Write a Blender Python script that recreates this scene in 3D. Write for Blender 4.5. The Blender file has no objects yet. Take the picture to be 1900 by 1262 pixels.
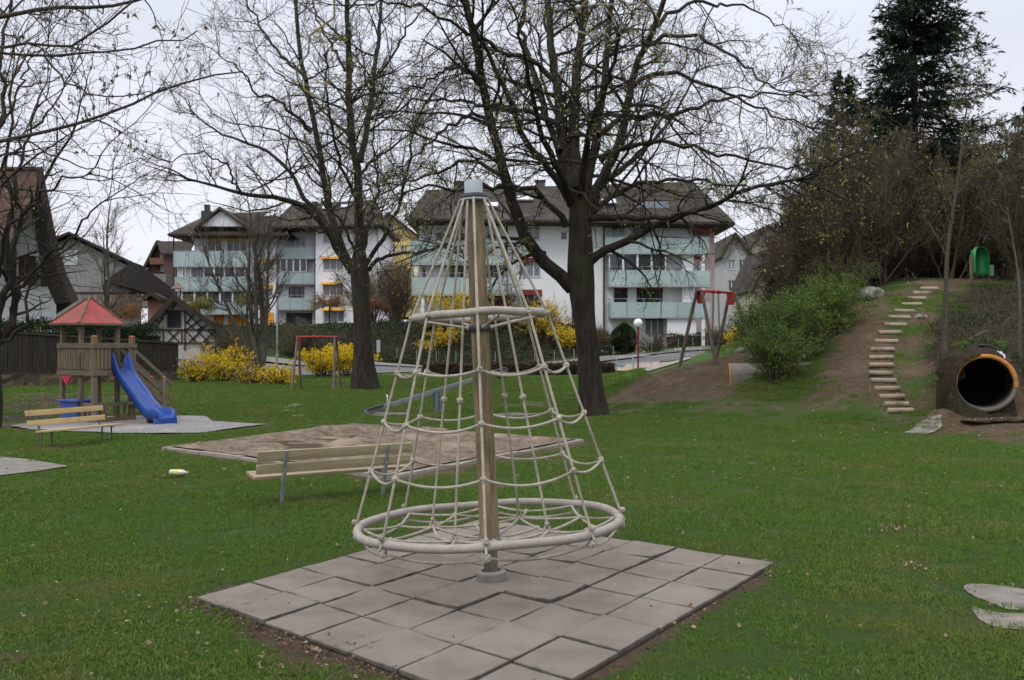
import bpy, bmesh, math, random
import numpy as np
from mathutils import Vector, Matrix
R = math.radians
scene = bpy.context.scene
COL = scene.collection

# ------------------------------------------------------------------ camera, sky, sun, exposure
F, HZ, CH = 1700.0, 642.0, 1.9          # focal length and horizon in photo pixels, eye height in m
cam = bpy.data.cameras.new('camera'); cam_o = bpy.data.objects.new('camera', cam); COL.objects.link(cam_o)
cam.sensor_width = 23.6; cam.lens = F/1900*23.6
cam_o.location = (0, 0, CH); cam_o.rotation_euler = (R(90)+math.atan((HZ-631)/F), 0, 0)
cam.clip_start = .05; cam.clip_end = 3000
cam.dof.use_dof = True; cam.dof.focus_distance = 9.0; cam.dof.aperture_fstop = 3.5
scene.camera = cam_o

SUN_EL, SUN_ROT = R(52), R(-120)
world = bpy.data.worlds.new('World'); scene.world = world; world.use_nodes = True
wt = world.node_tree; wt.nodes.clear()
def wn(t): return wt.nodes.new(t)
wout = wn('ShaderNodeOutputWorld'); add = wn('ShaderNodeAddShader')
sky = wn('ShaderNodeTexSky'); sky.sky_type = 'NISHITA'; sky.sun_disc = False
sky.sun_elevation = SUN_EL; sky.sun_rotation = SUN_ROT; sky.dust_density = 3
hs = wn('ShaderNodeHueSaturation'); hs.inputs['Saturation'].default_value = .5
b1 = wn('ShaderNodeBackground'); b1.inputs[1].default_value = .012
b2 = wn('ShaderNodeBackground'); b2.inputs[1].default_value = 1.0
tc = wn('ShaderNodeTexCoord'); sp = wn('ShaderNodeSeparateXYZ'); rmp = wn('ShaderNodeValToRGB')
nz = wn('ShaderNodeTexNoise'); nz.inputs['Scale'].default_value = 2.2; nz.inputs['Detail'].default_value = 4
mp = wn('ShaderNodeMapping'); mp.inputs['Scale'].default_value = (1, 1, 2.4)
mr = wn('ShaderNodeMapRange'); mr.inputs[1].default_value = .3; mr.inputs[2].default_value = .7
mr.inputs[3].default_value = .88; mr.inputs[4].default_value = 1.05
vm = wn('ShaderNodeVectorMath'); vm.operation = 'SCALE'
L = wt.links.new
L(tc.outputs['Generated'], sp.inputs[0]); L(sp.outputs['Z'], rmp.inputs[0])
cr = rmp.color_ramp; cr.elements[0].position = 0; cr.elements[0].color = (.70, .72, .80, 1)
cr.elements[1].position = 1; cr.elements[1].color = (1.9, 1.92, 1.96, 1)
for p, c in ((.1, (.79, .81, .88, 1)), (.3, (.74, .77, .87, 1)), (.45, (.78, .82, .93, 1)), (.7, (1.55, 1.58, 1.66, 1))):
    e = cr.elements.new(p); e.color = c
L(tc.outputs['Generated'], mp.inputs[0]); L(mp.outputs[0], nz.inputs[0]); L(nz.outputs[0], mr.inputs[0])
L(rmp.outputs[0], vm.inputs[0]); L(mr.outputs[0], vm.inputs['Scale']); L(vm.outputs[0], b2.inputs[0])
L(sky.outputs[0], hs.inputs['Color']); L(hs.outputs[0], b1.inputs[0])
L(b1.outputs[0], add.inputs[0]); L(b2.outputs[0], add.inputs[1]); L(add.outputs[0], wout.inputs[0])
sl = bpy.data.lights.new('sun', 'SUN'); sl.energy = 1.0; sl.angle = R(18); sl.color = (1, .96, .9)
so = bpy.data.objects.new('sun', sl); COL.objects.link(so)
so.rotation_euler = (R(38), 0, R(-35))
vs = scene.view_settings; vs.view_transform = 'Standard'; vs.look = 'None'; vs.exposure = .13; vs.gamma = 1
scene.render.resolution_x = 1024; scene.render.resolution_y = 680
scene.cycles.max_bounces = 5; scene.cycles.diffuse_bounces = 3; scene.cycles.transparent_max_bounces = 8

# ------------------------------------------------------------------ helpers
def W(px, py, Y): return Vector(((px-950)/F*Y, Y, CH+(HZ-py)/F*Y))
def GX(px, py):                        # photo pixel on flat ground z=0 -> (x, y)
    Y = CH*F/(py-HZ); return ((px-950)/F*Y, Y)

def tag(o, label=None, cat=None, group=None, kind=None):
    if label: o['label'] = label
    if cat: o['category'] = cat
    if group: o['group'] = group
    if kind: o['kind'] = kind
    return o
def empty(name, loc=(0, 0, 0), rz=0, label=None, cat=None, group=None):
    o = bpy.data.objects.new(name, None); COL.objects.link(o); o.empty_display_size = .2
    o.location = loc; o.rotation_euler = (0, 0, rz)
    return tag(o, label, cat, group)
def mkfast(name, V, faces, mat, parent=None, smooth=True, attrs=None):
    """V (n,3) array, faces: list of (m,k) int arrays"""
    me = bpy.data.meshes.new(name)
    V = np.asarray(V, dtype=np.float32)
    me.vertices.add(len(V)); me.vertices.foreach_set('co', V.ravel())
    faces = [np.asarray(f, dtype=np.int32) for f in faces if len(f)]
    nl = sum(f.size for f in faces); npoly = sum(len(f) for f in faces)
    me.loops.add(nl); me.polygons.add(npoly)
    me.loops.foreach_set('vertex_index', np.concatenate([f.ravel() for f in faces]))
    tot = np.concatenate([np.full(len(f), f.shape[1], np.int32) for f in faces])
    me.polygons.foreach_set('loop_start', np.r_[0, np.cumsum(tot)[:-1]].astype(np.int32))
    me.polygons.foreach_set('use_smooth', np.full(npoly, smooth))
    if attrs:
        for k, a in attrs.items():
            at = me.attributes.new(k, 'FLOAT', 'POINT'); at.data.foreach_set('value', np.asarray(a, np.float32))
    me.update(calc_edges=True); me.validate()
    if mat: me.materials.append(mat)
    o = bpy.data.objects.new(name, me); COL.objects.link(o)
    if parent: o.parent = parent
    return o

class MB:
    def __init__(s): s.v = []; s.f = []
    def box(s, c, size, rz=0, M=None):
        x, y, z = size[0]/2, size[1]/2, size[2]/2; n = len(s.v)
        m = M if M is not None else Matrix.Rotation(rz, 3, 'Z')
        for dz in (-z, z):
            for dx, dy in ((-x, -y), (x, -y), (x, y), (-x, y)): s.v.append(Vector(c)+m@Vector((dx, dy, dz)))
        s.f += [(n+3, n+2, n+1, n), (n+4, n+5, n+6, n+7)]+[(n+i, n+(i+1) % 4, n+4+(i+1) % 4, n+4+i) for i in range(4)]
        return s
    def bx(s, x0, x1, y0, y1, z0, z1): return s.box(((x0+x1)/2, (y0+y1)/2, (z0+z1)/2), (x1-x0, y1-y0, z1-z0))
    def beam(s, a, b, w, h, up=(0, 0, 1)):
        a = Vector(a); b = Vector(b); d = b-a; z = d.normalized(); u = Vector(up)
        if abs(z.dot(u)) > .98: u = Vector((0, 1, 0))
        x = u.cross(z).normalized(); y = z.cross(x)
        return s.box((a+b)/2, (w, h, d.length), M=Matrix((x, y, z)).transposed())
    def tube(s, pts, r, n=8, cap=True, closed=False):
        pts = [Vector(p) for p in pts]; k = len(pts); rr = r if hasattr(r, '__len__') else [r]*k
        base = len(s.v); up = Vector((0, 0, 1)); prev = None
        for i, p in enumerate(pts):
            if closed: t = pts[(i+1) % k]-pts[i-1]
            else: t = pts[min(i+1, k-1)]-pts[max(i-1, 0)]
            t.normalize()
            if prev is None:
                a = up if abs(t.z) < .9 else Vector((1, 0, 0)); x = a.cross(t).normalized()
            else: x = (prev-t*prev.dot(t)).normalized()
            prev = x; y = t.cross(x)
            for j in range(n):
                a = 2*math.pi*j/n; s.v.append(p+(x*math.cos(a)+y*math.sin(a))*rr[i])
        for i in range(k if closed else k-1):
            b0 = base+i*n; b1 = base+((i+1) % k)*n
            for j in range(n): s.f.append((b0+j, b0+(j+1) % n, b1+(j+1) % n, b1+j))
        if cap and not closed:
            s.f.append(tuple(base+j for j in reversed(range(n)))); s.f.append(tuple(base+(k-1)*n+j for j in range(n)))
        return s
    def lathe(s, prof, c=(0, 0, 0), n=24, M=None):   # prof [(r,z)]
        base = len(s.v); c = Vector(c)
        for r, z in prof:
            for j in range(n):
                a = 2*math.pi*j/n; v = Vector((r*math.cos(a), r*math.sin(a), z)); s.v.append(c+(M@v if M else v))
        for i in range(len(prof)-1):
            for j in range(n): s.f.append((base+i*n+j, base+i*n+(j+1) % n, base+(i+1)*n+(j+1) % n, base+(i+1)*n+j))
        s.f.append(tuple(base+j for j in reversed(range(n)))); s.f.append(tuple(base+(len(prof)-1)*n+j for j in range(n)))
        return s
    def poly(s, pts): n = len(s.v); s.v += [Vector(p) for p in pts]; s.f.append(tuple(range(n, n+len(pts)))); return s
    def slab(s, pts, off):             # polygon extruded by vector off
        n = len(s.v); k = len(pts); o = Vector(off); s.v += [Vector(p) for p in pts]+[Vector(p)+o for p in pts]
        s.f.append(tuple(reversed(range(n, n+k)))); s.f.append(tuple(range(n+k, n+2*k)))
        s.f += [(n+i, n+(i+1) % k, n+k+(i+1) % k, n+k+i) for i in range(k)]
        return s
    def build(s, name, mat, parent=None, smooth=False, bevel=0):
        me = bpy.data.meshes.new(name); me.from_pydata([tuple(v) for v in s.v], [], s.f)
        bm = bmesh.new(); bm.from_mesh(me); bmesh.ops.recalc_face_normals(bm, faces=bm.faces)
        if bevel: bmesh.ops.bevel(bm, geom=list(bm.edges), offset=bevel, segments=2, affect='EDGES', profile=.6)
        bm.to_mesh(me); bm.free()
        if smooth:
            me.polygons.foreach_set('use_smooth', [True]*len(me.polygons))
            me.set_sharp_from_angle(angle=R(40))
        if mat: me.materials.append(mat)
        o = bpy.data.objects.new(name, me); COL.objects.link(o)
        if parent: o.parent = parent
        return o

# ------------------------------------------------------------------ materials
MATS = {}
def mat(name, c1, c2=None, scale=3, rough=.8, bump=0, bscale=None, metal=0, spec=.3, stretch=(1, 1, 1), detail=6, c3=None, s3=.5, coord='Object', trans=0):
    """two colours mixed by noise, optional large-scale third colour, optional bump"""
    if name in MATS: return MATS[name]
    m = bpy.data.materials.new(name); m.use_nodes = True; t = m.node_tree; N = t.nodes; K = t.links.new
    b = N['Principled BSDF']; b.inputs['Roughness'].default_value = rough; b.inputs['Metallic'].default_value = metal
    b.inputs['Specular IOR Level'].default_value = spec
    tc = N.new('ShaderNodeTexCoord'); mp = N.new('ShaderNodeMapping'); mp.inputs['Scale'].default_value = stretch
    K(tc.outputs[coord], mp.inputs[0])
    if c2 is None: c2 = tuple(x*.8 for x in c1)
    nz = N.new('ShaderNodeTexNoise'); nz.inputs['Scale'].default_value = scale; nz.inputs['Detail'].default_value = detail
    nz.inputs['Roughness'].default_value = .65
    K(mp.outputs[0], nz.inputs[0])
    r = N.new('ShaderNodeValToRGB'); r.color_ramp.elements[0].position = .36; r.color_ramp.elements[1].position = .64
    r.color_ramp.elements[0].color = (*c1, 1); r.color_ramp.elements[1].color = (*c2, 1); K(nz.outputs[0], r.inputs[0])
    out = r.outputs[0]
    if c3:
        n3 = N.new('ShaderNodeTexNoise'); n3.inputs['Scale'].default_value = s3; n3.inputs['Detail'].default_value = 5
        K(tc.outputs[coord], n3.inputs[0])
        r3 = N.new('ShaderNodeMapRange'); r3.inputs[1].default_value = .52; r3.inputs[2].default_value = .66; K(n3.outputs[0], r3.inputs[0])
        mx = N.new('ShaderNodeMix'); mx.data_type = 'RGBA'; K(r3.outputs[0], mx.inputs[0]); K(out, mx.inputs[6]); mx.inputs[7].default_value = (*c3, 1)
        out = mx.outputs[2]
    K(out, b.inputs['Base Color'])
    if bump:
        nb = N.new('ShaderNodeTexNoise'); nb.inputs['Scale'].default_value = bscale or scale*4; nb.inputs['Detail'].default_value = 8
        nb.inputs['Roughness'].default_value = .7
        K(mp.outputs[0], nb.inputs[0]); bp = N.new('ShaderNodeBump'); bp.inputs['Strength'].default_value = bump; bp.inputs['Distance'].default_value = .02
        K(nb.outputs[0], bp.inputs['Height']); K(bp.outputs[0], b.inputs['Normal'])
    if trans: b.inputs['Transmission Weight'].default_value = trans
    MATS[name] = m; return m
def leafmat(name, c1, c2, c3=None, scale=.6):
    """foliage: colour varies from clump to clump"""
    if name in MATS: return MATS[name]
    m = mat(name, c1, c2, scale=scale, rough=.6, spec=.25, detail=8, c3=c3, s3=scale*1.7)
    t = m.node_tree; N = t.nodes; K = t.links.new
    b = N['Principled BSDF']; src = b.inputs['Base Color'].links[0].from_socket
    tr = N.new('ShaderNodeBsdfTranslucent'); K(src, tr.inputs[0]); mx = N.new('ShaderNodeMixShader'); mx.inputs[0].default_value = .25
    K(b.outputs[0], mx.inputs[1]); K(tr.outputs[0], mx.inputs[2]); K(mx.outputs[0], N['Material Output'].inputs[0])
    return m
def glassmat(name, c, rough=.05):
    m = mat(name, c, tuple(x*.75 for x in c), scale=.8, rough=rough, spec=.6); return m

# ------------------------------------------------------------------ terrain
rngT = np.random.RandomState(7)
def vnoise(x, y, cell, seed):
    g = np.random.RandomState(seed).rand(256, 256); u = x/cell; v = y/cell
    i = np.floor(u).astype(int); j = np.floor(v).astype(int); fu = u-i; fv = v-j; fu = fu*fu*(3-2*fu); fv = fv*fv*(3-2*fv)
    a = g[i % 256, j % 256]; b = g[(i+1) % 256, j % 256]; c = g[i % 256, (j+1) % 256]; d = g[(i+1) % 256, (j+1) % 256]
    return (a*(1-fu)+b*fu)*(1-fv)+(c*(1-fu)+d*fu)*fv-.5
CP = []
def cp(px, py, Y): v = W(px, py, Y); CP.append(tuple(v))
for x in range(-14, 8, 3):
    for y in range(-2, 24, 4): CP.append((x, y, 0))
for x in (9, 12, 16):
    for y in (-2, 4, 9, 13, 16.5): CP.append((x, y, 0))
for x in (-60, -40, -25, -20):
    for y in (-2, 10, 20, 30): CP.append((x, y, 0 if y < 25 else .1))
for x, y in ((-16, 30), (-12, 30), (-8, 28), (-4, 28), (0, 28), (-16, 36), (-12, 40), (-8, 36), (-3, 34), (1, 34), (-18, 46), (-12, 50), (-6, 46), (0, 44), (5, 42), (-20, 52), (0, 55), (5, 55), (-12, 58), (8, 50), (-5, 58)): CP.append((x, y, 0))
CP += [(1.5, 26, 0), (3, 24, 0), (2.8, 30, .05), (4, 22, 0), (7, 21.5, 0), (9.5, 21, 0), (12, 17, 0), (10, 18, 0), (14, 16, 0), (18, 16, .1)]
# dirt spur
for a in ((1180, 700, 30), (1230, 694, 30.5), (1278, 684, 30.5), (1317, 674, 30.5), (1357, 665, 30.5), (1395, 653, 31), (1250, 740, 27), (1330, 745, 26), (1345, 722, 27.5), (1300, 712, 28.6), (1390, 702, 27.2), (1180, 735, 28.5)): cp(*a)
CP += [(5, 36, .1), (8, 36, .7), (9.5, 40, .6), (7, 46, .1), (12, 46, 1.2)]
# main mound front face
for a in ((1400, 705, 27), (1450, 680, 27.5), (1400, 750, 24.6), (1500, 740, 25), (1500, 650, 29), (1560, 610, 30.5), (1600, 556, 33), (1560, 765, 23.7), (1600, 700, 26), (1660, 775, 22.3),
          (1669, 764, 22.6), (1740, 528, 34), (1800, 519, 35), (1900, 515, 35),
          (1740, 700, 24.5), (1740, 765, 22.2), (1820, 772, 20.6), (1900, 778, 20.4), (1760, 640, 26.5), (1830, 650, 23.5), (1830, 585, 27), (1930, 650, 23.5), (1930, 590, 27), (2050, 640, 24), (2050, 770, 20)): cp(*a)
CP += [(14, 38, 4.2), (18, 40, 4.4), (22, 36, 4.4), (22, 30, 4.0), (24, 44, 4.0), (16, 48, 3.2), (20, 56, 2.2), (13, 56, 1.8), (30, 36, 4), (30, 50, 3), (40, 20, 1), (40, 40, 3), (60, 40, 2), (60, 0, 0), (60, 70, 2)]
# road line, embankment, building plateaus
CP += [(-40, 58, .3), (-14.5, 62, 0), (-10, 66, .1), (-6.8, 68, .18), (0, 69.5, .05), (7.5, 71, .3), (0, 72.5, .12), (-6, 71, .08), (4, 73.3, .2), (-3, 66, 0), (4, 66, 0), (13, 73, .96), (17, 75, 1.1), (30, 78, 1.5), (12, 62, .3), (16, 66, .9)]
CP += [(-30, 62, 1.4), (-22, 59, .6), (-24, 68, 2.1), (-20, 72, 2.4), (-22, 82, 3.6), (-14, 82, 3.9), (-10, 82, 3.9), (-30, 84, 3.7), (-45, 80, 3), (-14, 70, 1.2), (-8, 75, 1.1), (-2, 76, 1.1), (4, 76.5, 1.3), (-8, 80, 3.7), (-3, 80.5, 3.8), (3, 80.5, 3.7), (6.5, 80, 3.2)]
CP += [(9, 78, 1.4), (13, 78.5, 1.6), (18, 80, 1.9), (10, 82, 2), (17, 84, 2), (12, 90, 2.4), (3, 88, 3.7), (-5, 88, 3.8), (-14, 95, 3.9), (-28, 100, 3.9), (-40, 100, 4), (-15, 112, 4), (-60, 90, 4), (0, 120, 4), (25, 95, 3), (50, 100, 3), (-150, 60, 2), (150, 60, 2), (-120, 200, 6), (120, 200, 5), (0, 250, 5), (-300, 400, 8), (300, 400, 8), (0, 400, 7), (0, 700, 8), (-700, 700, 8), (700, 700, 8), (-300, -60, 0), (300, -60, 0), (-700, 100, 4), (700, 100, 4), (0, -60, 0)]
STEPS = [(1669.5, 760.8, 150), (1662, 747.5, 143), (1654, 734.2, 145), (1645.5, 719.6, 145), (1638.5, 704, 142), (1633, 690.4, 140), (1634, 675.5, 140), (1634, 661.9, 140), (1637, 647, 137), (1644, 632.4, 132), (1650.5, 615.9, 132), (1661, 601.7, 130), (1668, 588.4, 127), (1678, 577, 117), (1692, 564.6, 114), (1701, 553.5, 110), (1711, 543, 106), (1724, 535, 104)]
STEPW = [W(px, py, 22.6+(33-22.6)*i/17) for i, (px, py, w) in enumerate(STEPS)]
for p in STEPW: CP.append((p.x, p.y, p.z-.06)); CP.append((p.x-1.1, p.y, p.z-.08)); CP.append((p.x+1.0, p.y, p.z-.04))
CPa = np.array(CP, float)
def tps_fit(P, z, lam=.02):
    d = np.linalg.norm(P[:, None]-P[None], axis=2)+1e-9; K = d*d*np.log(d)+np.eye(len(P))*lam*20
    A = np.zeros((len(P)+3,)*2); A[:-3, :-3] = K; A[:-3, -3] = 1; A[:-3, -2:] = P; A[-3, :-3] = 1; A[-2:, :-3] = P.T
    return np.linalg.solve(A, np.r_[z, 0, 0, 0])
TW = tps_fit(CPa[:, :2], CPa[:, 2])
def tps(x, y):
    q = np.c_[x.ravel(), y.ravel()]; out = np.zeros(len(q))
    for i in range(0, len(q), 8000):
        d = np.linalg.norm(q[i:i+8000, None]-CPa[None, :, :2], axis=2)+1e-9
        out[i:i+8000] = (d*d*np.log(d))@TW[:-3]+TW[-3]+q[i:i+8000]@TW[-2:]
    return out.reshape(x.shape)
def axis(lo, hi, st, a, b, g=1.09):
    c = list(np.arange(lo, hi+1e-6, st)); s = st; v = hi
    while v < b: s *= g; v += s; c.append(v)
    s = st; v = lo
    while v > a: s *= g; v -= s; c.insert(0, v)
    return np.array(c)
GXs = axis(-14, 16, .2, -700, 700); GYs = axis(2, 36, .2, -50, 700, 1.035)
XX, YY = np.meshgrid(GXs, GYs, indexing='ij')
def sstep(a, b, x): t = np.clip((x-a)/(b-a), 0, 1); return t*t*(3-2*t)
def polymask(x, y, poly, soft):
    """1 inside polygon, falling to 0 over soft metres outside"""
    poly = np.array(poly); ins = np.zeros(x.shape, bool); dm = np.full(x.shape, 1e9); n = len(poly)
    for i in range(n):
        ax, ay = poly[i]; bx, by = poly[(i+1) % n]
        c = ((ay > y) != (by > y)) & (x < (bx-ax)*(y-ay)/(by-ay+1e-12)+ax); ins ^= c
        ux, uy = bx-ax, by-ay; t = np.clip(((x-ax)*ux+(y-ay)*uy)/(ux*ux+uy*uy), 0, 1)
        dm = np.minimum(dm, np.hypot(x-ax-t*ux, y-ay-t*uy))
    d = np.where(ins, -dm, dm); return 1-sstep(0, soft, d), d
PAD = [(-2.370, 6.851), (.0193, 4.671), (2.279, 7.947), (-.323, 9.948)]
SAND = [GX(300, 835), GX(655, 790), GX(1085, 821), GX(722, 891)]
GRAVEL = [GX(18, 792), GX(55, 799), GX(230, 806), GX(366, 806), GX(492, 789), GX(395, 784), GX(380, 774), GX(300, 773), GX(120, 776)]
SLABL = [GX(-60, 850), GX(0, 850), GX(62, 856), GX(126, 868), GX(70, 877), GX(-60, 892)]
ZZ = tps(XX, YY)
hill = sstep(.15, 1.2, ZZ)
flat = np.zeros_like(ZZ)
for pl in (PAD, SAND, GRAVEL, SLABL): flat = np.maximum(flat, polymask(XX, YY, pl, 1.2)[0])
ZZ = ZZ*(1-flat)
for p in STEPW: flat = np.maximum(flat, .9*np.exp(-((XX-p.x)**2/.5+(YY-p.y)**2/.35)))
near = 1-sstep(60, 110, YY)
ZZ += (1-flat)*near*(vnoise(XX, YY, 3.1, 1)*.07*(.4+2.2*hill)+vnoise(XX, YY, 1.1, 2)*.035*(.5+2.4*hill)+vnoise(XX, YY, .45, 3)*.012*(1+3*hill))
# earth heaped over the tunnel pipe
PIPE = W(1828, 711, 20.7); PR = 53.5/F*20.7; PDX = .45
pax = PIPE.x+PDX*(YY-PIPE.y); pdx = np.abs(XX-pax); ztop = PIPE.z+.16+PR*(1-.55*np.minimum(pdx/PR, 2.2)**2)+.10*(YY-PIPE.y)
ycv = PIPE.y+.10+1.25*np.maximum(0, pdx-PR*1.02); cover = sstep(ycv, ycv+.35+1.6*np.maximum(0, pdx-PR*1.02), YY)*(1-sstep(PR*1.08, np.where(XX > pax, PR*3.2, PR*2.1), pdx))*(1-sstep(1.8, 4.2, YY-PIPE.y))
ZZ += .42*np.exp(-((XX-PIPE.x+1.0)**2/.22+(YY-PIPE.y-.12)**2/.22))
ZZ = np.where((cover > 0) & (ztop > ZZ), ZZ+(ztop-ZZ)*cover, ZZ)

def G(x, y):
    i = int(np.clip(np.searchsorted(GXs, x)-1, 0, len(GXs)-2)); j = int(np.clip(np.searchsorted(GYs, y)-1, 0, len(GYs)-2))
    fu = (x-GXs[i])/(GXs[i+1]-GXs[i]); fv = (y-GYs[j])/(GYs[j+1]-GYs[j])
    return float((ZZ[i, j]*(1-fu)+ZZ[i+1, j]*fu)*(1-fv)+(ZZ[i, j+1]*(1-fu)+ZZ[i+1, j+1]*fu)*fv)
def GA(x, y):
    i = np.clip(np.searchsorted(GXs, x)-1, 0, len(GXs)-2); j = np.clip(np.searchsorted(GYs, y)-1, 0, len(GYs)-2)
    fu = (x-GXs[i])/(GXs[i+1]-GXs[i]); fv = (y-GYs[j])/(GYs[j+1]-GYs[j])
    return (ZZ[i, j]*(1-fu)+ZZ[i+1, j]*fu)*(1-fv)+(ZZ[i, j+1]*(1-fu)+ZZ[i+1, j+1]*fu)*fv
def GP(px, Y): x = (px-950)/F*Y; return Vector((x, Y, G(x, Y)))
# wear masks: bare soil and leaf litter
def gauss(x, y, lst):
    m = np.zeros(x.shape)
    for (cx, cy, r, s) in lst: m = np.maximum(m, s*np.exp(-((x-cx)**2+(y-cy)**2)/(r*r)))
    return m
def pxg(px, Y, r, s=1): return ((px-950)/F*Y, Y, r, s)
DIRT = [pxg(1600, 33, 1.3), pxg(1680, 32.5, .9), pxg(1585, 31.5, 1.3), pxg(1590, 30, 1.2), pxg(1600, 28.5, 1.2), pxg(1595, 27, 1.2), pxg(1590, 25.7, 1.3), pxg(1570, 24.6, 1.4, .72), pxg(1520, 24, 1.6, .5), pxg(1430, 24.2, 1.8, .46), pxg(1640, 24, 1.3, .75), pxg(1690, 23.2, 1.5, .7), pxg(1680, 28, 1, .8), pxg(1700, 30, 1, .8), pxg(1690, 26, 1.1, .7), pxg(1740, 33.5, 1.2), pxg(1800, 34.5, 1.2, .9),
        pxg(1170, 28.7, 1.2), pxg(1220, 29, 1.4), pxg(1280, 29, 1.6), pxg(1330, 29, 1.4), pxg(1250, 27.5, 1.4, .8), pxg(1310, 27.3, 1.5, .8), pxg(1360, 31, 1.5), pxg(1310, 31, 1.6), pxg(1400, 31, 1.2, .9), pxg(1220, 31, 1.3, .9), pxg(1150, 27.5, .9, .6),
        pxg(1350, 24.8, 1.5, .55), pxg(1800, 20.4, 1.4, .9), pxg(1850, 20, 1.6, 1), pxg(1920, 20.2, 1.8, 1), pxg(1870, 18.8, 1.3, .7), pxg(1700, 21.8, 1.2, .55),
        pxg(1100, 25, 1.1, .75), pxg(1130, 25.5, 1.2, .6), pxg(1000, 25.7, .9, .7), pxg(740, 25.2, 1, .5), pxg(680, 40, 1.3, .8), pxg(1000, 31, 1.5, .5), pxg(900, 29, 1.2, .4), pxg(20, 22, 1.2, .7), pxg(0, 21, 1.5, .7)]
for px, py, r in ((425, 1150, .13), (470, 1180, .16), (520, 1205, .18), (575, 1225, .2), (640, 1255, .22), (1430, 1052, .2), (1390, 1085, .16), (1657, 980, .16), (1700, 1050, .16), (1752, 1029, .1), (1700, 1028, .09), (1776, 1058, .12), (1740, 1096, .15), (0, 1222, .2), (1375, 860, .25), (1240, 852, .35), (530, 930, .25), (1480, 890, .2)):
    a, b = GX(px, py); DIRT.append((a, b, r, 1.0))
_r = np.random.RandomState(9)
for _ in range(110):
    yy = 5.5+17*_r.rand()**.8; DIRT.append(((_r.rand()*2-1)*.58*yy, yy, .07+.13*_r.rand(), .45+.35*_r.rand()))
LITT = [pxg(90, 32, 3, .7), pxg(250, 33, 2.2, .5), pxg(60, 26, 2.2, .62), pxg(0, 28, 3, .75), pxg(100, 30, 2.5, .62), pxg(-60, 24, 3, .8), pxg(60, 34, 2.5, .6), pxg(200, 34, 2, .5), pxg(140, 28, 2, .5), pxg(1760, 26, 1.6), pxg(1830, 25, 2.2), pxg(1900, 24, 2.4), pxg(1800, 28, 2.4), pxg(1900, 28, 3), pxg(1860, 31, 2.5), pxg(1980, 26, 4), pxg(1780, 31, 1.6, .8), pxg(1750, 29, 1.4, .9), pxg(1760, 24, 1.1, .8), pxg(1540, 30.5, 1.6, .9), pxg(1470, 29.5, 2, .8), pxg(1700, 40, 5), pxg(1850, 38, 4), pxg(1550, 38, 4), pxg(1950, 45, 8)]
padm, padd = polymask(XX, YY, PAD, .22)
dirt = gauss(XX, YY, DIRT)
dirt = np.maximum(dirt, (1-sstep(.0, .22, padd))*.85)
sandd = polymask(XX, YY, SAND, .3)[1]; dirt = np.maximum(dirt, (1-sstep(.15, .5, sandd))*.8)
gravd = polymask(XX, YY, GRAVEL, .3)[1]; dirt = np.maximum(dirt, (1-sstep(0, .3, gravd))*.8)
litt = gauss(XX, YY, LITT)*(1-.95*gauss(XX, YY, [(p.x+.1, p.y, .95, 1) for p in STEPW]))
bank = sstep(71.0, 73.5, YY-.12*np.maximum(XX+6, 0))*(XX < 9)
litt = np.maximum(litt, bank*.9); litt = np.maximum(litt, sstep(.1, .6, cover)*.9*(YY < 22.3)); dirt = dirt*(1-.5*(cover > .1)*(YY < 22.3))
GRASS_A, GRASS_B, GRASS_C = (.046, .094, .017), (.076, .132, .026), (.118, .124, .038)  # ground greens darkened for the missing shade between blades

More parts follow.
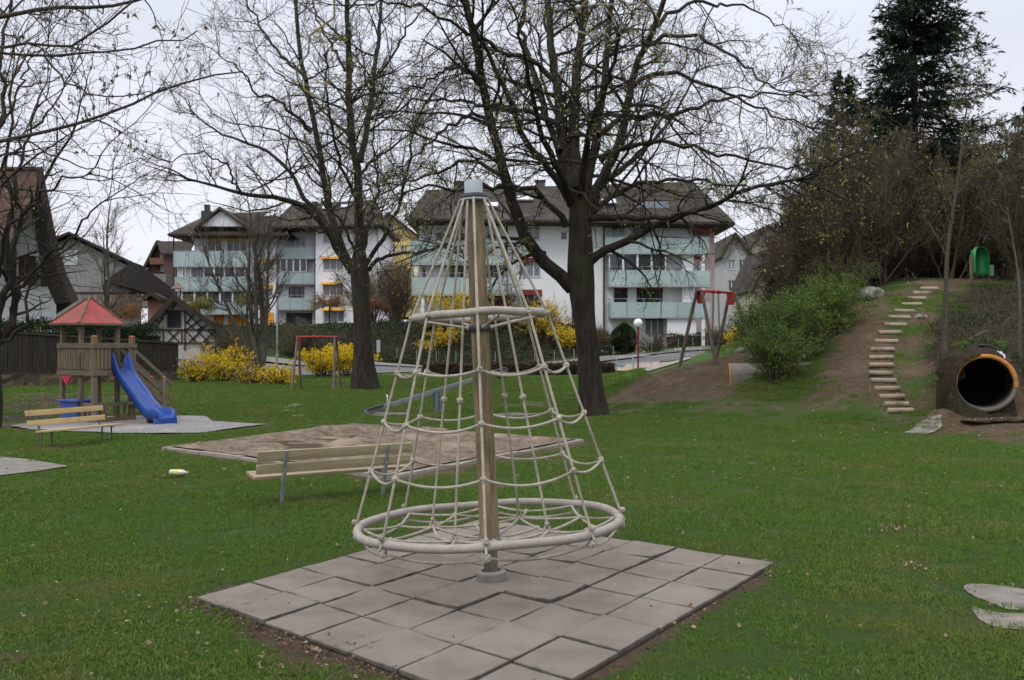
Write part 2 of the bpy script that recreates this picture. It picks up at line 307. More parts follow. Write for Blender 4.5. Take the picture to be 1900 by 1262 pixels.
def ground_material():
    m = bpy.data.materials.new('lawn'); m.use_nodes = True; t = m.node_tree; N = t.nodes; K = t.links.new
    b = N['Principled BSDF']; b.inputs['Roughness'].default_value = .9; b.inputs['Specular IOR Level'].default_value = .15
    geo = N.new('ShaderNodeNewGeometry')
    def noise(s, d=6, r=.6):
        n = N.new('ShaderNodeTexNoise'); n.inputs['Scale'].default_value = s; n.inputs['Detail'].default_value = d; n.inputs['Roughness'].default_value = r
        K(geo.outputs['Position'], n.inputs[0]); return n.outputs[0]
    def ramp(src, p0, c0, p1, c1):
        r = N.new('ShaderNodeValToRGB'); e = r.color_ramp.elements; e[0].position = p0; e[0].color = (*c0, 1); e[1].position = p1; e[1].color = (*c1, 1); K(src, r.inputs[0]); return r.outputs[0]
    def mr(src, a, b_):
        r = N.new('ShaderNodeMapRange'); r.inputs[1].default_value = a; r.inputs[2].default_value = b_; K(src, r.inputs[0]); return r.outputs[0]
    def mix(f, a, c):
        x = N.new('ShaderNodeMix'); x.data_type = 'RGBA'; K(f, x.inputs[0])
        for s, v in ((6, a), (7, c)):
            if isinstance(v, tuple): x.inputs[s].default_value = (*v, 1)
            else: K(v, x.inputs[s])
        return x.outputs[2]
    def math2(op, a, c):
        x = N.new('ShaderNodeMath'); x.operation = op
        for s, v in ((0, a), (1, c)):
            if isinstance(v, (int, float)): x.inputs[s].default_value = v
            else: K(v, x.inputs[s])
        return x.outputs[0]
    g = ramp(noise(9, 8, .75), .35, GRASS_A, .66, GRASS_B)
    g = mix(mr(noise(.5, 5), .54, .78), g, GRASS_C)
    g = mix(mr(noise(30, 4, .8), .60, .75), g, (.12, .105, .05))
    d = ramp(noise(5, 8, .75), .35, (.085, .056, .035), .65, (.165, .115, .075))
    d = mix(mr(noise(.9, 4), .5, .7), d, (.19, .14, .10))
    l = ramp(noise(14, 8, .8), .38, (.028, .022, .014), .62, (.075, .056, .036))
    l = mix(mr(noise(24, 3, .8), .66, .73), l, (.17, .14, .10))
    l = mix(mr(noise(1.7, 6, .7), .54, .66), l, (.035, .055, .014))
    at = N.new('ShaderNodeAttribute'); at.attribute_name = 'dirt'; al = N.new('ShaderNodeAttribute'); al.attribute_name = 'litter'
    nn = math2('MULTIPLY', math2('SUBTRACT', noise(3.2, 8, .75), .5), 2.1)
    df = mr(math2('ADD', at.outputs['Fac'], nn), .36, .62)
    lf = mr(math2('ADD', al.outputs['Fac'], nn), .3, .6)
    c = mix(lf, g, l); c = mix(df, c, d); K(c, b.inputs['Base Color'])
    bp = N.new('ShaderNodeBump'); bp.inputs['Strength'].default_value = 1; bp.inputs['Distance'].default_value = .09
    K(noise(22, 8, .8), bp.inputs['Height']); K(bp.outputs[0], b.inputs['Normal'])
    return m
M_ground = ground_material()
nx, ny = XX.shape
idx = np.arange(nx*ny).reshape(nx, ny)
fq = np.stack([idx[:-1, :-1], idx[1:, :-1], idx[1:, 1:], idx[:-1, 1:]], -1).reshape(-1, 4)
qc = lambda A: (A[:-1, :-1]+A[1:, :-1]+A[1:, 1:]+A[:-1, 1:])/4
q4 = np.stack([ZZ[:-1, :-1], ZZ[1:, :-1], ZZ[1:, 1:], ZZ[:-1, 1:]])
bq = (np.abs(qc(XX)-(PIPE.x+PDX*(qc(YY)-PIPE.y))) < PR*.86) & (np.abs(qc(YY)-PIPE.y-.14) < .3) & (np.ptp(q4, axis=0) > .16)
fq = fq.reshape(nx-1, ny-1, 4)[~bq]
ground = mkfast('ground', np.stack([XX, YY, ZZ], -1).reshape(-1, 3), [fq], M_ground, attrs={'dirt': dirt.ravel(), 'litter': litt.ravel()})
tag(ground, kind='structure')
# vertical earth face around the pipe mouth
def earth_face():
    rg = np.random.RandomState(4); n = 48; V = []; At = []
    for k, (rr, yo) in enumerate(((.97, .03), (1.03, .04), (1.10, .14), (1.22, .34), (1.30, .62))):
        for j in range(n):
            a = 2*math.pi*j/n; s, c = math.sin(a), math.cos(a); y = PIPE.y+(yo if s > -.2 else .04-yo*1.2*min(1, (-.2-s)*3)); r_ = PR*rr*(1+(.05*rg.randn() if k > 1 else 0))
            x = PIPE.x+c*r_; z = PIPE.z+s*r_
            if s < 0 and k > 0: z = max(z, G(x, PIPE.y-.25)-.03) if k < 2 else G(x, PIPE.y-.3)+.01*rg.randn()-.01
            V.append((x, y+.02*rg.randn()*(k > 0), z)); At.append(.95)
    I = np.arange(5*n).reshape(5, n); J = np.roll(I, -1, 1); o = mkfast('earth_face', np.array(V), [np.stack([I[:-1], J[:-1], J[1:], I[1:]], -1).reshape(-1, 4)], M_ground, attrs={'litter': At, 'dirt': np.full(len(V), .2)}); tag(o, kind='structure')
earth_face()
def attr_at(A, x, y):
    i = np.clip(np.searchsorted(GXs, x)-1, 0, nx-2); j = np.clip(np.searchsorted(GYs, y)-1, 0, ny-2); return A[i, j]
# ------------------------------------------------------------------ flat sheets: mats, gravel, sand, road, paths
rng = random.Random(3)
M_mat = mat('rubber_paving', (.150, .127, .106), (.206, .178, .150), scale=2.2, rough=.92, bump=.5, bscale=120, c3=(.222, .194, .163), s3=.8, detail=10)
M_sand = mat('sand', (.085, .063, .045), (.215, .163, .12), scale=7, rough=.95, bump=1, bscale=22, detail=10, c3=(.26, .205, .155), s3=1.1)
M_curb = mat('concrete_kerb', (.20, .18, .15), (.28, .25, .215), scale=5, rough=.9, bump=.4, c3=(.16, .145, .11), s3=1.2)
M_gravel = mat('gravel', (.12, .115, .115), (.33, .32, .315), scale=26, rough=.9, bump=1, bscale=40, detail=3, c3=(.30, .28, .26), s3=1)
M_asph = mat('asphalt', (.10, .10, .104), (.14, .14, .143), scale=4, rough=.9, bump=.2, c3=(.17, .17, .175), s3=.3)
M_pave = mat('old_slab_paving', (.13, .12, .11), (.20, .185, .165), scale=4, rough=.9, bump=.5, c3=(.26, .24, .22), s3=.8)
M_stone = mat('pale_stone', (.13, .118, .10), (.235, .215, .19), scale=4, rough=.9, bump=.6, c3=(.12, .11, .085), s3=1.5)
M_tan = mat('tan_paving', (.30, .22, .155), (.37, .28, .205), scale=2, rough=.9, bump=.2)

def dirty_edges(m):
    t = m.node_tree; N = t.nodes; K = t.links.new; b = N['Principled BSDF']; src = b.inputs['Base Color'].links[0].from_socket
    a = N.new('ShaderNodeAttribute'); a.attribute_name = 'edge'; g = N.new('ShaderNodeNewGeometry'); n = N.new('ShaderNodeTexNoise'); n.inputs['Scale'].default_value = 7; n.inputs['Detail'].default_value = 8; K(g.outputs['Position'], n.inputs[0])
    s = N.new('ShaderNodeMath'); s.operation = 'MULTIPLY_ADD'; K(n.outputs[0], s.inputs[0]); s.inputs[1].default_value = .45; K(a.outputs['Fac'], s.inputs[2])
    r = N.new('ShaderNodeMapRange'); r.inputs[1].default_value = 1.13; r.inputs[2].default_value = 1.29; r.inputs[4].default_value = .75; K(s.outputs[0], r.inputs[0])
    x = N.new('ShaderNodeMix'); x.data_type = 'RGBA'; K(r.outputs[0], x.inputs[0]); K(src, x.inputs[6]); x.inputs[7].default_value = (.045, .038, .030, 1); K(x.outputs[2], b.inputs['Base Color'])
dirty_edges(M_mat)
def bil(u, v):
    a, b, c, d = [Vector((*p, 0)) for p in PAD]; return (a*(1-u)+b*u)*(1-v)+(d*(1-u)+c*u)*v
def rubber_pad():
    n = 7; V = []; Fc = []; rg = np.random.RandomState(5); s = 11; EG = []
    hh = rg.rand(n+1, n+1)*.012
    for i in range(n):
        for j in range(n):
            base = len(V); off = rg.uniform(-.009, .009, 2); rot = rg.uniform(-.012, .012); lift = rg.rand(4)**5*(.026 if 2 <= i <= 5 else .008); cv = rg.uniform(-.001, .006) if rg.rand() < .8 else .014
            g0 = .010; tp_ = [0, .012, .03, .10, .3, .5, .7, .90, .97, .988, 1]
            lvl = .024+rg.rand()*.004
            for a in range(s):
                for c in range(s):
                    u = g0/.5+(1-2*g0/.5)*tp_[a]; v = g0/.5+(1-2*g0/.5)*tp_[c]
                    p = bil((i+u)/n, (j+v)/n)+Vector((off[0], off[1], 0))*.35
                    uu, vv = 2*u-1, 2*v-1
                    l = lift[0]*max(0, -uu)*max(0, -vv)+lift[1]*max(0, uu)*max(0, -vv)+lift[2]*max(0, uu)*max(0, vv)+lift[3]*max(0, -uu)*max(0, vv)
                    z = lvl+cv*max(uu*uu, vv*vv)+l
                    if a in (0, s-1) or c in (0, s-1): z -= .003
                    EG.append(max(abs(uu), abs(vv)))
                    V.append((p.x, p.y, z))
            for a in range(s-1):
                for c in range(s-1): k = base+a*s+c; Fc.append((k, k+s, k+s+1, k+1))
            ring = [base+a*s for a in range(s)]+[base+(s-1)*s+c for c in range(1, s)]+[base+a*s+s-1 for a in range(s-2, -1, -1)]+[base+c for c in range(s-2, 0, -1)]
            b2 = len(V)
            for k in ring: V.append((V[k][0], V[k][1], -.01)); EG.append(1.15)
            m_ = len(ring)
            for q in range(m_): Fc.append((ring[q], b2+q, b2+(q+1) % m_, ring[(q+1) % m_]))
    o = mkfast('rubber_mat_paving', np.array(V), [np.array(Fc)], M_mat, smooth=False, attrs={'edge': EG})
    tag(o, kind='structure')
    bed = MB().poly([Vector((*p, .007))*1 for p in PAD]).build('paving_bed', mat('soil_joint', (.012, .011, .009), (.025, .022, .016), scale=9, c3=(.02, .035, .01), s3=3)); tag(bed, kind='structure')
rubber_pad()

def inset(poly, d):
    c = sum((Vector((*p, 0)) for p in poly), Vector())/len(poly)
    return [tuple((Vector((*p, 0))+(c-Vector((*p, 0))).normalized()*d*1.35)[:2]) for p in poly]
def edgeline(poly, jit, seed, step=.25):
    rg = random.Random(seed); out = []
    for i in range(len(poly)):
        a = Vector((*poly[i], 0)); b = Vector((*poly[(i+1) % len(poly)], 0)); n = max(2, int((b-a).length/step))
        for k in range(n):
            p = a.lerp(b, k/n); out.append((p.x+rg.uniform(-jit, jit), p.y+rg.uniform(-jit, jit)))
    return out
def sheet(name, poly, z, m, jit=.04, seed=1, bumps=0, cell=.6, res=.22, drape=False):
    """flat polygon gridded so it can carry relief"""
    pl = edgeline(poly, jit, seed); P = np.array(pl)
    me = bpy.data.meshes.new(name); bm = bmesh.new()
    vs_ = [bm.verts.new((x, y, 0)) for x, y in pl]; f = bm.faces.new(vs_)
    if bumps or drape:
        x0, y0 = P.min(0); x1, y1 = P.max(0)
        for ax, lo, hi in ((0, x0, x1), (1, y0, y1)):
            for c in np.arange(lo+res, hi, res):
                co = (c, 0, 0) if ax == 0 else (0, c, 0); no = (1, 0, 0) if ax == 0 else (0, 1, 0)
                bmesh.ops.bisect_plane(bm, geom=bm.verts[:]+bm.edges[:]+bm.faces[:], plane_co=co, plane_no=no)
    bmesh.ops.triangulate(bm, faces=[q for q in bm.faces if len(q.verts) > 4])
    xs = np.array([v.co.x for v in bm.verts]); ys = np.array([v.co.y for v in bm.verts])
    edge = polymask(xs, ys, pl, .1)[1]
    h = z+(bumps*(vnoise(xs, ys, cell, 11)+.6*vnoise(xs, ys, cell*.4, 12)+.35*vnoise(xs, ys, cell*.2, 13)) if bumps else 0)*np.clip(-edge/.3, 0, 1) if bumps else np.full(len(xs), z)
    if drape: h = GA(xs, ys)+z+.012*np.clip(-edge/.1, -1, 1)
    for v, q in zip(bm.verts, h): v.co.z = q
    bmesh.ops.recalc_face_normals(bm, faces=bm.faces)
    for q in bm.faces:
        q.smooth = True
        if q.normal.z < 0: q.normal_flip()
    bm.to_mesh(me); bm.free(); me.materials.append(m)
    o = bpy.data.objects.new(name, me); COL.objects.link(o); tag(o, kind='structure'); return o
sheet('gravel_bed', GRAVEL, .035, M_gravel, .05, 2, bumps=.03, cell=.3)
sheet('sandpit_sand', inset(SAND, .12), .075, M_sand, .02, 3, bumps=.22, cell=.8, res=.13)
sheet('slab_path', SLABL, .03, M_pave, .01, 4)
for i, q in enumerate(([(516, 757), (548, 747), (562, 750), (540, 757)], [(516, 764), (524, 761), (540, 761), (536, 765)], [(676, 770), (700, 766.5), (760, 767), (752, 771), (700, 773)], [(900, 770), (960, 765.5), (1000, 768), (950, 774)], [(535, 771), (560, 770), (575, 772), (550, 774)])):
    sheet('stepping_stone', [GX(*p) for p in q], .012, M_stone, .015, 20+i, drape=True, res=.12)
def smooth_poly(q):
    for _ in range(2): q = [p for i in range(len(q)) for a, b in [(q[i], q[(i+1) % len(q)])] for p in ((.75*a[0]+.25*b[0], .75*a[1]+.25*b[1]), (.25*a[0]+.75*b[0], .25*a[1]+.75*b[1]))]
    return q
for i, q in enumerate(([(1780, 1086), (1830, 1084), (1920, 1098), (1960, 1120), (1880, 1138), (1840, 1122), (1800, 1106)], [(1796, 1124), (1840, 1138), (1900, 1140), (1980, 1146), (1960, 1168), (1860, 1170), (1815, 1152)])):
    sheet('stone_slab', smooth_poly([GX(*p) for p in q]), .008, M_stone, .006, 30+i, drape=True, res=.08)
px_ = [(1676, 792), (1700, 787), (1745, 790), (1750, 794), (1715, 799)]
sheet('stair_foot_slab', [(w_.x, w_.y) for w_ in (W(a, b, 19.9+(798-b)*.08) for a, b in px_)], .03, M_stone, .015, 40, drape=True, res=.1)
# kerb of the sandpit
def kerb():
    mb = MB(); c = sum((Vector((*p, 0)) for p in SAND), Vector())/4
    for i in range(4):
        a = Vector((*SAND[i], 0)); b = Vector((*SAND[(i+1) % 4], 0)); d = (b-a).normalized(); n = int((b-a).length/1.0)
        for k in range(n):
            p = a.lerp(b, (k+.005)/n); q = a.lerp(b, (k+.995)/n); w = .16
            nrm = Vector((-d.y, d.x, 0)); nrm = nrm if nrm.dot(c-a) > 0 else -nrm
            off = nrm*(w/2)+nrm*rng.uniform(-.012, .012); z = .055+rng.uniform(-.008, .01)
            mb.box((p+q)/2+off+Vector((0, 0, z-.1)), ((q-p).length-.012, w, .2), math.atan2(d.y, d.x)+rng.uniform(-.006, .006))
    o = mb.build('sandpit_kerb', M_curb, bevel=.012, smooth=True)
    tag(o, 'weathered concrete kerb framing the square sandpit behind the bench', 'sandpit kerb')
kerb()
def strip(name, pts, w, m, dz=.05, step=1.0):
    P_ = [Vector((*p, 0)) for p in pts]; out = []
    for i in range(len(P_)-1):
        n = max(1, int((P_[i+1]-P_[i]).length/step))
        for k in range(n): out.append(P_[i].lerp(P_[i+1], k/n))
    out.append(P_[-1]); V = []; Fc = []; cc = 7
    for i, p in enumerate(out):
        t = (out[min(i+3, len(out)-1)]-out[max(i-3, 0)]).normalized(); nn = Vector((-t.y, t.x, 0))
        for c in range(cc):
            q = p+nn*w*(c/(cc-1)-.5); V.append((q.x, q.y, G(q.x, q.y)+dz))
        if i:
            for c in range(cc-1): a = (i-1)*cc+c; Fc.append((a, a+1, a+cc+1, a+cc))
    o = mkfast(name, np.array(V), [np.array(Fc)], m); tag(o, kind='structure'); return o
ROAD = [(-60, 57), (-40, 58), (-14.5, 62.5), (-10, 66), (-6.8, 67.5), (0, 69.5), (7.5, 71.5), (13, 73.5), (17, 75), (30, 78), (60, 82)]
strip('road', ROAD, 4.4, M_asph, .06)
strip('pavement', [(x-.3, y+3.2) for x, y in ROAD], 1.5, mat('pavement_tarmac', (.16, .155, .15), (.20, .195, .19), scale=3, rough=.9), .14)
strip('footpath', [(9.3, 54), (9.0, 58), (9.2, 63), (9.6, 68.5), (10.2, 71)], 2.6, mat('footpath_paving', (.22, .205, .195), (.28, .265, .25), scale=2, rough=.9), .07)
strip('forecourt', [(6.5, 66.6), (12, 68)], 3, M_tan, .10)

# ------------------------------------------------------------------ rope climbing cone
M_rope = mat('rope', (.31, .275, .225), (.43, .39, .325), scale=30, rough=.85, bump=.6, bscale=90, c3=(.25, .22, .18), s3=2.5)
M_ring = mat('ribbed_hose', (.27, .24, .215), (.35, .315, .285), scale=8, rough=.75, bump=.15, c3=(.29, .26, .235), s3=2)
M_pole = mat('pine_pole', (.115, .080, .042), (.27, .205, .12), scale=4, rough=.8, bump=.6, bscale=14, stretch=(6, 6, .5), c3=(.10, .095, .05), s3=2.2)
M_zinc = mat('galvanised', (.30, .32, .335), (.40, .42, .44), scale=6, rough=.42, metal=.55, spec=.5)
M_capg = mat('cap_grey', (.33, .36, .39), (.37, .40, .43), scale=4, rough=.5, spec=.4)
M_black = mat('black_band', (.03, .033, .04), (.05, .053, .06), scale=6, rough=.5)
M_conc = mat('base_grey', (.16, .15, .135), (.22, .205, .185), scale=9, rough=.9, bump=.4)
bp_ = GX(912, 1080)
cone = empty('rope_climbing_cone', (bp_[0], bp_[1], .03), 0, 'tall tapering rope climbing cone on a timber pole, standing on the grey rubber mats', 'climbing net')
cone.rotation_euler = (-.021, -.047, 0)
def knot(mb, p, r=.024):
    p = Vector(p); n = len(mb.v); rg = rng
    for k in range(3):
        ax = Vector((rg.uniform(-1, 1), rg.uniform(-1, 1), rg.uniform(-1, 1))).normalized()
        b = ax.orthogonal().normalized(); c = ax.cross(b)
        mb.tube([p+(b*math.cos(a)+c*math.sin(a))*r*.62 for a in [i*math.pi/3 for i in range(6)]], r*.5, 6, closed=True)
ZC, Z1, Z2, R1, R2 = 3.065, 2.116, .452, .515, 1.045
def rope_pts(a, b, sag=0, n=10):
    a = Vector(a); b = Vector(b); return [a.lerp(b, i/n)+Vector((0, 0, -4*sag*(i/n)*(1-i/n))) for i in range(n+1)]
def cyl(th, r, z): return Vector((math.sin(th)*r, -math.cos(th)*r, z))
mb = MB(); pr = []
for i in range(25):
    z = .30+(3.07-.30)*i/24; pr.append((.079-.009*i/24+rng.uniform(-.0012, .0012), z))
mb.lathe(pr, n=20); mb.build('pole', M_pole, cone, smooth=True)
mb = MB(); mb.lathe([(.07, .0), (.07, .31)], n=4, M=Matrix.Rotation(R(52), 3, 'Z')); mb.box((0, 0, .15), (.1, .1, .3), R(10))
mb.build('pole_foot', mat('wet_wood', (.075, .07, .05), (.14, .125, .09), scale=6, rough=.8, bump=.5, stretch=(4, 4, .5)), cone, bevel=.004)
MB().lathe([(.122, -.02), (.122, .055), (.112, .065), (.078, .07), (.072, .055), (.07, .0)], n=28).build('base_ring', M_conc, cone, smooth=True)
MB().lathe([(.076, .30), (.105, .30), (.108, .315), (.104, .33), (.076, .345)], n=24).build('lower_collar', mat('dull_steel', (.10, .11, .115), (.15, .155, .16), rough=.5, metal=.5), cone, smooth=True)
MB().lathe([(.092, 1.995), (.096, 2.0), (.096, 2.038), (.092, 2.043), (.074, 2.043)], n=24).build('upper_collar', M_black, cone, smooth=True)
cp_ = MB().lathe([(.074, 3.07), (.074, 3.205), (.070, 3.212), (.0, 3.214)], n=32).build('cap', M_capg, cone, smooth=True)
MB().lathe([(.11, 3.066), (.118, 3.07), (.119, 3.083), (.104, 3.09), (.1, 3.105), (.074, 3.108)], n=32).build('cap_flange', M_black, cp_, smooth=True)
MB().lathe([(.118, 3.050), (.121, 3.053), (.121, 3.064), (.07, 3.065)], n=32).build('flange_plate', M_capg, cp_, smooth=True)
def ribbed(name, r, z, tr, nr, parent):
    n = nr*3; k = 12; th = np.arange(n)*2*math.pi/n; rr = tr*(1+.10*np.cos(th*nr))
    ph = np.arange(k)*2*math.pi/k
    wob = .006*np.sin(th*3+1)+.004*np.sin(th*7)
    x = (r+rr[:, None]*np.cos(ph)[None])*np.sin(th)[:, None]; y = -(r+rr[:, None]*np.cos(ph)[None])*np.cos(th)[:, None]
    zz = z+wob[:, None]+rr[:, None]*np.sin(ph)[None]
    I = np.arange(n*k).reshape(n, k); J = np.roll(I, -1, 0)
    f = np.stack([I, np.roll(I, -1, 1), np.roll(J, -1, 1), J], -1).reshape(-1, 4)
    return mkfast(name, np.stack([x, y, zz], -1).reshape(-1, 3), [f], M_ring, parent)
ribbed('upper_ring', R1, Z1, .031, 150, cone); ribbed('lower_ring', R2, Z2, .032, 300, cone)
ths = [i*math.pi/4+R(.5) for i in range(8)]
RR = .0106
levels = [.255, .487, .72]
KN = {}
for i, th in enumerate(ths):
    mb = MB(); a = cyl(th, .108, ZC); b = cyl(th, R1+.036, Z1); c = cyl(th, R2+.03, Z2)
    mb.tube(rope_pts(a, b, .0, 6)+rope_pts(b, c, .012, 14)[1:]+[cyl(th, R2+.05, Z2-.03), cyl(th, R2+.01, Z2-.06)], RR, 8)
    knot(mb, b+Vector((0, 0, .0)), .026); knot(mb, cyl(th, R2+.02, Z2-.065), .034); knot(mb, cyl(th, R2+.035, Z2+.05), .024)
    mb.build('rope', M_rope, cone, smooth=True)
    for l in levels:
        p = b.lerp(c, l)+Vector((0, 0, -4*.012*l*(1-l))); KN[(i, l)] = p
for l in levels:
    mb = MB()
    for i in range(8):
        a, b = KN[(i, l)], KN[((i+1) % 8, l)]
        mb.tube(rope_pts(a, b, .035+.03*l+rng.uniform(-.012, .018), 12), RR, 8); knot(mb, a, .028)
    mb.build('cross_rope', M_rope, cone, smooth=True)
inner = [R(-28), R(62), R(152), R(245)]; IR = .52; IZ = .40; ipt = []
for i, th in enumerate(inner):
    p = cyl(th, IR, IZ+.06); m_ = cyl(th, .13, 1.95); ipt.append(cyl(th, IR, IZ))
    mb = MB(); a = cyl(th, .10, ZC); mid = cyl(th, .28, 1.75)
    mb.tube(rope_pts(a, p, -.0, 14), RR*.95, 8)
    for s_ in (-1, 1): mb.tube([p, p+Vector((.018*s_, 0, -.03)), ipt[-1]+Vector((.02*s_, 0, 0))], RR, 6)
    knot(mb, p, .02); knot(mb, ipt[-1], .022); knot(mb, a.lerp(p, .62), .028)
    mb.build('inner_rope', M_rope, cone, smooth=True)
# floor net
mb = MB(); outp = [cyl(th, R2-.03, Z2-.01) for th in ths]; mids = [cyl(ths[i]+math.pi/8, .82, .405) for i in range(8)]
for i in range(8):
    mb.tube(rope_pts(outp[i], mids[i], .01), RR, 6); mb.tube(rope_pts(outp[(i+1) % 8], mids[i], .01), RR, 6); knot(mb, mids[i], .022)
for i, th in enumerate(inner):
    q = sorted(range(8), key=lambda k: (mids[k]-ipt[i]).length)
    for k in q[:3]: mb.tube(rope_pts(ipt[i], mids[k], .012), RR, 6)
    mb.tube(rope_pts(ipt[i], cyl(th, .1, .325), .015), RR, 6)
    nx_ = ipt[(i+1) % 4]; mid = (ipt[i]+nx_)/2+(ipt[i]+nx_).normalized()*.06; mid.z = IZ-.03
    mb.tube(rope_pts(ipt[i], mid, .01), RR, 6); mb.tube(rope_pts(mid, nx_, .01), RR, 6); knot(mb, mid, .02)
    mb.tube(rope_pts(mid, Vector((mid.x*.2, mid.y*.2, .325)), .01), RR, 6)
mb.build('floor_net', M_rope, cone, smooth=True)
mb = MB()
for i in range(8):
    a = cyl(ths[i], R2, Z2-.07); b = cyl(ths[(i+1) % 8], R2, Z2-.07)
    mb.tube(rope_pts(a, b, .045+rng.uniform(0, .03), 12), RR, 8)
mb.build('hanging_loop_rope', M_rope, cone, smooth=True)
mb = MB()
for th in (R(20), R(75), R(-75), R(-160), R(140)):
    mb.tube([cyl(th, .095, 2.02), cyl(th, R1-.04, Z1-.03)], .011, 8); knot(mb, cyl(th, .1, 2.02), .018)
mb.build('stay_rope', M_rope, cone, smooth=True)

# ------------------------------------------------------------------ benches
M_slat = mat('bench_wood_weathered', (.26, .205, .125), (.37, .30, .19), scale=3, rough=.7, bump=.3, stretch=(.4, 5, 5), bscale=12)
M_slaty = mat('bench_wood_yellow', (.40, .29, .135), (.52, .39, .20), scale=3, rough=.7, bump=.3, stretch=(.4, 5, 5), bscale=12, c3=(.28, .21, .11), s3=2)
def bench_back_view():
    a = Vector((*GX(524, 935), 0)); b = Vector((*GX(711, 918), 0)); d = (b-a); ang = math.atan2(d.y, d.x); c = (a+b)/2; gap = d.length/2
    t = empty('park_bench', c, ang, 'slatted wooden bench seen from behind, beside the sandpit, with grey iron legs', 'bench', 'park benches')
    L_ = 1.98; x0 = -.50*L_+.0
    def plank(y0, z0, w, h, tilt): return MB().box((.0, y0, z0), (L_, w, h), M=Matrix.Rotation(tilt, 3, 'X')).build('backrest_slat', M_slat, t, bevel=.006, smooth=True)
    plank(-.13, .60, .035, .125, R(10)); plank(-.085, .445, .035, .11, R(8))
    for k in range(3):
        MB().box((0, .06+k*.115, .33+.012*k), (L_, .10, .04), M=Matrix.Rotation(R(5), 3, 'X')).build('seat_slat', M_slat, t, bevel=.006, smooth=True)
    for s_ in (-1, 1):
        mb = MB(); x = s_*gap
        mb.beam((x, -.17, .66), (x, -.10, .42), .045, .012, (0, 1, 0)); mb.beam((x, -.10, .43), (x, .02, -.02), .035, .05, (0, 1, 0))
        mb.beam((x-.02, -.165, .64), (x-.02, -.07, .30), .008, .05, (0, 1, 0))
        mb.beam((x, -.05, .29), (x, .32, .31), .045, .03)
        mb.build('leg', M_zinc, t, bevel=.003)
    return t
bench_back_view()
def bench_front_view():
    a = Vector((*GX(92, 833), 0)); b = Vector((*GX(203, 820), 0)); d = b-a; ang = math.atan2(d.y, d.x); c = (a+b)/2; gap = d.length/2
    t = empty('park_bench', c, ang, 'yellowish wooden bench facing the camera in front of the play tower', 'bench', 'park benches')
    L_ = 1.72
    for z, y in ((.66, .30), (.475, .24)):
        MB().box((-.08, y, z), (L_, .035, .105), M=Matrix.Rotation(R(-12), 3, 'X')).build('backrest_slat', M_slaty, t, bevel=.006, smooth=True)
    for k in range(3): MB().box((-.0, -.16+k*.12, .345-.008*k), (L_, .10, .035), M=Matrix.Rotation(R(-4), 3, 'X')).build('seat_slat', M_slaty, t, bevel=.006, smooth=True)
    md = mat('dark_bench_steel', (.07, .08, .085), (.12, .13, .135), rough=.5, metal=.5)
    for s_ in (-1, 1):
        x = s_*gap; mb = MB()
        mb.tube([(x-.17, .0, .02), (x-.17, .0, .30), (x-.14, 0, .325), (x+.0, 0, .325), (x+.05, 0, .30), (x+.06, 0, .02)], .016, 8)
        mb.tube([(x-.17, 0, .02), (x+.06, 0, .02)], .014, 8); mb.beam((x-.05, -.18, .322), (x-.05, .16, .312), .05, .015); mb.beam((x-.05, .18, .31), (x-.05, .33, .70), .04, .012)
        mb.build('leg', md, t)
bench_front_view()

# ------------------------------------------------------------------ bottle
bx_, by_ = GX(332, 886)
bt = empty('plastic_bottle', (bx_, by_, .075), R(-8), 'cloudy plastic bottle with a yellow label lying on the lawn', 'bottle')
MX = Matrix.Rotation(R(90), 3, 'Y'); mbt = mat('cloudy_plastic', (.42, .44, .40), (.52, .54, .50), scale=10, rough=.25, spec=.6)
MB().lathe([(.015, -.135), (.038, -.13), (.042, -.115), (.042, .05), (.036, .08), (.017, .112), (.013, .118), (.013, .128)], n=16, M=MX).build('bottle_body', mbt, bt, smooth=True)
MB().lathe([(.0425, -.05), (.0435, -.045), (.0435, .0), (.0425, .005)], n=16, M=MX).build('label_band', mat('yellow_label', (.70, .50, .03), (.75, .58, .08)), bt, smooth=True)
MB().lathe([(.015, .122), (.016, .14), (.014, .144)], n=12, M=MX).build('bottle_cap', mat('cap_yellow', (.6, .55, .3)), bt, smooth=True)
# ------------------------------------------------------------------ play tower with slide
M_wood = mat('weathered_timber', (.140, .108, .072), (.245, .190, .130), scale=4, rough=.85, bump=.5, stretch=(4, 4, .5), c3=(.10, .095, .06), s3=1.3)
M_wood2 = mat('timber_rail', (.135, .105, .072), (.21, .17, .12), scale=4, rough=.85, bump=.5, stretch=(.6, 4, 4))
M_redroof = mat('red_roof_panel', (.36, .055, .055), (.46, .10, .09), scale=1.4, rough=.6, c3=(.28, .085, .06), s3=1.5, bump=.1)
M_redcap = mat('red_cap', (.55, .12, .08), (.65, .2, .13), scale=5)
M_blue = mat('slide_blue', (.012, .055, .27), (.020, .078, .34), scale=1.2, rough=.38, spec=.45, c3=(.022, .07, .25), s3=2.2)
M_bluepanel = mat('blue_panel', (.035, .07, .26), (.05, .10, .33), scale=2, rough=.6)
tw = empty('play_tower', (-10.15, 22.3, 0), math.atan2(-.515, .857), 'wooden play tower with red pyramid roof and plank parapet on the gravel', 'play tower')
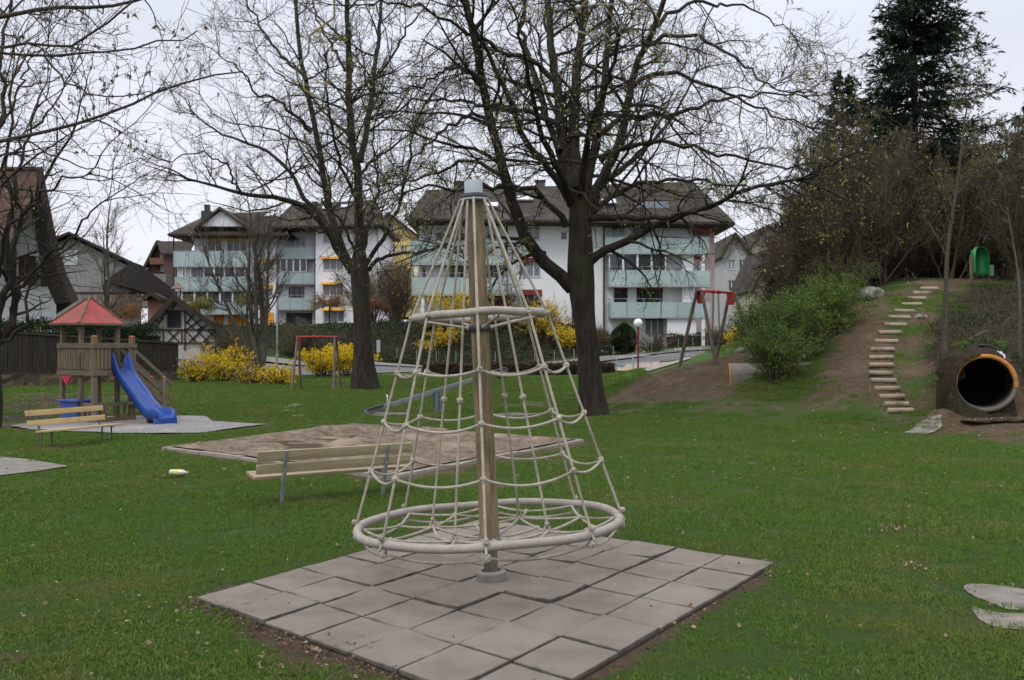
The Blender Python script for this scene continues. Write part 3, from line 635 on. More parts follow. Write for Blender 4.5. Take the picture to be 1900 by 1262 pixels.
# local frame: +x = slide side normal (.857,-.515); +y = (.515,.857); platform x in [-1.35,0], y in [0,1.05]
DK = 1.27
def post(x, y, z1, z0=-.2, s=.1, m=M_wood, nm='post'):
    return MB().bx(x-s/2, x+s/2, y-s/2, y+s/2, z0, z1).build(nm, m, tw, bevel=.008, smooth=True)
for x, y in ((-1.33, .02), (-.58, .02), (-1.33, 1.03), (-.58, 1.03)): post(x, y, 2.52)
for x, y in ((-.03, -.0), (-.03, 1.05)):
    p = post(x, y, 2.13, s=.115)
    MB().lathe([(.075, 0), (.07, .012), (.0, .03)], c=(x, y, 2.13), n=12).build('post_cap', M_redcap, p)
MB().bx(-1.4, .03, -.03, 1.1, DK-.03, DK).build('deck', M_wood2, tw)
for n_, (a, b) in enumerate((((-1.42, -.06), (.03, -.06)), ((.05, -.08), (.05, 1.13)), ((-1.42, 1.10), (.03, 1.10)), ((-1.40, -.06), (-1.40, 1.1)))):
    a = Vector((*a, 0)); b = Vector((*b, 0)); up = Vector((0, 0, 1))
    MB().beam(a+up*(DK-.03), b+up*(DK-.03), .045, .13).build('deck_beam', M_wood2, tw, bevel=.006)
    MB().beam(a+up*1.91, b+up*1.91, .05, .12).build('handrail', M_wood2, tw, bevel=.006)
    mb = MB(); l = (b-a).length; n = int(l/.098)
    for k in range(n):
        s_ = (k+.5)/n
        if n_ == 1 and .42 < s_ < .80:
            if mb.v: mb.build('parapet', M_wood, tw, bevel=.004); mb = MB()
            continue
        if n_ == 2 and .3 < s_: continue
        p = a.lerp(b, s_); d = (b-a).normalized(); nn = Vector((d.y, -d.x, 0))*-.02
        mb.box(p+nn+Vector((rng.uniform(-.003, .003), rng.uniform(-.003, .003), (DK+.06+1.86)/2)), (.083, .022, 1.86-DK-.05), math.atan2(d.y, d.x)+rng.uniform(-.02, .02))
    mb.build('parapet', M_wood, tw, bevel=.004)
# roof
rf = empty('roof', (0, 0, 0)); rf.parent = tw
cx_, cy_ = -.93, .50; e = [(-1.56, -.19), (-.36, -.19), (-.36, 1.12), (-1.56, 1.12)]; ap = Vector((cx_, cy_, 3.14)); ze = 2.47
for i in range(4):
    a = Vector((*e[i], ze)); b = Vector((*e[(i+1) % 4], ze))
    MB().slab([a, b, ap], (0, 0, -.018)).build('roof_panel', M_redroof, rf)
    MB().beam(a+Vector((0, 0, .012)), ap+Vector((0, 0, .012)), .055, .03).build('hip_batten', mat('mossy_batten', (.16, .11, .055), (.22, .15, .08), scale=6), rf)
mb = MB()
for i in range(4): mb.beam(Vector((*e[i], ze-.03)), Vector((*e[(i+1) % 4], ze-.03)), .03, .05)
for x in (-1.33, -.58): mb.bx(x-.03, x+.03, -.1, 1.12, 2.40, 2.49)
mb.build('roof_frame', M_wood2, rf)
# under-deck pieces
MB().slab([(-1.28, -.07, DK-.10), (-.82, -.07, DK-.10), (-1.05, -.07, DK-.34)], (0, .03, 0)).build('red_pennant', mat('pink_red', (.50, .03, .07), (.58, .06, .10)), tw)
mb = MB().bx(-1.22, -.56, -.10, -.06, .05, .52).bx(-1.22, -.56, .42, .46, .05, .52); mb.build('counter_panel', M_bluepanel, tw)
MB().bx(-1.36, -.50, -.16, .5, .53, .565).build('counter_top', mat('blue_edge', (.06, .12, .38), (.08, .15, .42)), tw, bevel=.005)
for (a, b) in (((.04, -.02), (.04, 1.08)), ((-.5, .02), (-.06, -.0))):
    a = Vector((*a, 0)); b = Vector((*b, 0))
    MB().beam(a+Vector((0, 0, .46)), b+Vector((0, 0, .46)), .05, .09).build('low_rail', M_wood2, tw, bevel=.005)
    mb = MB(); n = max(2, int((b-a).length/.27))
    for k in range(n+1): p = a.lerp(b, k/n); mb.bx(p.x-.035, p.x+.035, p.y-.02, p.y+.02, 0, .43)
    mb.beam(a+Vector((0, 0, .08)), b+Vector((0, 0, .08)), .05, .14)
    mb.build('low_panel', M_wood, tw)
# stair at the back of the platform
for x in (-.02, -.55):
    p = post(x, 2.0, 1.08, s=.11)
    MB().lathe([(.07, 0), (.065, .012), (.0, .03)], c=(x, 2.0, 1.08), n=12).build('post_cap', M_redcap, p)
    for z in (1.85, 1.45): MB().beam((x, 1.05, z), (x, 2.3, z-1.0), .045, .09).build('stair_rail', M_wood2, tw, bevel=.005)
    MB().beam((x, 1.05, DK), (x, 2.45, .05), .045, .14).build('stringer', M_wood2, tw)
for k in range(6): MB().bx(-.55, -.02, 1.15+k*.21, 1.35+k*.21, 1.06-k*.19, 1.10-k*.19).build('stair_tread', M_wood2, tw)
# slide: one moulded trough
def slide():
    t = empty('slide', (-10.15, 22.3, 0), math.atan2(-.515, .857), 'blue plastic slide running down from the play tower to the gravel', 'slide')
    y0 = .66; w = .20
    prof = [(-.12, DK+.03), (.05, DK+.03), (.14, DK-.005), (.25, DK-.10), (.45, DK-.30), (.8, .68), (1.1, .415), (1.3, .275), (1.43, .225), (1.62, .215), (1.80, .205), (1.86, .175), (1.885, .10), (1.89, -.03)]
    from mathutils import geometry
    P_ = []
    for i in range(len(prof)-1):
        for k in range(4):
            u = k/4; p = [Vector((*prof[min(max(i+j, 0), len(prof)-1)], 0)) for j in (-1, 0, 1, 2)]
            P_.append(tuple((.5*((2*p[1])+(p[2]-p[0])*u+(2*p[0]-5*p[1]+4*p[2]-p[3])*u*u+(3*p[1]-p[0]-3*p[2]+p[3])*u**3))[:2]))
    P_.append(prof[-1]); V = []; Fc = []
    for i, (x, z) in enumerate(P_):
        s_ = x
        wall = .165
        if x < .5: wall = .13+.27*math.sin(max(0, min(1, (x+.14)/.46))*math.pi)**.8 if x < .32 else .13+.27*max(0, math.sin((x+.14)/.46*math.pi))
        if x < .5: wall = .165+.27*math.exp(-((x-.06)/.17)**2)
        if 1.15 < x < 1.75: wall = .165+.02*math.exp(-((x-1.6)/.12)**2)
        if x > 1.78: wall = max(.012, .165*(1-(x-1.78)/.08))
        zz = z
        cs = [(-w-.035, zz-.09), (-w-.04, zz+wall-.01), (-w-.03, zz+wall+.008), (-w-.008, zz+wall+.003), (-w+.008, zz+.06), (-w+.05, zz+.012), (-w+.11, zz), (0, zz-.004), (w-.11, zz), (w-.05, zz+.012), (w-.008, zz+.06), (w+.008, zz+wall+.003), (w+.03, zz+wall+.008), (w+.04, zz+wall-.01), (w+.035, zz-.09), (0, zz-.05)]
        for y, q in cs: V.append((x, y0+y, max(q, -.03)))
    n = 16
    for i in range(len(P_)-1):
        for j in range(n): Fc.append((i*n+j, (i+1)*n+j, (i+1)*n+(j+1) % n, i*n+(j+1) % n))
    o = mkfast('slide_trough', np.array(V), [np.array(Fc)], M_blue, t)
    # end skirt
    MB().bx(1.60, 1.885, y0-w-.036, y0+w+.036, -.03, .19).build('slide_foot', M_blue, t, bevel=.02, smooth=True)
    MB().bx(1.25, 1.31, y0-.16, y0+.16, -.05, .22).build('slide_support', M_wood, t)
    return t
slide()
# ------------------------------------------------------------------ seesaw
M_greymetal = mat('painted_grey_metal', (.12, .13, .155), (.17, .185, .21), scale=5, rough=.6, spec=.4, c3=(.21, .21, .20), s3=3)
M_chrome = mat('chrome_handle', (.6, .6, .6), (.7, .7, .7), rough=.25, metal=.9)
def seesaw():
    a = W(682, 766, 25.2); b = W(946, 686, 26.4); pv = a.lerp(b, .48); d = b-a
    t = empty('seesaw', (pv.x, pv.y, 0), math.atan2(d.y, d.x), 'long grey metal seesaw tilted down to its left end beyond the sandpit', 'seesaw')
    Lh = math.hypot(d.x, d.y)/2; sl_ = (b.z-a.z)/2; z0 = (a.z+b.z)/2+.0
    MB().beam((-Lh, 0, z0-sl_), (Lh, 0, z0+sl_), .10, .13).build('seesaw_beam', M_greymetal, t, bevel=.012, smooth=True)
    mb = MB().bx(-.10, .0, -.14, -.09, 0, z0+.06).bx(-.10, .0, .09, .14, 0, z0+.06).bx(.03, .09, -.1, .1, 0, z0-.1).beam((-.05, -.17, z0), (-.05, .17, z0), .06, .06)
    mb.build('pivot_stand', M_greymetal, t, bevel=.006)
    for s_ in (-1, 1):
        p = Vector((s_*(Lh-.28), 0, z0+s_*sl_*(1-.28/Lh)+.075)); k = Vector((-s_*.42, 0, -s_*sl_/Lh*s_*.0))
        mb = MB().beam(p+Vector((-.22, 0, -.22*sl_/Lh)), p+Vector((.22, 0, .22*sl_/Lh)), .26, .04).build('seat', mat('black_rubber', (.03, .03, .032), (.05, .05, .05), rough=.7), t, bevel=.01)
        q = p+Vector((-s_*.33, 0, -.33*sl_/Lh*s_))
        MB().tube([q+Vector((0, -.12, -.02)), q+Vector((0, -.13, .17)), q+Vector((0, -.08, .24)), q+Vector((0, .08, .24)), q+Vector((0, .13, .17)), q+Vector((0, .12, -.02))], .014, 8).build('handle', M_chrome, t, smooth=True)
        e_ = Vector((s_*(Lh-.18), 0, z0+s_*sl_-.14))
        ring = [e_+Vector((math.cos(i*math.pi/5)*.13, 0, math.sin(i*math.pi/5)*.10)) for i in range(10)]
        MB().tube(ring, .032, 8, closed=True).build('bumper', mat('black_rubber', (.03, .03, .032)), t, smooth=True)
seesaw()
# ------------------------------------------------------------------ swings
M_log = mat('grey_log', (.11, .09, .070), (.18, .15, .12), scale=5, rough=.85, bump=.5, stretch=(3, 3, .4))
M_red = mat('red_paint', (.28, .02, .022), (.36, .035, .035), scale=3, rough=.5)
M_chain = mat('chain', (.10, .07, .06), (.16, .12, .10), rough=.6, metal=.6)
def swing(loc, rz, wid, H, spread, label, seats=1):
    t = empty('swing_set', loc, rz, label, 'swing', 'A-frame swings')
    for s_ in (-1, 1):
        for q in (-1, 1):
            ft = Vector((s_*(wid/2+.10), q*spread, 0)); g = G(*(Matrix.Rotation(rz, 2, 'Z')@ft.to_2d()+Vector(loc).to_2d()))-loc[2]
            ft.z = g-.1
            MB().tube([ft, Vector((s_*wid/2, q*.10, H+.03))], [.062, .055], 12).build('leg', M_log, t, smooth=True)
        MB().slab([(s_*(wid/2)-.05*s_, -.20, H-.02), (s_*(wid/2)-.05*s_, .20, H-.02), (s_*(wid/2)-.05*s_, .12, H-.42), (s_*(wid/2)-.05*s_, -.12, H-.42)], (.025, 0, 0)).build('bracket', M_red, t)
    MB().tube([(-wid/2-.1, 0, H), (wid/2+.1, 0, H)], .045, 12).build('crossbar', M_red, t, smooth=True)
    for x in (-.14, .14): MB().lathe([(.0, -.05), (.06, -.04), (.075, 0), (.06, .04), (0, .05)], c=(x, 0, H), n=10, M=Matrix.Rotation(R(90), 3, 'Y')).build('swing_hub', M_red, t, smooth=True)
    mb = MB(); 
    for q in (-1, 1):
        for x in (-.2, .2): mb.tube([(x*.6, q*.02, H-.04), (x, q*.02, .55)], .011, 5)
    mb.build('chain', M_chain, t)
    MB().bx(-.24, .24, -.11, .11, .50, .54).build('swing_seat', mat('black_rubber', (.03, .03, .032)), t, bevel=.012)
    return t
swing((-8.48, 39.8, G(-8.48, 39.8)), R(-2), 1.62, 2.28, .72, 'wooden A-frame swing with red crossbar on the lawn left of the tree trunk')
swing((6.9, 31.0, G(6.9, 31.0)), R(38), 1.7, 2.25, .80, 'wooden A-frame swing with red crossbar on the dirt mound beside the green bush')
# ------------------------------------------------------------------ street things
def tubeobj(name, pts, r, m, parent=None, n=10): return MB().tube(pts, r, n).build(name, m, parent, smooth=True)
p = GP(1184, 58); t = empty('globe_lamp', p, 0, 'white globe lamp on a dark red pole beside the footpath', 'street lamp')
tubeobj('lamp_pole', [(0, 0, -.2), (0, 0, 2.75)], .06, mat('dark_red_paint', (.16, .016, .02), (.22, .03, .035)), t)
MB().lathe([(.09, 2.72), (.13, 2.76), (.0, 2.78)]).build('lamp_collar', mat('dark_red_paint', (.2, .02, .025)), t)
MB().lathe([(.02, 2.72)]+[(.28*math.sin(a), 3.0-.28*math.cos(a)) for a in [i*math.pi/14 for i in range(1, 14)]]+[(.0, 3.28)], n=24).build('lamp_globe', mat('opal_globe', (.80, .80, .80), (.84, .84, .84), rough=.3), t, smooth=True)
p = GP(514, 63); t = empty('lamp_post', p, 0, 'slim grey lamp post standing behind the yellow bushes', 'lamp post')
tubeobj('mast', [(0, 0, -.3), (0, 0, 3.3), (0, .0, 5.0)], [.08, .06, .05], M_zinc, t); MB().lathe([(.10, 4.98), (.16, 5.03), (.15, 5.12), (.02, 5.16)], n=12).build('lamp_head', M_zinc, t)
p = GP(701, 66.5); t = empty('road_sign', p, R(75), 'narrow grey road sign seen edge-on beside the road', 'road sign')
tubeobj('sign_pole', [(0, 0, -.2), (0, 0, 2.0)], .03, M_zinc, t); MB().box((.05, -.03, 1.75), (.62, .02, .9)).build('sign_plate', mat('sign_back', (.42, .43, .44), (.5, .5, .51), rough=.5), t, bevel=.004)
# tubular barriers by the footpath
for k, (px0, px1, lab, dY) in enumerate(((1144, 1176, 'tubular steel barrier left of the red lamp pole, across the footpath', 65.2), (1174, 1209, 'tubular steel barrier right of and behind the red lamp pole', 66.2))):
    a, b = GP(px0, dY), GP(px1, dY); t = empty('pedestrian_barrier', a, math.atan2(b.y-a.y, b.x-a.x), lab, 'barrier', 'barriers on the footpath'); l = (b-a).length
    tubeobj('frame', [(0, 0, -.1), (0, 0, 1.0), (.06, 0, 1.06), (l-.06, 0, 1.06), (l, 0, 1.0), (l, 0, -.1)], .03, M_zinc, t)
    for z in (.35, .6, .12): tubeobj('rail', [(0, 0, z), (l, 0, z)], .018, M_zinc, t, 6)
# wire mesh fence along the road
mwire = mat('green_wire', (.05, .08, .06), (.08, .11, .09), rough=.6)
def wire_fence(px0, px1, Y0, Y1, h, n, label, group=None):
    t = empty('wire_fence', GP(px0, Y0), 0, label, 'wire fence', group); o = t.location
    pts = [GP(px0+(px1-px0)*k/n, Y0+(Y1-Y0)*k/n)-o for k in range(n+1)]
    for q in pts: tubeobj('post', [q-Vector((0, 0, .2)), q+Vector((0, 0, h))], .028, M_zinc, t, 6)
    mb = MB()
    for z in (h*.98, h*.8, h*.6, h*.4, h*.2, .05): mb.tube([q+Vector((0, 0, z)) for q in pts], .006, 4)
    for a, b in zip(pts[:-1], pts[1:]):
        m_ = int((b-a).length/.25)
        for k in range(m_): q = a.lerp(b, (k+.5)/m_); mb.tube([q, q+Vector((0, 0, h))], .004, 3)
    mb.build('wire_mesh', mwire, t)
wire_fence(1224, 1300, 64, 66, 1.3, 4, 'low wire mesh fence right of the footpath, behind the dirt mound')
wire_fence(700, 1138, 72.0, 74.5, 1.2, 12, 'long low wire mesh fence at the foot of the ivy bank')
wire_fence(1205, 1420, 77.5, 80, 1.0, 8, 'wire mesh fence on the far side of the road below the pink house end')
for px, Y, h, lab in ((816, 63, 1.6, 'thin wooden stake leaning beside the low hedge, left one of two'), (829, 63, 1.25, 'thin grey stake beside the low hedge, right one of two')):
    q = GP(px, Y); tag(tubeobj('stake', [q, q+Vector((-.08, 0, h))], .025, M_log, None, 6), lab, 'stake', 'stakes by the hedge')
# ------------------------------------------------------------------ boarded fence with stone footing
M_fence = mat('dark_fence_boards', (.028, .022, .018), (.062, .050, .040), scale=3, rough=.9, bump=.6, stretch=(4, 4, .4), c3=(.035, .042, .02), s3=1)
M_rubble = mat('rubble_wall', (.05, .042, .032), (.15, .125, .09), scale=2.2, rough=.95, bump=1, bscale=9, c3=(.16, .11, .05), s3=1.4)
def board_fence():
    A = Vector((-24.5, 37.0, 0)); B = Vector((-18.4, 50.5, 0)); d = B-A
    A = Vector((-26, 35.5, 0)); n = 12
    t = empty('board_fence', (A.x, A.y, 0), 0, 'dark vertical board fence on a low stone footing behind the play tower', 'fence')
    d = (B-A); l = d.length; u = d.normalized(); ang = math.atan2(u.y, u.x); o = Vector((A.x, A.y, 0))
    def topz(s): return 2.82-.80*s
    def basez(s): p = A.lerp(B, s); return .72-.18*s
    for k in range(n):
        s0, s1 = k/n, (k+1)/n; a = A.lerp(B, s0)-o; b = A.lerp(B, s1)-o; mb = MB(); m_ = 8
        for q in range(m_):
            s_ = (k+(q+.5)/m_)/n; p = A.lerp(B, s_)-o; w = l/n/m_
            h0, h1 = basez(s_), topz(s_)+rng.uniform(-.02, .02)
            mb.box((p.x+rng.uniform(-.01, .01), p.y, (h0+h1)/2), (w-.015, .03+rng.uniform(0, .015), h1-h0), ang+rng.uniform(-.03, .03))
        mb.build('board_panel', M_fence, t)
        MB().box((a.x-.04, a.y, (topz(s0)+.0)/2+.1), (.13, .13, topz(s0)+.15), ang).build('post', M_fence, t, bevel=.01)
    for zf in (lambda s: topz(s)+.03, lambda s: basez(s)-.02):
        mb = MB(); mb.beam(Vector((0, 0, zf(0))), B-o+Vector((0, 0, zf(1))), .16, .10); mb.build('rail', mat('mossy_rail', (.035, .038, .02), (.07, .065, .04), scale=4), t)
    V = []; Fc = []; m_ = 60
    for k in range(m_+1):
        p = A.lerp(B, k/m_)-o; g = G(p.x+o.x, p.y+o.y); nn = Vector((u.y, -u.x, 0))
        for j in range(5):
            off = nn*(.12+rng.uniform(-.05, .05)); z = g-.2+(basez(k/m_)-.07-g+.2)*j/4; V.append(tuple(p+off+Vector((0, 0, z))))
        V.append(tuple(p-nn*.2+Vector((0, 0, basez(k/m_)-.07))))
    for k in range(m_):
        for j in range(5): a = k*6+j; Fc.append((a, a+6, a+7, a+1))
    mkfast('stone_footing', np.array(V), [np.array(Fc)], M_rubble, t, smooth=False)
board_fence()
# ------------------------------------------------------------------ log stair on the mound
M_logstep = mat('log_step', (.25, .20, .145), (.37, .30, .22), scale=5, rough=.85, bump=.4, stretch=(.6, 4, 4), c3=(.17, .14, .10), s3=2)
st = empty('log_stair', W(1669, 761, 22.6), 0, 'curving flight of pale log steps climbing the bare earth mound', 'stair')
o_ = st.location.copy()
for i, (px, py, w) in enumerate(STEPS):
    Y = 22.6+(33-22.6)*i/17; p = W(px, py, Y); p.z = max(p.z, G(p.x, p.y)+.07); wd = w/3.1545/F*Y; q = p-o_; dx = rng.uniform(-.015, .015)
    MB().tube([q+Vector((-wd/2, dx, -.03)), q+Vector((wd/2, -dx, -.03+rng.uniform(-.012, .012)))], .072, 12).build('step', M_logstep, st, smooth=True)
# ------------------------------------------------------------------ concrete tubes
M_tube = mat('concrete_pipe', (.17, .155, .135), (.27, .25, .22), scale=3, rough=.9, bump=.4, c3=(.13, .12, .10), s3=1)
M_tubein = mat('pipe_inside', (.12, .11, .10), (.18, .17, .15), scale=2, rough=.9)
M_orange = mat('orange_paint', (.42, .16, .025), (.54, .23, .045), scale=6, rough=.7, c3=(.25, .13, .06), s3=5)
def pipe(loc, d, r, Lg, label, rim, rw=.09):
    t = empty('tunnel_pipe', loc, 0, label, 'concrete pipe', 'play tunnel pipes')
    z = Vector(d).normalized(); x = z.cross(Vector((0, 0, 1))).normalized(); y = z.cross(x); M_ = Matrix((x, y, z)).transposed()
    n = 40
    def ringmesh(nm, prof, m, a0=0, a1=2*math.pi):
        V = []; Fc = []; k = len(prof); full = a1-a0 > 6.28
        nn = n if full else n+1
        for rr, zz in prof:
            for j in range(nn):
                a = a0+(a1-a0)*j/n; V.append(tuple(M_@Vector((rr*math.cos(a), rr*math.sin(a), zz))))
        for i in range(k-1):
            for j in range(n):
                j2 = (j+1) % nn; Fc.append((i*nn+j, i*nn+j2, (i+1)*nn+j2, (i+1)*nn+j))
        return mkfast(nm, np.array(V), [np.array(Fc)], m, t)
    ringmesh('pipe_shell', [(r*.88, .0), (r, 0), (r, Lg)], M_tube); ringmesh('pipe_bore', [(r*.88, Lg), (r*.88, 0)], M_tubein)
    MB().poly([M_@Vector((r*.9*math.cos(a_), r*.9*math.sin(a_), Lg*.8)) for a_ in [i*math.pi/12 for i in range(24)]]).build('bore_shade_disc', mat('bore_shade', (.02, .016, .012)), t)  # added dark disc stands in for the unlit depth of the bore
    ringmesh('painted_rim', [(r*.872, .05), (r*.872, -.012), (r*1.012, -.012), (r*1.012, rw)], M_orange, *rim)
    return t
pc = PIPE.copy()
pipe(pc, (PDX, 1, -.02), PR, 3.4, 'large round concrete tunnel opening with an orange rim at the right foot of the mound', (math.pi*.98, math.pi*2.04))
pc = W(1353, 709, 28.0)
pipe(pc, (1, -.20, .02), .57, 2.6, 'grey concrete tunnel pipe with thin orange edge poking from the dirt spur', (0, 2*math.pi), .025)
# ------------------------------------------------------------------ boulder, green chute
def rock(name, p, s, seed, m, label, cat, sub=3, group=None):
    bm = bmesh.new(); bmesh.ops.create_icosphere(bm, subdivisions=sub, radius=1); rg = random.Random(seed)
    from mathutils import noise
    for v in bm.verts:
        n = noise.noise(v.co*1.3+Vector((seed, 0, 0)))*.35+noise.noise(v.co*3+Vector((seed, 5, 0)))*.12
        v.co = Vector((v.co.x*s[0], v.co.y*s[1], v.co.z*s[2]))*(1+n)
    me = bpy.data.meshes.new(name); bm.to_mesh(me); bm.free(); me.materials.append(m)
    for f in me.polygons: f.use_smooth = True
    o = bpy.data.objects.new(name, me); COL.objects.link(o); o.location = p; tag(o, label, cat, group); return o
M_rock = mat('boulder', (.15, .135, .115), (.33, .31, .28), scale=2, rough=.9, bump=.7, bscale=8, c3=(.09, .085, .07), s3=1.5)
q = GP(1615, 32.4); rock('boulder', q+Vector((0, 0, .18)), (.46, .35, .27), 4, M_rock, 'rounded grey boulder at the top left of the earth mound', 'boulder')
q = GP(1708, 30); rock('rock', q+Vector((0, 0, .02)), (.22, .16, .09), 9, M_rock, 'small flat stone right of the upper log steps', 'rock')
q = GP(1375, 31.2); rock('rock', q+Vector((0.1, 0, .05)), (.3, .2, .14), 12, M_rock, 'dark stone between the swing foot and the pipe', 'rock')
q = GP(1818, 34.6)
t = empty('tube_slide', q, R(20), 'bright green plastic slide entrance half hidden among trunks on the mound top', 'slide')
M_green = mat('green_plastic', (.012, .20, .05), (.02, .28, .08), rough=.4, spec=.5)
prof = [(.34, .15), (.37, .3), (.38, .8), (.34, 1.05), (.22, 1.2), (.0, 1.26)]
V = []; Fc = []; n = 14
for r_, z_ in prof:
    for j in range(n+1): a = -.7+4.3*j/n; V.append((r_*math.cos(a), r_*.8*math.sin(a), z_))
for i in range(len(prof)-1):
    for j in range(n): Fc.append((i*(n+1)+j, i*(n+1)+j+1, (i+1)*(n+1)+j+1, (i+1)*(n+1)+j))
o = mkfast('slide_hood', np.array(V), [np.array(Fc)], M_green, t); s_ = o.modifiers.new('s', 'SOLIDIFY'); s_.thickness = .03
MB().bx(-.5, -.42, -.1, .0, -.2, .9).bx(.38, .46, -.1, 0, -.2, .5).build('slide_post', M_wood, t)
MB().bx(.35, .5, -.2, -.1, .15, .55).build('slide_lip', mat('pale_green', (.25, .5, .35), (.3, .55, .4)), t)
# ------------------------------------------------------------------ vegetation generators (numpy batches)
def norm(a): return a/(np.linalg.norm(a, axis=-1, keepdims=True)+1e-12)
def resample(pts, m, jit=0, rg=None):
    P_ = np.array([tuple(p) for p in pts], float)
    # Catmull-Rom then even resample
    Q_ = []
    for i in range(len(P_)-1):
        p = [P_[min(max(i+j, 0), len(P_)-1)] for j in (-1, 0, 1, 2)]
        for k in range(8):
            u = k/8; Q_.append(.5*((2*p[1])+(p[2]-p[0])*u+(2*p[0]-5*p[1]+4*p[2]-p[3])*u*u+(3*p[1]-p[0]-3*p[2]+p[3])*u**3))
    Q_.append(P_[-1]); Q_ = np.array(Q_); s = np.r_[0, np.cumsum(np.linalg.norm(np.diff(Q_, axis=0), axis=1))]
    t = np.linspace(0, s[-1], m); out = np.stack([np.interp(t, s, Q_[:, k]) for k in range(3)], -1)
    if jit: out[1:-1] += rg.randn(m-2, 3)*jit
    return out, s[-1]
def grow(S, D, Ln, R0, m, rg, wander=.15, trop=0., taper=.3, tropend=0.):
    n = len(S); P_ = np.zeros((n, m, 3)); P_[:, 0] = S; d = norm(D); st = (Ln/(m-1))[:, None]
    for i in range(1, m):
        d = d+wander*rg.randn(n, 3); d[:, 2] += trop+tropend*(i/m); d = norm(d); P_[:, i] = P_[:, i-1]+d*st
    return P_, R0[:, None]*np.linspace(1, taper, m)[None]
def spawn(P_, R_, Ls, k, rg, s0=.15, s1=1., a0=30, a1=65, lf=.5, lv=.35, rf=.55, rmin=.004, flat=0., up=0.):
    n, m, _ = P_.shape
    if np.isscalar(k): k = np.full(n, k)
    par = np.repeat(np.arange(n), k); N_ = len(par)
    s = s0+(s1-s0)*rg.rand(N_); f = s*(m-1); i = np.minimum(f.astype(int), m-2); u = (f-i)[:, None]
    pos = P_[par, i]*(1-u)+P_[par, i+1]*u; t = norm(P_[par, i+1]-P_[par, i]); r = R_[par, i]*(1-u[:, 0])+R_[par, i+1]*u[:, 0]
    q = rg.randn(N_, 3); q[:, 2] = q[:, 2]*(1-flat)+up; q = norm(q-t*(q*t).sum(1, keepdims=True))
    a = np.radians(a0+(a1-a0)*rg.rand(N_))[:, None]; d = t*np.cos(a)+q*np.sin(a)
    ln = Ls[par]*lf*(1-.45*s)*(1+lv*(rg.rand(N_)*2-1))
    return pos, d, ln, np.maximum(r*rf*(.7+.5*rg.rand(N_)), rmin)
def tubesN(P_, R_, k):
    """batch of tubes -> verts, quads"""
    n, m, _ = P_.shape; t = np.empty_like(P_); t[:, 1:-1] = P_[:, 2:]-P_[:, :-2]; t[:, 0] = P_[:, 1]-P_[:, 0]; t[:, -1] = P_[:, -1]-P_[:, -2]; t = norm(t)
    mean = norm(P_[:, -1]-P_[:, 0]); ref = np.where(np.abs(mean[:, 2:3]) > .7, np.array([[1., .13, 0]]), np.array([[.1, .2, 1.]]))
    x = norm(np.cross(np.broadcast_to(ref[:, None], t.shape), t)); y = np.cross(t, x)
    a = np.arange(k)*2*np.pi/k
    V = P_[:, :, None]+(x[:, :, None]*np.cos(a)[None, None, :, None]+y[:, :, None]*np.sin(a)[None, None, :, None])*R_[:, :, None, None]
    I = np.arange(n*m*k).reshape(n, m, k); J = np.roll(I, -1, 2)
    F_ = np.stack([I[:, :-1], J[:, :-1], J[:, 1:], I[:, 1:]], -1).reshape(-1, 4)
    return V.reshape(-1, 3), F_
class Acc:
    def __init__(s): s.V = []; s.F = {}; s.n = 0
    def add(s, V, F_): s.V.append(V); s.F.setdefault(F_.shape[1], []).append(F_+s.n); s.n += len(V)
    def tubes(s, P_, R_, k): s.add(*tubesN(P_, R_, k))
    def cards(s, C_, size, rg, D=None, aspect=.5, tri=False, fold=True):
        """small leaf shapes, a rhombus each, random facing"""
        n = len(C_); d = norm(rg.randn(n, 3)) if D is None else norm(D+.001*rg.randn(n, 3)); q = norm(np.cross(d, rg.randn(n, 3)))
        sz = (size*(.6+.8*rg.rand(n)))[:, None]; a = C_; b = C_+d*sz*.5+q*sz*aspect*.5; c = C_+d*sz; e = C_+d*sz*.5-q*sz*aspect*.5
        V = np.stack([a, b, c, e], 1).reshape(-1, 3); s.add(V, np.arange(n*4).reshape(n, 4))
    def build(s, name, m, parent=None, smooth=True):
        if not s.V: return None
        return mkfast(name, np.concatenate(s.V), [np.concatenate(f) for f in s.F.values()], m, parent, smooth)
def along(P_, n, rg, s0=0.2, jit=.0):
    k, m, _ = P_.shape; p = rg.randint(0, k, n); f = (s0+(1-s0)*rg.rand(n))*(m-1); i = np.minimum(f.astype(int), m-2); u = (f-i)[:, None]
    return P_[p, i]*(1-u)+P_[p, i+1]*u+jit*rg.randn(n, 3), norm(P_[p, i+1]-P_[p, i])
def setloc(o_list, loc): pass

M_barkd = mat('bark_dark', (.013, .010, .008), (.044, .034, .026), scale=4, rough=.95, bump=1, bscale=14, stretch=(2.2, 2.2, .35), c3=(.036, .036, .018), s3=1.4)
M_twig = mat('twig_dark', (.040, .032, .026), (.065, .052, .042), scale=3, rough=.9)
M_barkg = mat('bark_grey', (.060, .053, .043), (.11, .098, .080), scale=5, rough=.9, bump=.6, stretch=(2, 2, .5), c3=(.07, .075, .04), s3=1.2)
M_twigb = mat('twig_brown', (.070, .052, .037), (.11, .084, .060), scale=2, rough=.9)
M_bud = leafmat('young_buds', (.20, .22, .035), (.30, .31, .06), scale=2)
M_moss = mat('moss', (.06, .065, .02), (.09, .095, .03), scale=4)

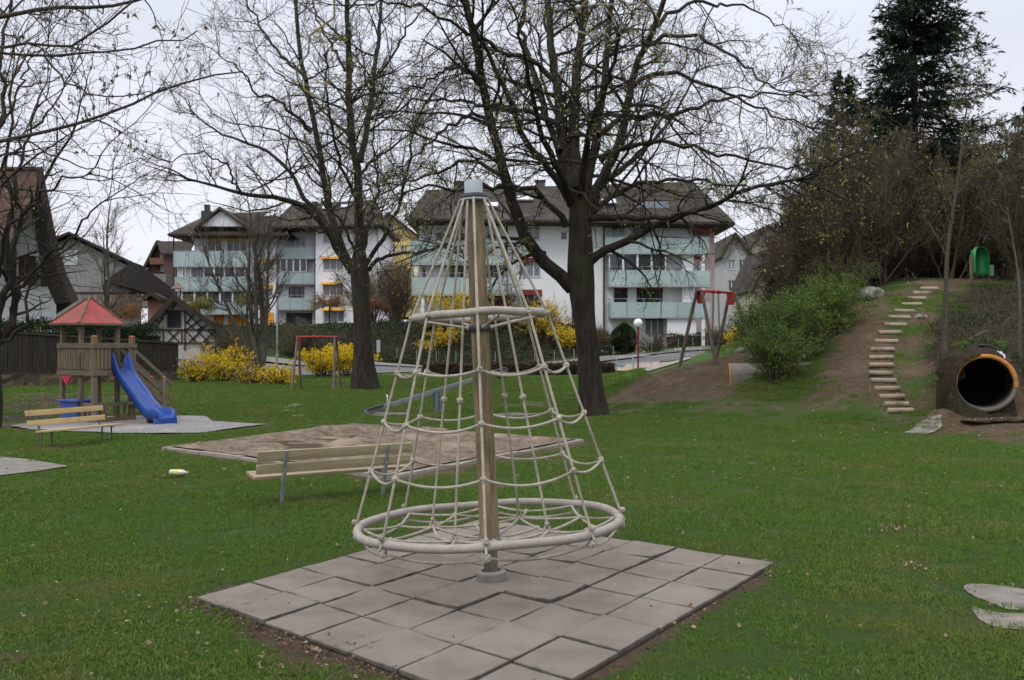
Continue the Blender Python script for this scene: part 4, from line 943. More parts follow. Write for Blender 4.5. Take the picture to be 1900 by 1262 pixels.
def big_tree(root, trunk, limbs, seed, kids=(13, 9, 8), len2=.42, budn=9000, budsize=.05, twigm=M_twig, barkm=M_barkd, twigr=.0055, droop=0., tropend=.02, angular=.13, extra=None, l4len=.5):
    rg = np.random.RandomState(seed); o = np.array(root.location)
    acc = Acc()
    # trunk: shaped sections
    P_, l = resample(trunk[0], 22); rr = np.interp(np.linspace(0, 1, 22), np.linspace(0, 1, len(trunk[1])), trunk[1]); k = 28
    a = np.arange(k)*2*np.pi/k
    V = np.zeros((22, k, 3)); gr_ = vnoise(a[None]*3+0*rr[:, None], P_[:, 2:3]*.6, 1.0, seed)*.10
    hb = P_[:, 2]-P_[0, 2]; flare = np.exp(-np.maximum(hb-.1, 0)/.35)
    lob = (.12*np.cos(a*5+seed)+.10*np.cos(a*3+1))[None]*flare[:, None]+gr_
    V[..., 0] = P_[:, None, 0]+rr[:, None]*(1+lob)*np.cos(a); V[..., 1] = P_[:, None, 1]+rr[:, None]*(1+lob)*np.sin(a); V[..., 2] = P_[:, None, 2]
    I = np.arange(22*k).reshape(22, k); J = np.roll(I, -1, 1); F_ = np.stack([I[:-1], J[:-1], J[1:], I[1:]], -1).reshape(-1, 4)
    acc.add((V-o).reshape(-1, 3), F_); tr = acc.build('trunk', barkm, root)
    # limbs
    A = Acc(); LP = []; LR = []; LL = []
    for pts, r0, r1 in limbs:
        p, l = resample(pts, 20, .02+.03*(r0 < .12), rg); LP.append(p-o); LR.append(r0+(r1-r0)*np.linspace(0, 1, 20)**.7); LL.append(l)
    LP = np.array(LP); LR = np.array(LR); LL = np.array(LL)
    A.tubes(LP, LR, 10)
    # secondary boughs
    k2 = np.maximum(3, (LL*kids[0]/6).astype(int)); s, d, ln, r = spawn(LP, LR, np.minimum(LL, 9), k2, rg, .10, 1, 35, 75, len2, .4, .5, .010, flat=.2)
    ln = np.clip(ln, .8, 4); P2, R2_ = grow(s, d, ln, np.minimum(r, .055), 9, rg, angular, -droop, .3, tropend); A.tubes(P2, R2_, 6)
    # limb tips continue
    s, d, ln, r = spawn(LP, LR, np.full(len(LP), 4.), 3, rg, .93, 1, 8, 35, 1.0, .3, .9, .01); P2b, R2b = grow(s, d, ln, np.minimum(r, .04), 9, rg, angular, -droop, .3, tropend); A.tubes(P2b, R2b, 6)
    P2 = np.concatenate([P2, P2b]); R2_ = np.concatenate([R2_, R2b]); L2 = np.linalg.norm(P2[:, -1]-P2[:, 0], axis=1)
    s, d, ln, r = spawn(P2, R2_, L2, kids[1], rg, .12, 1, 30, 65, .62, .4, .6, twigr*1.5, flat=.2); P3, R3 = grow(s, d, np.clip(ln, .3, 1.8), np.minimum(r, .018), 6, rg, angular, -droop, .35, tropend); A.tubes(P3, R3, 4)
    A.build('boughs', barkm, root)
    T = Acc(); L3 = np.linalg.norm(P3[:, -1]-P3[:, 0], axis=1)
    s, d, ln, r = spawn(P3, R3, L3, kids[2], rg, .1, 1, 25, 60, l4len, .4, .6, twigr, flat=.1); P4, R4 = grow(s, d, np.clip(ln, .12, .8), np.full(len(s), twigr), 4, rg, angular, -droop*1.5, .5, tropend); T.tubes(P4, R4, 3)
    L4 = np.linalg.norm(P4[:, -1]-P4[:, 0], axis=1)
    T.build('twigs', twigm, root)
    if budn:
        B = Acc(); c, dd = along(P4, budn, rg, .3, .01); dd[:, 2] -= .5; B.cards(c, np.full(len(c), budsize), rg, dd, .6); B.build('buds', M_bud, root)
    return P4
def LM(Y, dY, *pts):                     # limb traced over photo pixels, drifting dY metres in depth
    n = len(pts); return [W(p[0], p[1], Y+dY*(i/(n-1))**1.2) for i, p in enumerate(pts)]

# big linden right of the cone
Y = 25.2; g = GP(1100, Y)
t = empty('linden_tree', g, 0, 'large dark linden with thick trunk and wide low limbs right of the climbing cone', 'tree')
tp = [W(1103, 790, Y), W(1102, 765, Y), W(1098, 735, Y), W(1094, 690, Y), W(1090, 640, Y), W(1083, 580, Y), W(1078, 520, Y), W(1077, 480, Y), W(1077, 440, Y), W(1075, 400, Y), W(1074, 370, Y)]
trunk = (tp, [.46, .40, .345, .315, .30, .305, .33, .38, .36, .33, .30, .25])
lim = [
 (LM(Y, -2, (1062, 535), (1025, 498), (985, 455), (962, 405), (940, 340), (925, 280), (905, 200), (885, 100), (866, 0), (850, -90)), .21, .07),
 (LM(Y, -3, (1090, 490), (1120, 467), (1160, 448), (1210, 422), (1265, 400), (1320, 383), (1370, 358), (1430, 342), (1510, 332)), .14, .03),
 (LM(Y, 1, (1070, 400), (1058, 330), (1042, 280), (1038, 200), (1028, 130), (1020, 50), (1015, -60)), .20, .08),
 (LM(Y, 2, (1070, 350), (1064, 260), (1070, 150), (1080, 60), (1090, -80)), .20, .09),
 (LM(Y, 3, (1082, 380), (1098, 300), (1112, 220), (1124, 130), (1132, 30), (1140, -70)), .17, .07),
 (LM(Y, -2, (1090, 390), (1125, 320), (1152, 255), (1165, 180), (1188, 105), (1215, 50), (1245, -30)), .17, .06),
 (LM(Y, -3, (1055, 370), (1015, 305), (975, 265), (960, 220), (940, 170), (905, 100), (875, 40), (850, -20)), .12, .04),
 (LM(Y, 3, (1038, 280), (1010, 210), (990, 140), (975, 70), (970, -30)), .11, .05),
 (LM(Y, -3, (1085, 405), (1130, 402), (1190, 405), (1250, 400), (1310, 385), (1360, 365)), .12, .03),
 (LM(Y, 3, (1110, 250), (1150, 222), (1200, 212), (1250, 210), (1300, 195), (1350, 182), (1420, 172), (1500, 180)), .10, .02),
 (LM(Y, -3, (1115, 300), (1160, 270), (1220, 262), (1300, 278), (1370, 292), (1440, 310), (1500, 318)), .08, .02),
 (LM(Y, 4, (1100, 395), (1150, 355), (1210, 335), (1280, 335), (1350, 340), (1430, 352)), .09, .02),
 (LM(Y, 2, (1160, 165), (1210, 135), (1260, 138), (1320, 160), (1380, 188), (1440, 215), (1510, 240)), .08, .02),
 (LM(Y, -3, (1200, 80), (1250, 60), (1310, 70), (1370, 110), (1430, 160), (1480, 170)), .07, .015),
 (LM(Y, 3, (1210, 50), (1270, 10), (1340, 8), (1400, 20), (1470, 60)), .07, .015),
 (LM(Y, -3, (1050, 420), (1010, 375), (965, 350), (900, 342), (850, 350), (800, 345), (740, 360)), .10, .02),
 (LM(Y, 3, (1040, 230), (990, 208), (930, 200), (880, 190), (830, 180), (770, 190), (700, 215)), .09, .02),
 (LM(Y, -4, (1030, 150), (975, 110), (920, 90), (860, 55), (800, 20), (740, 5), (690, 10)), .08, .02),
 (LM(Y, 4, (935, 330), (890, 300), (840, 305), (790, 330), (740, 345), (690, 340)), .07, .02),
 (LM(Y, -3, (915, 230), (870, 215), (820, 240), (770, 290), (720, 330)), .06, .015),
 (LM(Y, -2, (900, 160), (860, 130), (820, 130), (770, 160), (700, 170)), .06, .015),
 (LM(Y, -4, (1010, 470), (985, 455), (960, 448), (935, 458), (900, 472), (860, 478)), .07, .015),
 (LM(Y, -6, (1078, 380), (1085, 300), (1100, 220), (1130, 150), (1150, 60)), .13, .03),
 (LM(Y, -6, (1060, 380), (1040, 320), (1000, 240), (985, 150), (960, 60)), .12, .03),
 (LM(Y, 6, (1080, 390), (1060, 320), (1045, 240), (1010, 160), (1000, 60)), .12, .03),
 (LM(Y, 6, (1085, 390), (1120, 340), (1180, 290), (1240, 230), (1300, 120)), .12, .03),
]
big_tree(t, trunk, lim, 11, kids=(10, 7, 7), len2=.40, budn=24000, budsize=.050, droop=.03, tropend=.0, angular=.15)

# tree by the left swing
Y = 39.6; g = GP(680, Y)
t = empty('ash_tree', g, 0, 'tall dark leafless tree with forked trunk just right of the left swing', 'tree')
tp = [W(678, 735, Y), W(678, 722, Y), W(676, 700, Y), W(674, 660, Y), W(672, 600, Y), W(670, 550, Y), W(668, 515, Y), W(667, 490, Y), W(667, 460, Y)]
trunk = (tp, [.72, .60, .46, .40, .37, .36, .37, .42, .38, .24])
lim = [
 (LM(Y, -3, (655, 505), (628, 465), (605, 425), (575, 390), (535, 372), (500, 365), (450, 360), (400, 345), (340, 330)), .22, .04),
 (LM(Y, 2, (612, 430), (590, 392), (565, 372), (545, 330), (525, 305), (500, 285), (465, 268), (430, 255), (395, 240), (355, 205)), .14, .03),
 (LM(Y, 3, (650, 495), (625, 430), (610, 380), (600, 330), (588, 260), (575, 190), (560, 120), (551, 50), (545, -50)), .19, .08),
 (LM(Y, -2, (668, 470), (666, 400), (664, 320), (655, 280), (648, 200), (647, 100), (643, 20), (640, -60)), .24, .09),
 (LM(Y, 2, (668, 300), (682, 230), (692, 150), (702, 70), (708, -40)), .15, .07),
 (LM(Y, -3, (680, 490), (705, 455), (722, 420), (735, 390), (748, 340), (762, 290), (770, 240), (790, 190), (830, 140)), .11, .03),
 (LM(Y, -4, (685, 500), (705, 482), (740, 470), (790, 465), (830, 458), (880, 462)), .10, .02),
 (LM(Y, 3, (650, 255), (615, 222), (590, 195), (560, 160), (530, 145), (500, 120), (470, 90)), .08, .02),
 (LM(Y, -3, (578, 245), (560, 225), (530, 200), (500, 180), (470, 168), (455, 140), (430, 118), (400, 95)), .09, .02),
 (LM(Y, 4, (568, 150), (540, 120), (505, 80), (480, 40), (455, 0), (440, -40)), .08, .03),
 (LM(Y, 3, (640, 130), (615, 80), (590, 40), (575, -10)), .07, .03),
 (LM(Y, -3, (450, 360), (430, 330), (425, 310), (390, 290), (350, 285), (310, 300)), .06, .02),
 (LM(Y, -4, (690, 160), (720, 110), (750, 60), (790, 10), (820, -30)), .07, .02),
 (LM(Y, 4, (663, 330), (690, 300), (730, 270), (780, 230), (830, 170)), .08, .02),
 (LM(Y, 4, (595, 300), (575, 270), (545, 255), (500, 240), (450, 230), (400, 215), (360, 160)), .06, .02),
 (LM(Y, -4, (655, 480), (650, 440), (625, 400), (600, 375), (610, 340), (640, 300)), .08, .02),
 (LM(Y, 5, (672, 470), (690, 400), (700, 330), (690, 260), (710, 180)), .10, .03),
 (LM(Y, -6, (668, 440), (660, 370), (630, 300), (610, 200), (600, 100)), .10, .03),
]
big_tree(t, trunk, lim, 23, kids=(8.5, 7, 6), len2=.40, budn=2500, budsize=.06, twigr=.0065, droop=-.03, tropend=.03, angular=.16)

def auto_tree(name, p, H, r0, seed, label, group=None, nst=1, spread=.25, crown=.3, stems=18, twigm=M_twigb, barkm=M_barkg, budn=0, budm=None, bs=.06, twigr=.008, up=.10, k3=8, k4=6, blen=.32, ang=(25, 55), clen=1., cat='tree'):
    """upright slim bare tree: 1..n stems, ascending branches"""
    rg = np.random.RandomState(seed); t = empty(name, p, 0, label, cat, group)
    S = np.zeros((nst, 3)); S[:, :2] = rg.randn(nst, 2)*r0*(nst > 1)*1.2; S[:, 2] = -.3
    D = np.c_[rg.randn(nst, 2)*spread, np.ones(nst)]; L_ = H*(.78+.22*rg.rand(nst)); L_[0] = H; R0 = np.full(nst, r0)*(.6+.4*rg.rand(nst)); R0[0] = r0
    P1, R1_ = grow(S, D, L_, R0, 16, rg, .035, .03, .12); A = Acc(); A.tubes(P1, R1_, 10); A.build('trunk', barkm, t)
    A = Acc(); s, d, ln, r = spawn(P1, R1_, L_, stems, rg, crown, .98, *ang, blen, .35, .42, twigr*1.4); P2, R2_ = grow(s, d, ln*clen, r, 9, rg, .10, up, .25); A.tubes(P2, R2_, 5)
    L2 = np.linalg.norm(P2[:, -1]-P2[:, 0], axis=1)
    s, d, ln, r = spawn(P2, R2_, L2, k3, rg, .1, 1, 20, 50, .5, .4, .55, twigr); P3, R3 = grow(s, d, ln, r, 6, rg, .10, up*.8, .4); A.tubes(P3, R3, 4)
    jn = name == 'young_tree'
    if not jn: A.build('branches', barkm, t)
    if k4 == 0: return t
    T = A if jn else Acc(); L3 = np.linalg.norm(P3[:, -1]-P3[:, 0], axis=1)
    s, d, ln, r = spawn(P3, R3, L3, k4, rg, .1, 1, 20, 50, .55, .4, .6, twigr*.8); P4, R4 = grow(s, d, np.maximum(ln, .12), np.full(len(s), twigr*.8), 4, rg, .12, up*.5, .5); T.tubes(P4, R4, 3)
    T.build('branches' if jn else 'twigs', twigm, t)
    if budn:
        B = Acc(); c, dd = along(P4, budn, rg, .1, .03); B.cards(c, np.full(len(c), bs), rg, None, .7); B.build('leaves', budm or M_bud, t)
    return t
auto_tree('hornbeam_tree', GP(487, 50), 10.3, .24, 31, 'bare multi-stemmed grey tree in front of the left apartment house', nst=5, spread=.16, crown=.3, stems=14, k3=8, k4=6, up=.12, blen=.36, ang=(30, 60), twigr=.0085)
auto_tree('birch_tree', GP(184, 54), 11.0, .17, 32, 'slim pale-stemmed bare tree standing behind the play tower', nst=2, spread=.05, crown=.25, stems=17, k3=7, k4=5, up=.07, blen=.30, ang=(25, 50), twigr=.0085)
# ------------------------------------------------------------------ spruces
M_spr = leafmat('spruce_needles', (.006, .017, .008), (.013, .030, .013), (.020, .038, .018), scale=.5)
M_spb = leafmat('blue_spruce', (.020, .036, .030), (.035, .056, .048), (.012, .026, .020), scale=.5)
M_pin = leafmat('pine_needles', (.014, .030, .010), (.026, .048, .016), (.04, .05, .02), scale=.5)
def spruce(name, p, H, Rad, seed, label, m=M_spr, group=None, dens=1., z0=.06, lean=0, qual=1., pw=.85):
    rg = np.random.RandomState(seed); t = empty(name, p, 0, label, 'conifer', group)
    A = Acc(); P_ = np.stack([np.linspace(0, lean, 14), np.zeros(14), np.linspace(-.4, H, 14)], -1)[None]; A.tubes(P_, (H*.02*np.linspace(1, .06, 14))[None], 10); A.build('trunk', M_barkd, t)
    nb = int(H*13*dens); f = rg.rand(nb)**.9; nl = H/.5; f = (np.floor(f*nl)+.5+.13*rg.randn(nb))/nl; f = np.clip(z0+(1-z0)*f, 0, .995); az = rg.rand(nb)*2*np.pi
    ln = Rad*(1-f)**pw*(.55+.6*rg.rand(nb)**1.5)+.25
    S = np.stack([lean*f, 0*f, f*H], -1); tilt = np.interp(f, [0, .5, 1], [-.35, -.08, .6])+.07*rg.randn(nb)
    D = np.stack([np.cos(az), np.sin(az), tilt], -1); P1, R1_ = grow(S, D, ln, .012+.012*ln, 9, rg, .04, -.10, .25, .27)
    A = Acc(); A.tubes(P1, R1_, 4)
    # branchlets in a drooping fan, then needle sprays
    kk = np.maximum(4, (ln*9*qual).astype(int)); s, d, l2, r = spawn(P1, R1_, ln, kk, rg, .08, 1, 35, 65, .34, .3, .5, .006, flat=.75)
    l2 = np.clip(l2, .18, 1.0); P2, R2_ = grow(s, d, l2, np.full(len(s), .008), 4, rg, .08, -.10, .4); A.tubes(P2, R2_, 3)
    A.build('branches', M_barkd, t)
    B = Acc()
    for PP, nn in ((P2, int(len(P2)*13)), (P1, int(nb*30))):
        c, dd = along(PP, nn, rg, .05, .02); dd = dd*.9+rg.randn(nn, 3)*np.array([.26, .26, .20])+np.array([0, 0, -.20]); B.cards(c, np.full(nn, .24), rg, dd, .2)
    B.build('needles', m, t)
    return t
gz = lambda px, Y: GP(px, Y)
spruce('spruce_tree', gz(1698, 42), 16.0, 6.6, 41, 'tall dark green spruce rising above the mound, its top out of frame', dens=1.6)
spruce('spruce_tree', gz(1565, 47), 12.2, 4.2, 42, 'smaller dark spruce left of the tall one, behind brown saplings', dens=1.0)
spruce('spruce_tree', gz(1945, 40), 10.5, 3.1, 43, 'bluish spruce at the right edge of the photo', m=M_spb, dens=1.0)
spruce('pine_tree', gz(1475, 52), 6.6, 2.8, 44, 'low dark pine at the left edge of the wooded mound', m=M_pin, dens=1.1, z0=.0, pw=.5)
spruce('spruce_tree', gz(1800, 50), 9.0, 3.4, 45, 'dense dark spruce filling the gap right of the tall spruce', dens=1.0, z0=0)
spruce('spruce_tree', gz(1625, 56), 8.0, 3.6, 46, 'broad dark spruce far behind the brown saplings', dens=1.0, z0=0, pw=.6)
# saplings and young trees on the mound
M_leafy = leafmat('fresh_small_leaves', (.10, .12, .022), (.17, .18, .04), scale=1)
M_orl2 = leafmat('brown_bud_scales', (.11, .075, .04), (.16, .11, .055), scale=1)
M_leafy2 = leafmat('unfolding_olive_leaves', (.060, .066, .022), (.10, .105, .035), (.04, .05, .02), scale=.6)
sap = [(1462, 41, 7.0, 'tall bare sapling behind the left end of the mound thicket'), (1615, 40, 8.4, 'reddish bare sapling between the two spruces'), (1665, 41, 8.0, 'brown sapling in front of the lower left branches of the tall spruce'), (1730, 40, 7.6, 'bare sapling just right of the tall spruce trunk'), (1815, 41, 7.4, 'bare sapling directly behind the green slide'), (1560, 42, 8.6, 'tall brown sapling crossing the smaller spruce'),
 (1440, 38, 5.6, 'thin brown sapling leaning at the left end of the wooded mound'), (1492, 36, 6.4, 'brown many-twigged sapling above the green bush, second from the left'), (1540, 35, 7.4, 'reddish brown sapling thicket behind the boulder'), (1588, 36, 7.8, 'bare brown sapling directly behind the boulder'),
       (1640, 36.5, 8.0, 'forked light brown young tree above the top of the log stair'), (1690, 38, 7.2, 'bare young tree in front of the tall spruce trunk'), (1762, 37, 7.6, 'bare young tree just left of the green slide'), (1866, 36.5, 7.0, 'bare young tree right of the green slide'), (1895, 33, 6.6, 'bare sapling near the right edge above the orange rimmed pipe'), (1515, 40, 6.9, 'twiggy sapling in front of the smaller spruce')]
for i, (px, Y, H, lab) in enumerate(sap):
    auto_tree('sapling', gz(px, Y), H*(.80 if 1600 < px < 1830 else .88), .075, 60+i, lab, 'saplings on the mound', nst=5+(i % 3), spread=.24, crown=.06, stems=14, k3=8, k4=6, up=.10, blen=.34, ang=(20, 45), twigr=.009, twigm=M_twigb, barkm=M_twigb, budn=5200, budm=M_leafy2 if i % 3 else M_orl2, bs=.065)
# slim grey trunk in front of the mound
t = auto_tree('young_tree', gz(1752, 24.2), 8.0, .085, 80, 'slim grey trunk growing from the mound foot between stair and pipe', nst=1, spread=.02, crown=.42, stems=16, k3=7, k4=5, up=.06, blen=.24, ang=(30, 60), twigr=.007, budn=1200, budm=M_leafy, bs=.05)
for i, (px, Y, H, lab) in enumerate(((1736, 24.3, 1.7, 'short grey dead trunk left of the slim grey tree'), (1893, 23, 4.2, 'thin dark trunk right of the orange rimmed pipe'))):
    auto_tree('dead_trunk', gz(px, Y), H, .06, 90+i, lab, None, nst=1, spread=.03, crown=.7, stems=3, k3=2, k4=0, up=.02, blen=.2, twigr=.006)
# ------------------------------------------------------------------ shrubs
def shrub(name, p, size, seed, label, m, nleaf, ls, stemm=M_twigb, nst=26, group=None, cat='bush', spreadang=.8, arch=-.08, tight=1., twigr=.006, base=.15, aspect=.6, flo=None, jit=.05, k3=9):
    rg = np.random.RandomState(seed); t = empty(name, p, 0, label, cat, group); rx, ry, H = size
    ph = rg.rand(nst)*2*np.pi; q = np.sqrt(rg.rand(nst)); S = np.stack([np.cos(ph)*q*rx*base, np.sin(ph)*q*ry*base, np.full(nst, -.15)], -1)
    D = np.stack([np.cos(ph)*q*rx*spreadang, np.sin(ph)*q*ry*spreadang, np.full(nst, H*.9)], -1); L_ = np.linalg.norm(D, axis=1)*(.85+.3*rg.rand(nst))
    P1, R1_ = grow(S, D, L_, np.full(nst, .018+.006*H), 9, rg, .07, 0, .3, arch); A = Acc(); A.tubes(P1, R1_, 5)
    s, d, ln, r = spawn(P1, R1_, L_, k3, rg, .2, 1, 25, 60, .42, .4, .5, twigr); P2, R2_ = grow(s, d, ln, r, 6, rg, .10, .02, .4, arch); A.tubes(P2, R2_, 4)
    L2 = np.linalg.norm(P2[:, -1]-P2[:, 0], axis=1); s, d, ln, r = spawn(P2, R2_, L2, 5, rg, .1, 1, 25, 60, .6, .4, .6, twigr*.8); P3, R3 = grow(s, d, ln, np.full(len(s), twigr*.8), 4, rg, .12, 0, .5); A.tubes(P3, R3, 3)
    A.build('stems', stemm, t)
    if nleaf:
        B = Acc(); n3 = int(nleaf*.7); c, dd = along(P3, n3, rg, .0, jit); B.cards(c, np.full(n3, ls), rg, None, aspect); c, dd = along(P2, nleaf-n3, rg, .2, jit); B.cards(c, np.full(len(c), ls), rg, None, aspect)
        B.build(flo or 'leaves', m, t)
    return t
M_green1 = leafmat('spring_green_leaves', (.085, .165, .018), (.15, .235, .032), (.055, .11, .015), scale=.9)
M_green2 = leafmat('olive_leaves', (.06, .075, .018), (.09, .10, .025), scale=1)
M_yell = leafmat('yellow_blossom', (.70, .49, .010), (.84, .62, .02), (.50, .34, .012), scale=2)
M_dkgr = leafmat('evergreen_leaves', (.010, .028, .009), (.022, .046, .014), (.035, .055, .018), scale=.8)
M_ivy = leafmat('ivy_leaves', (.012, .030, .011), (.026, .050, .016), (.05, .055, .025), scale=.35)
M_orl = leafmat('orange_brown_buds', (.20, .10, .035), (.28, .15, .05), (.12, .07, .035), scale=1)
M_ygl = leafmat('yellow_green_buds', (.17, .17, .03), (.24, .23, .05), scale=1)
gb = 'spring green bushes on the mound'
shrub('green_bush', gz(1440, 26.5), (1.0, 1.0, 1.6), 101, 'lowest front part of the bright green bushes, nearest the pipe', M_green1, 9000, .05, group=gb, nst=34, twigr=.004)
shrub('green_bush', gz(1485, 28), (1.2, 1.3, 2.1), 102, 'large bright green bush on the left flank of the mound', M_green1, 14000, .055, group=gb, nst=40, twigr=.004)
shrub('green_bush', gz(1545, 29.8), (1.2, 1.2, 1.9), 103, 'bright green bush just left of the boulder', M_green1, 12000, .055, group=gb, nst=36, twigr=.004)
shrub('green_bush', gz(1420, 29), (.9, 1.1, 1.8), 104, 'green bush behind the others, beside the right swing', M_green1, 9000, .055, group=gb, nst=30, twigr=.004)
shrub('green_bush', gz(1570, 33), (1.2, 1.2, 1.7), 105, 'darker green bush above the boulder', M_green2, 7000, .06, group=gb, nst=30)
fg = 'yellow forsythia bushes'
def fors(px, Y, s, seed, lab, n=5000, ls=.085, dz=0):
    n = int(n*1.35)
    q = gz(px, Y); q.z += dz; return shrub('forsythia_bush', q, s, seed, lab, M_yell, n, ls, group=fg, nst=26, flo='blossom', spreadang=1.1, arch=-.05, aspect=.55, jit=.03)
fors(412, 49, (1.1, 1.0, 1.85), 111, 'tall yellow forsythia in front of the half-timbered house', 4300)
fors(362, 47, (.9, .9, 1.3), 112, 'sparser yellow forsythia at the right end of the board fence', 1700)
fors(465, 46, (1.1, .9, .95), 113, 'low thin forsythia mixed with brown twigs between two fuller ones', 650)
fors(516, 45, (.75, .8, .95), 114, 'small yellow forsythia left of the swing legs', 1600)
fors(598, 55, (1.5, 1.0, 1.75), 115, 'dense round yellow forsythia seen through the left swing', 9000)
fors(640, 56, (1.3, 1.0, 1.9), 116, 'dense yellow forsythia partly behind the left tree trunk', 7000)
fors(832, 79, (2.3, 1.2, 3.4), 117, 'tall yellow forsythia high on the ivy bank left of the pole', 6500, .1)
fors(826, 76.5, (1.1, .8, 1.6), 118, 'small forsythia on the ivy bank just under the cone upper ring', 2200, .1)
fors(1010, 78, (2.0, 1.0, 3.6), 119, 'arching yellow forsythia on the ivy bank right of the pole', 4200, .1)
fors(1055, 77, (1.3, 1.0, 1.9), 120, 'yellow forsythia on the bank touching the linden trunk', 3000, .1)
fors(791, 75.5, (.8, .6, 1.1), 121, 'tiny forsythia low on the ivy bank', 1100, .1)
fors(1381, 72, (1.3, 1.0, 1.9), 122, 'yellow forsythia beyond the right swing', 3500, .1, .6)
# clipped trees on stems by the houses
def clipped(px, py, Y, r, m, n, seed, lab, ls=.09, squash=.5):
    c = W(px, py, Y); b = GP(px, Y); rg = np.random.RandomState(seed); t = empty('clipped_tree', b, 0, lab, 'small tree', 'clipped round-headed trees')
    h = c.z-b.z; A = Acc(); S = np.array([[0, 0, -.2]]); P1, R1_ = grow(S, np.array([[0, 0, 1.]]), np.array([h+.1]), np.array([.09]), 8, rg, .02, 0, .7); A.tubes(P1, R1_, 8); A.build('trunk', M_barkd, t)
    k = 46; A = Acc(); d = rg.randn(k, 3); d[:, 2] = np.abs(d[:, 2])*.5-.05; P2, R2_ = grow(np.repeat(P1[:, -1], k, 0)-np.array([0, 0, r*.35]), d, np.full(k, r*1.0)*(.7+.3*rg.rand(k)), np.full(k, .02), 7, rg, .12, .0, .3); A.tubes(P2, R2_, 4)
    s, d, ln, r_ = spawn(P2, R2_, np.full(k, r), 12, rg, .2, 1, 20, 60, .42, .3, .5, .006); P3, R3 = grow(s, d, ln, r_, 5, rg, .14, .02, .4); A.tubes(P3, R3, 3); A.build('branches', M_twigb, t)
    B = Acc(); c_, dd = along(P3, n, rg, .1, .08); B.cards(c_, np.full(n, ls), rg, None, .7); B.build('leaves', m, t)
clipped(372, 557, 76, 1.5, M_ygl, 3500, 131, 'yellow-green round-headed clipped tree above the half-timbered house')
clipped(458, 552, 80, 1.2, M_ygl, 2200, 132, 'small yellowish clipped tree behind the bare grey tree')
clipped(612, 552, 84, 1.9, M_orl, 4500, 133, 'orange-brown clipped tree left of the forked trunk, before the white wall')
clipped(690, 556, 86, 1.8, M_orl, 3500, 134, 'orange-brown clipped tree right of the forked trunk')
clipped(225, 566, 66, 1.9, M_orl, 4200, 135, 'brownish round-headed tree above the red tower roof')
shrub('evergreen_shrub', gz(975, 82), (1.3, 1.0, 2.6), 141, 'dark green upright shrub at the white wall above the right forsythia', M_dkgr, 5000, .10, nst=22)
# brown, bare or dark shrubs: (px, Y, size, seed, label, material, leaves)
for px, Y, s, seed, lab, m, n in ((1210, 77, (1.9, 1.0, 1.9), 151, 'bare grey-brown rounded shrub right of the globe lamp', None, 0), (1340, 78, (2.0, 1.2, 1.9), 152, 'brown bare shrub behind the right swing', None, 0), (1108, 77, (1.4, 1.0, 2.0), 153, 'brown bare shrub between linden trunk and dark clipped bush', M_orl, 900),
        (920, 81.5, (2.3, 1, 3.2), 154, 'brown hedge-like shrub under the left balconies', M_orl, 3500), (735, 84, (2.2, 1.5, 5.5), 155, 'tall reddish brown shrub below the yellow house', M_orl, 3000), (440, 60, (3.2, 1.2, 2.6), 156, 'brownish bare thicket left of the grey lamp post', M_green2, 2500),
        (560, 68, (3.0, 1.2, 2.6), 157, 'olive brown thicket right of the grey lamp post', M_green2, 3500), (1395, 62, (1.6, 1.2, 3.0), 158, 'dark twiggy shrub behind the right swing legs', M_dkgr, 3500),
        (1470, 40, (2.4, 1.5, 3.0), 159, 'dark undergrowth behind the green bush', M_dkgr, 5000), (1545, 37, (2.2, 1.5, 2.6), 160, 'dark undergrowth left of the boulder', M_dkgr, 4500), (1640, 38, (2.2, 1.5, 2.4), 161, 'dark undergrowth above the stair top', M_dkgr, 4500), (1730, 39, (2.2, 1.5, 2.6), 162, 'dark undergrowth left of the green slide', M_dkgr, 4500), (1865, 37, (2.0, 1.5, 2.4), 163, 'dark undergrowth right of the green slide', M_dkgr, 4500), (1930, 34, (2.0, 1.5, 2.6), 164, 'dark undergrowth at the right edge above the pipe', M_dkgr, 4500),
        (1800, 42, (3.0, 1.5, 3.0), 165, 'dark undergrowth behind the green slide', M_dkgr, 4000), (1600, 43, (3.0, 1.5, 3.4), 166, 'dark undergrowth deep behind the boulder', M_dkgr, 4000),
        (690, 92, (4, 2, 6.0), 167, 'large dark green shrub mass between the two apartment houses', M_green2, 6000), (740, 96, (4, 2, 7.0), 168, 'tall olive shrub mass below the yellow house wall', M_green2, 6000)):
    shrub('shrub' if n == 0 else 'leafy_shrub', gz(px, Y), s, seed, lab, m or M_green2, n, .09 if Y > 50 else .06, nst=34, twigr=.010 if Y > 50 else .006, cat='bush')
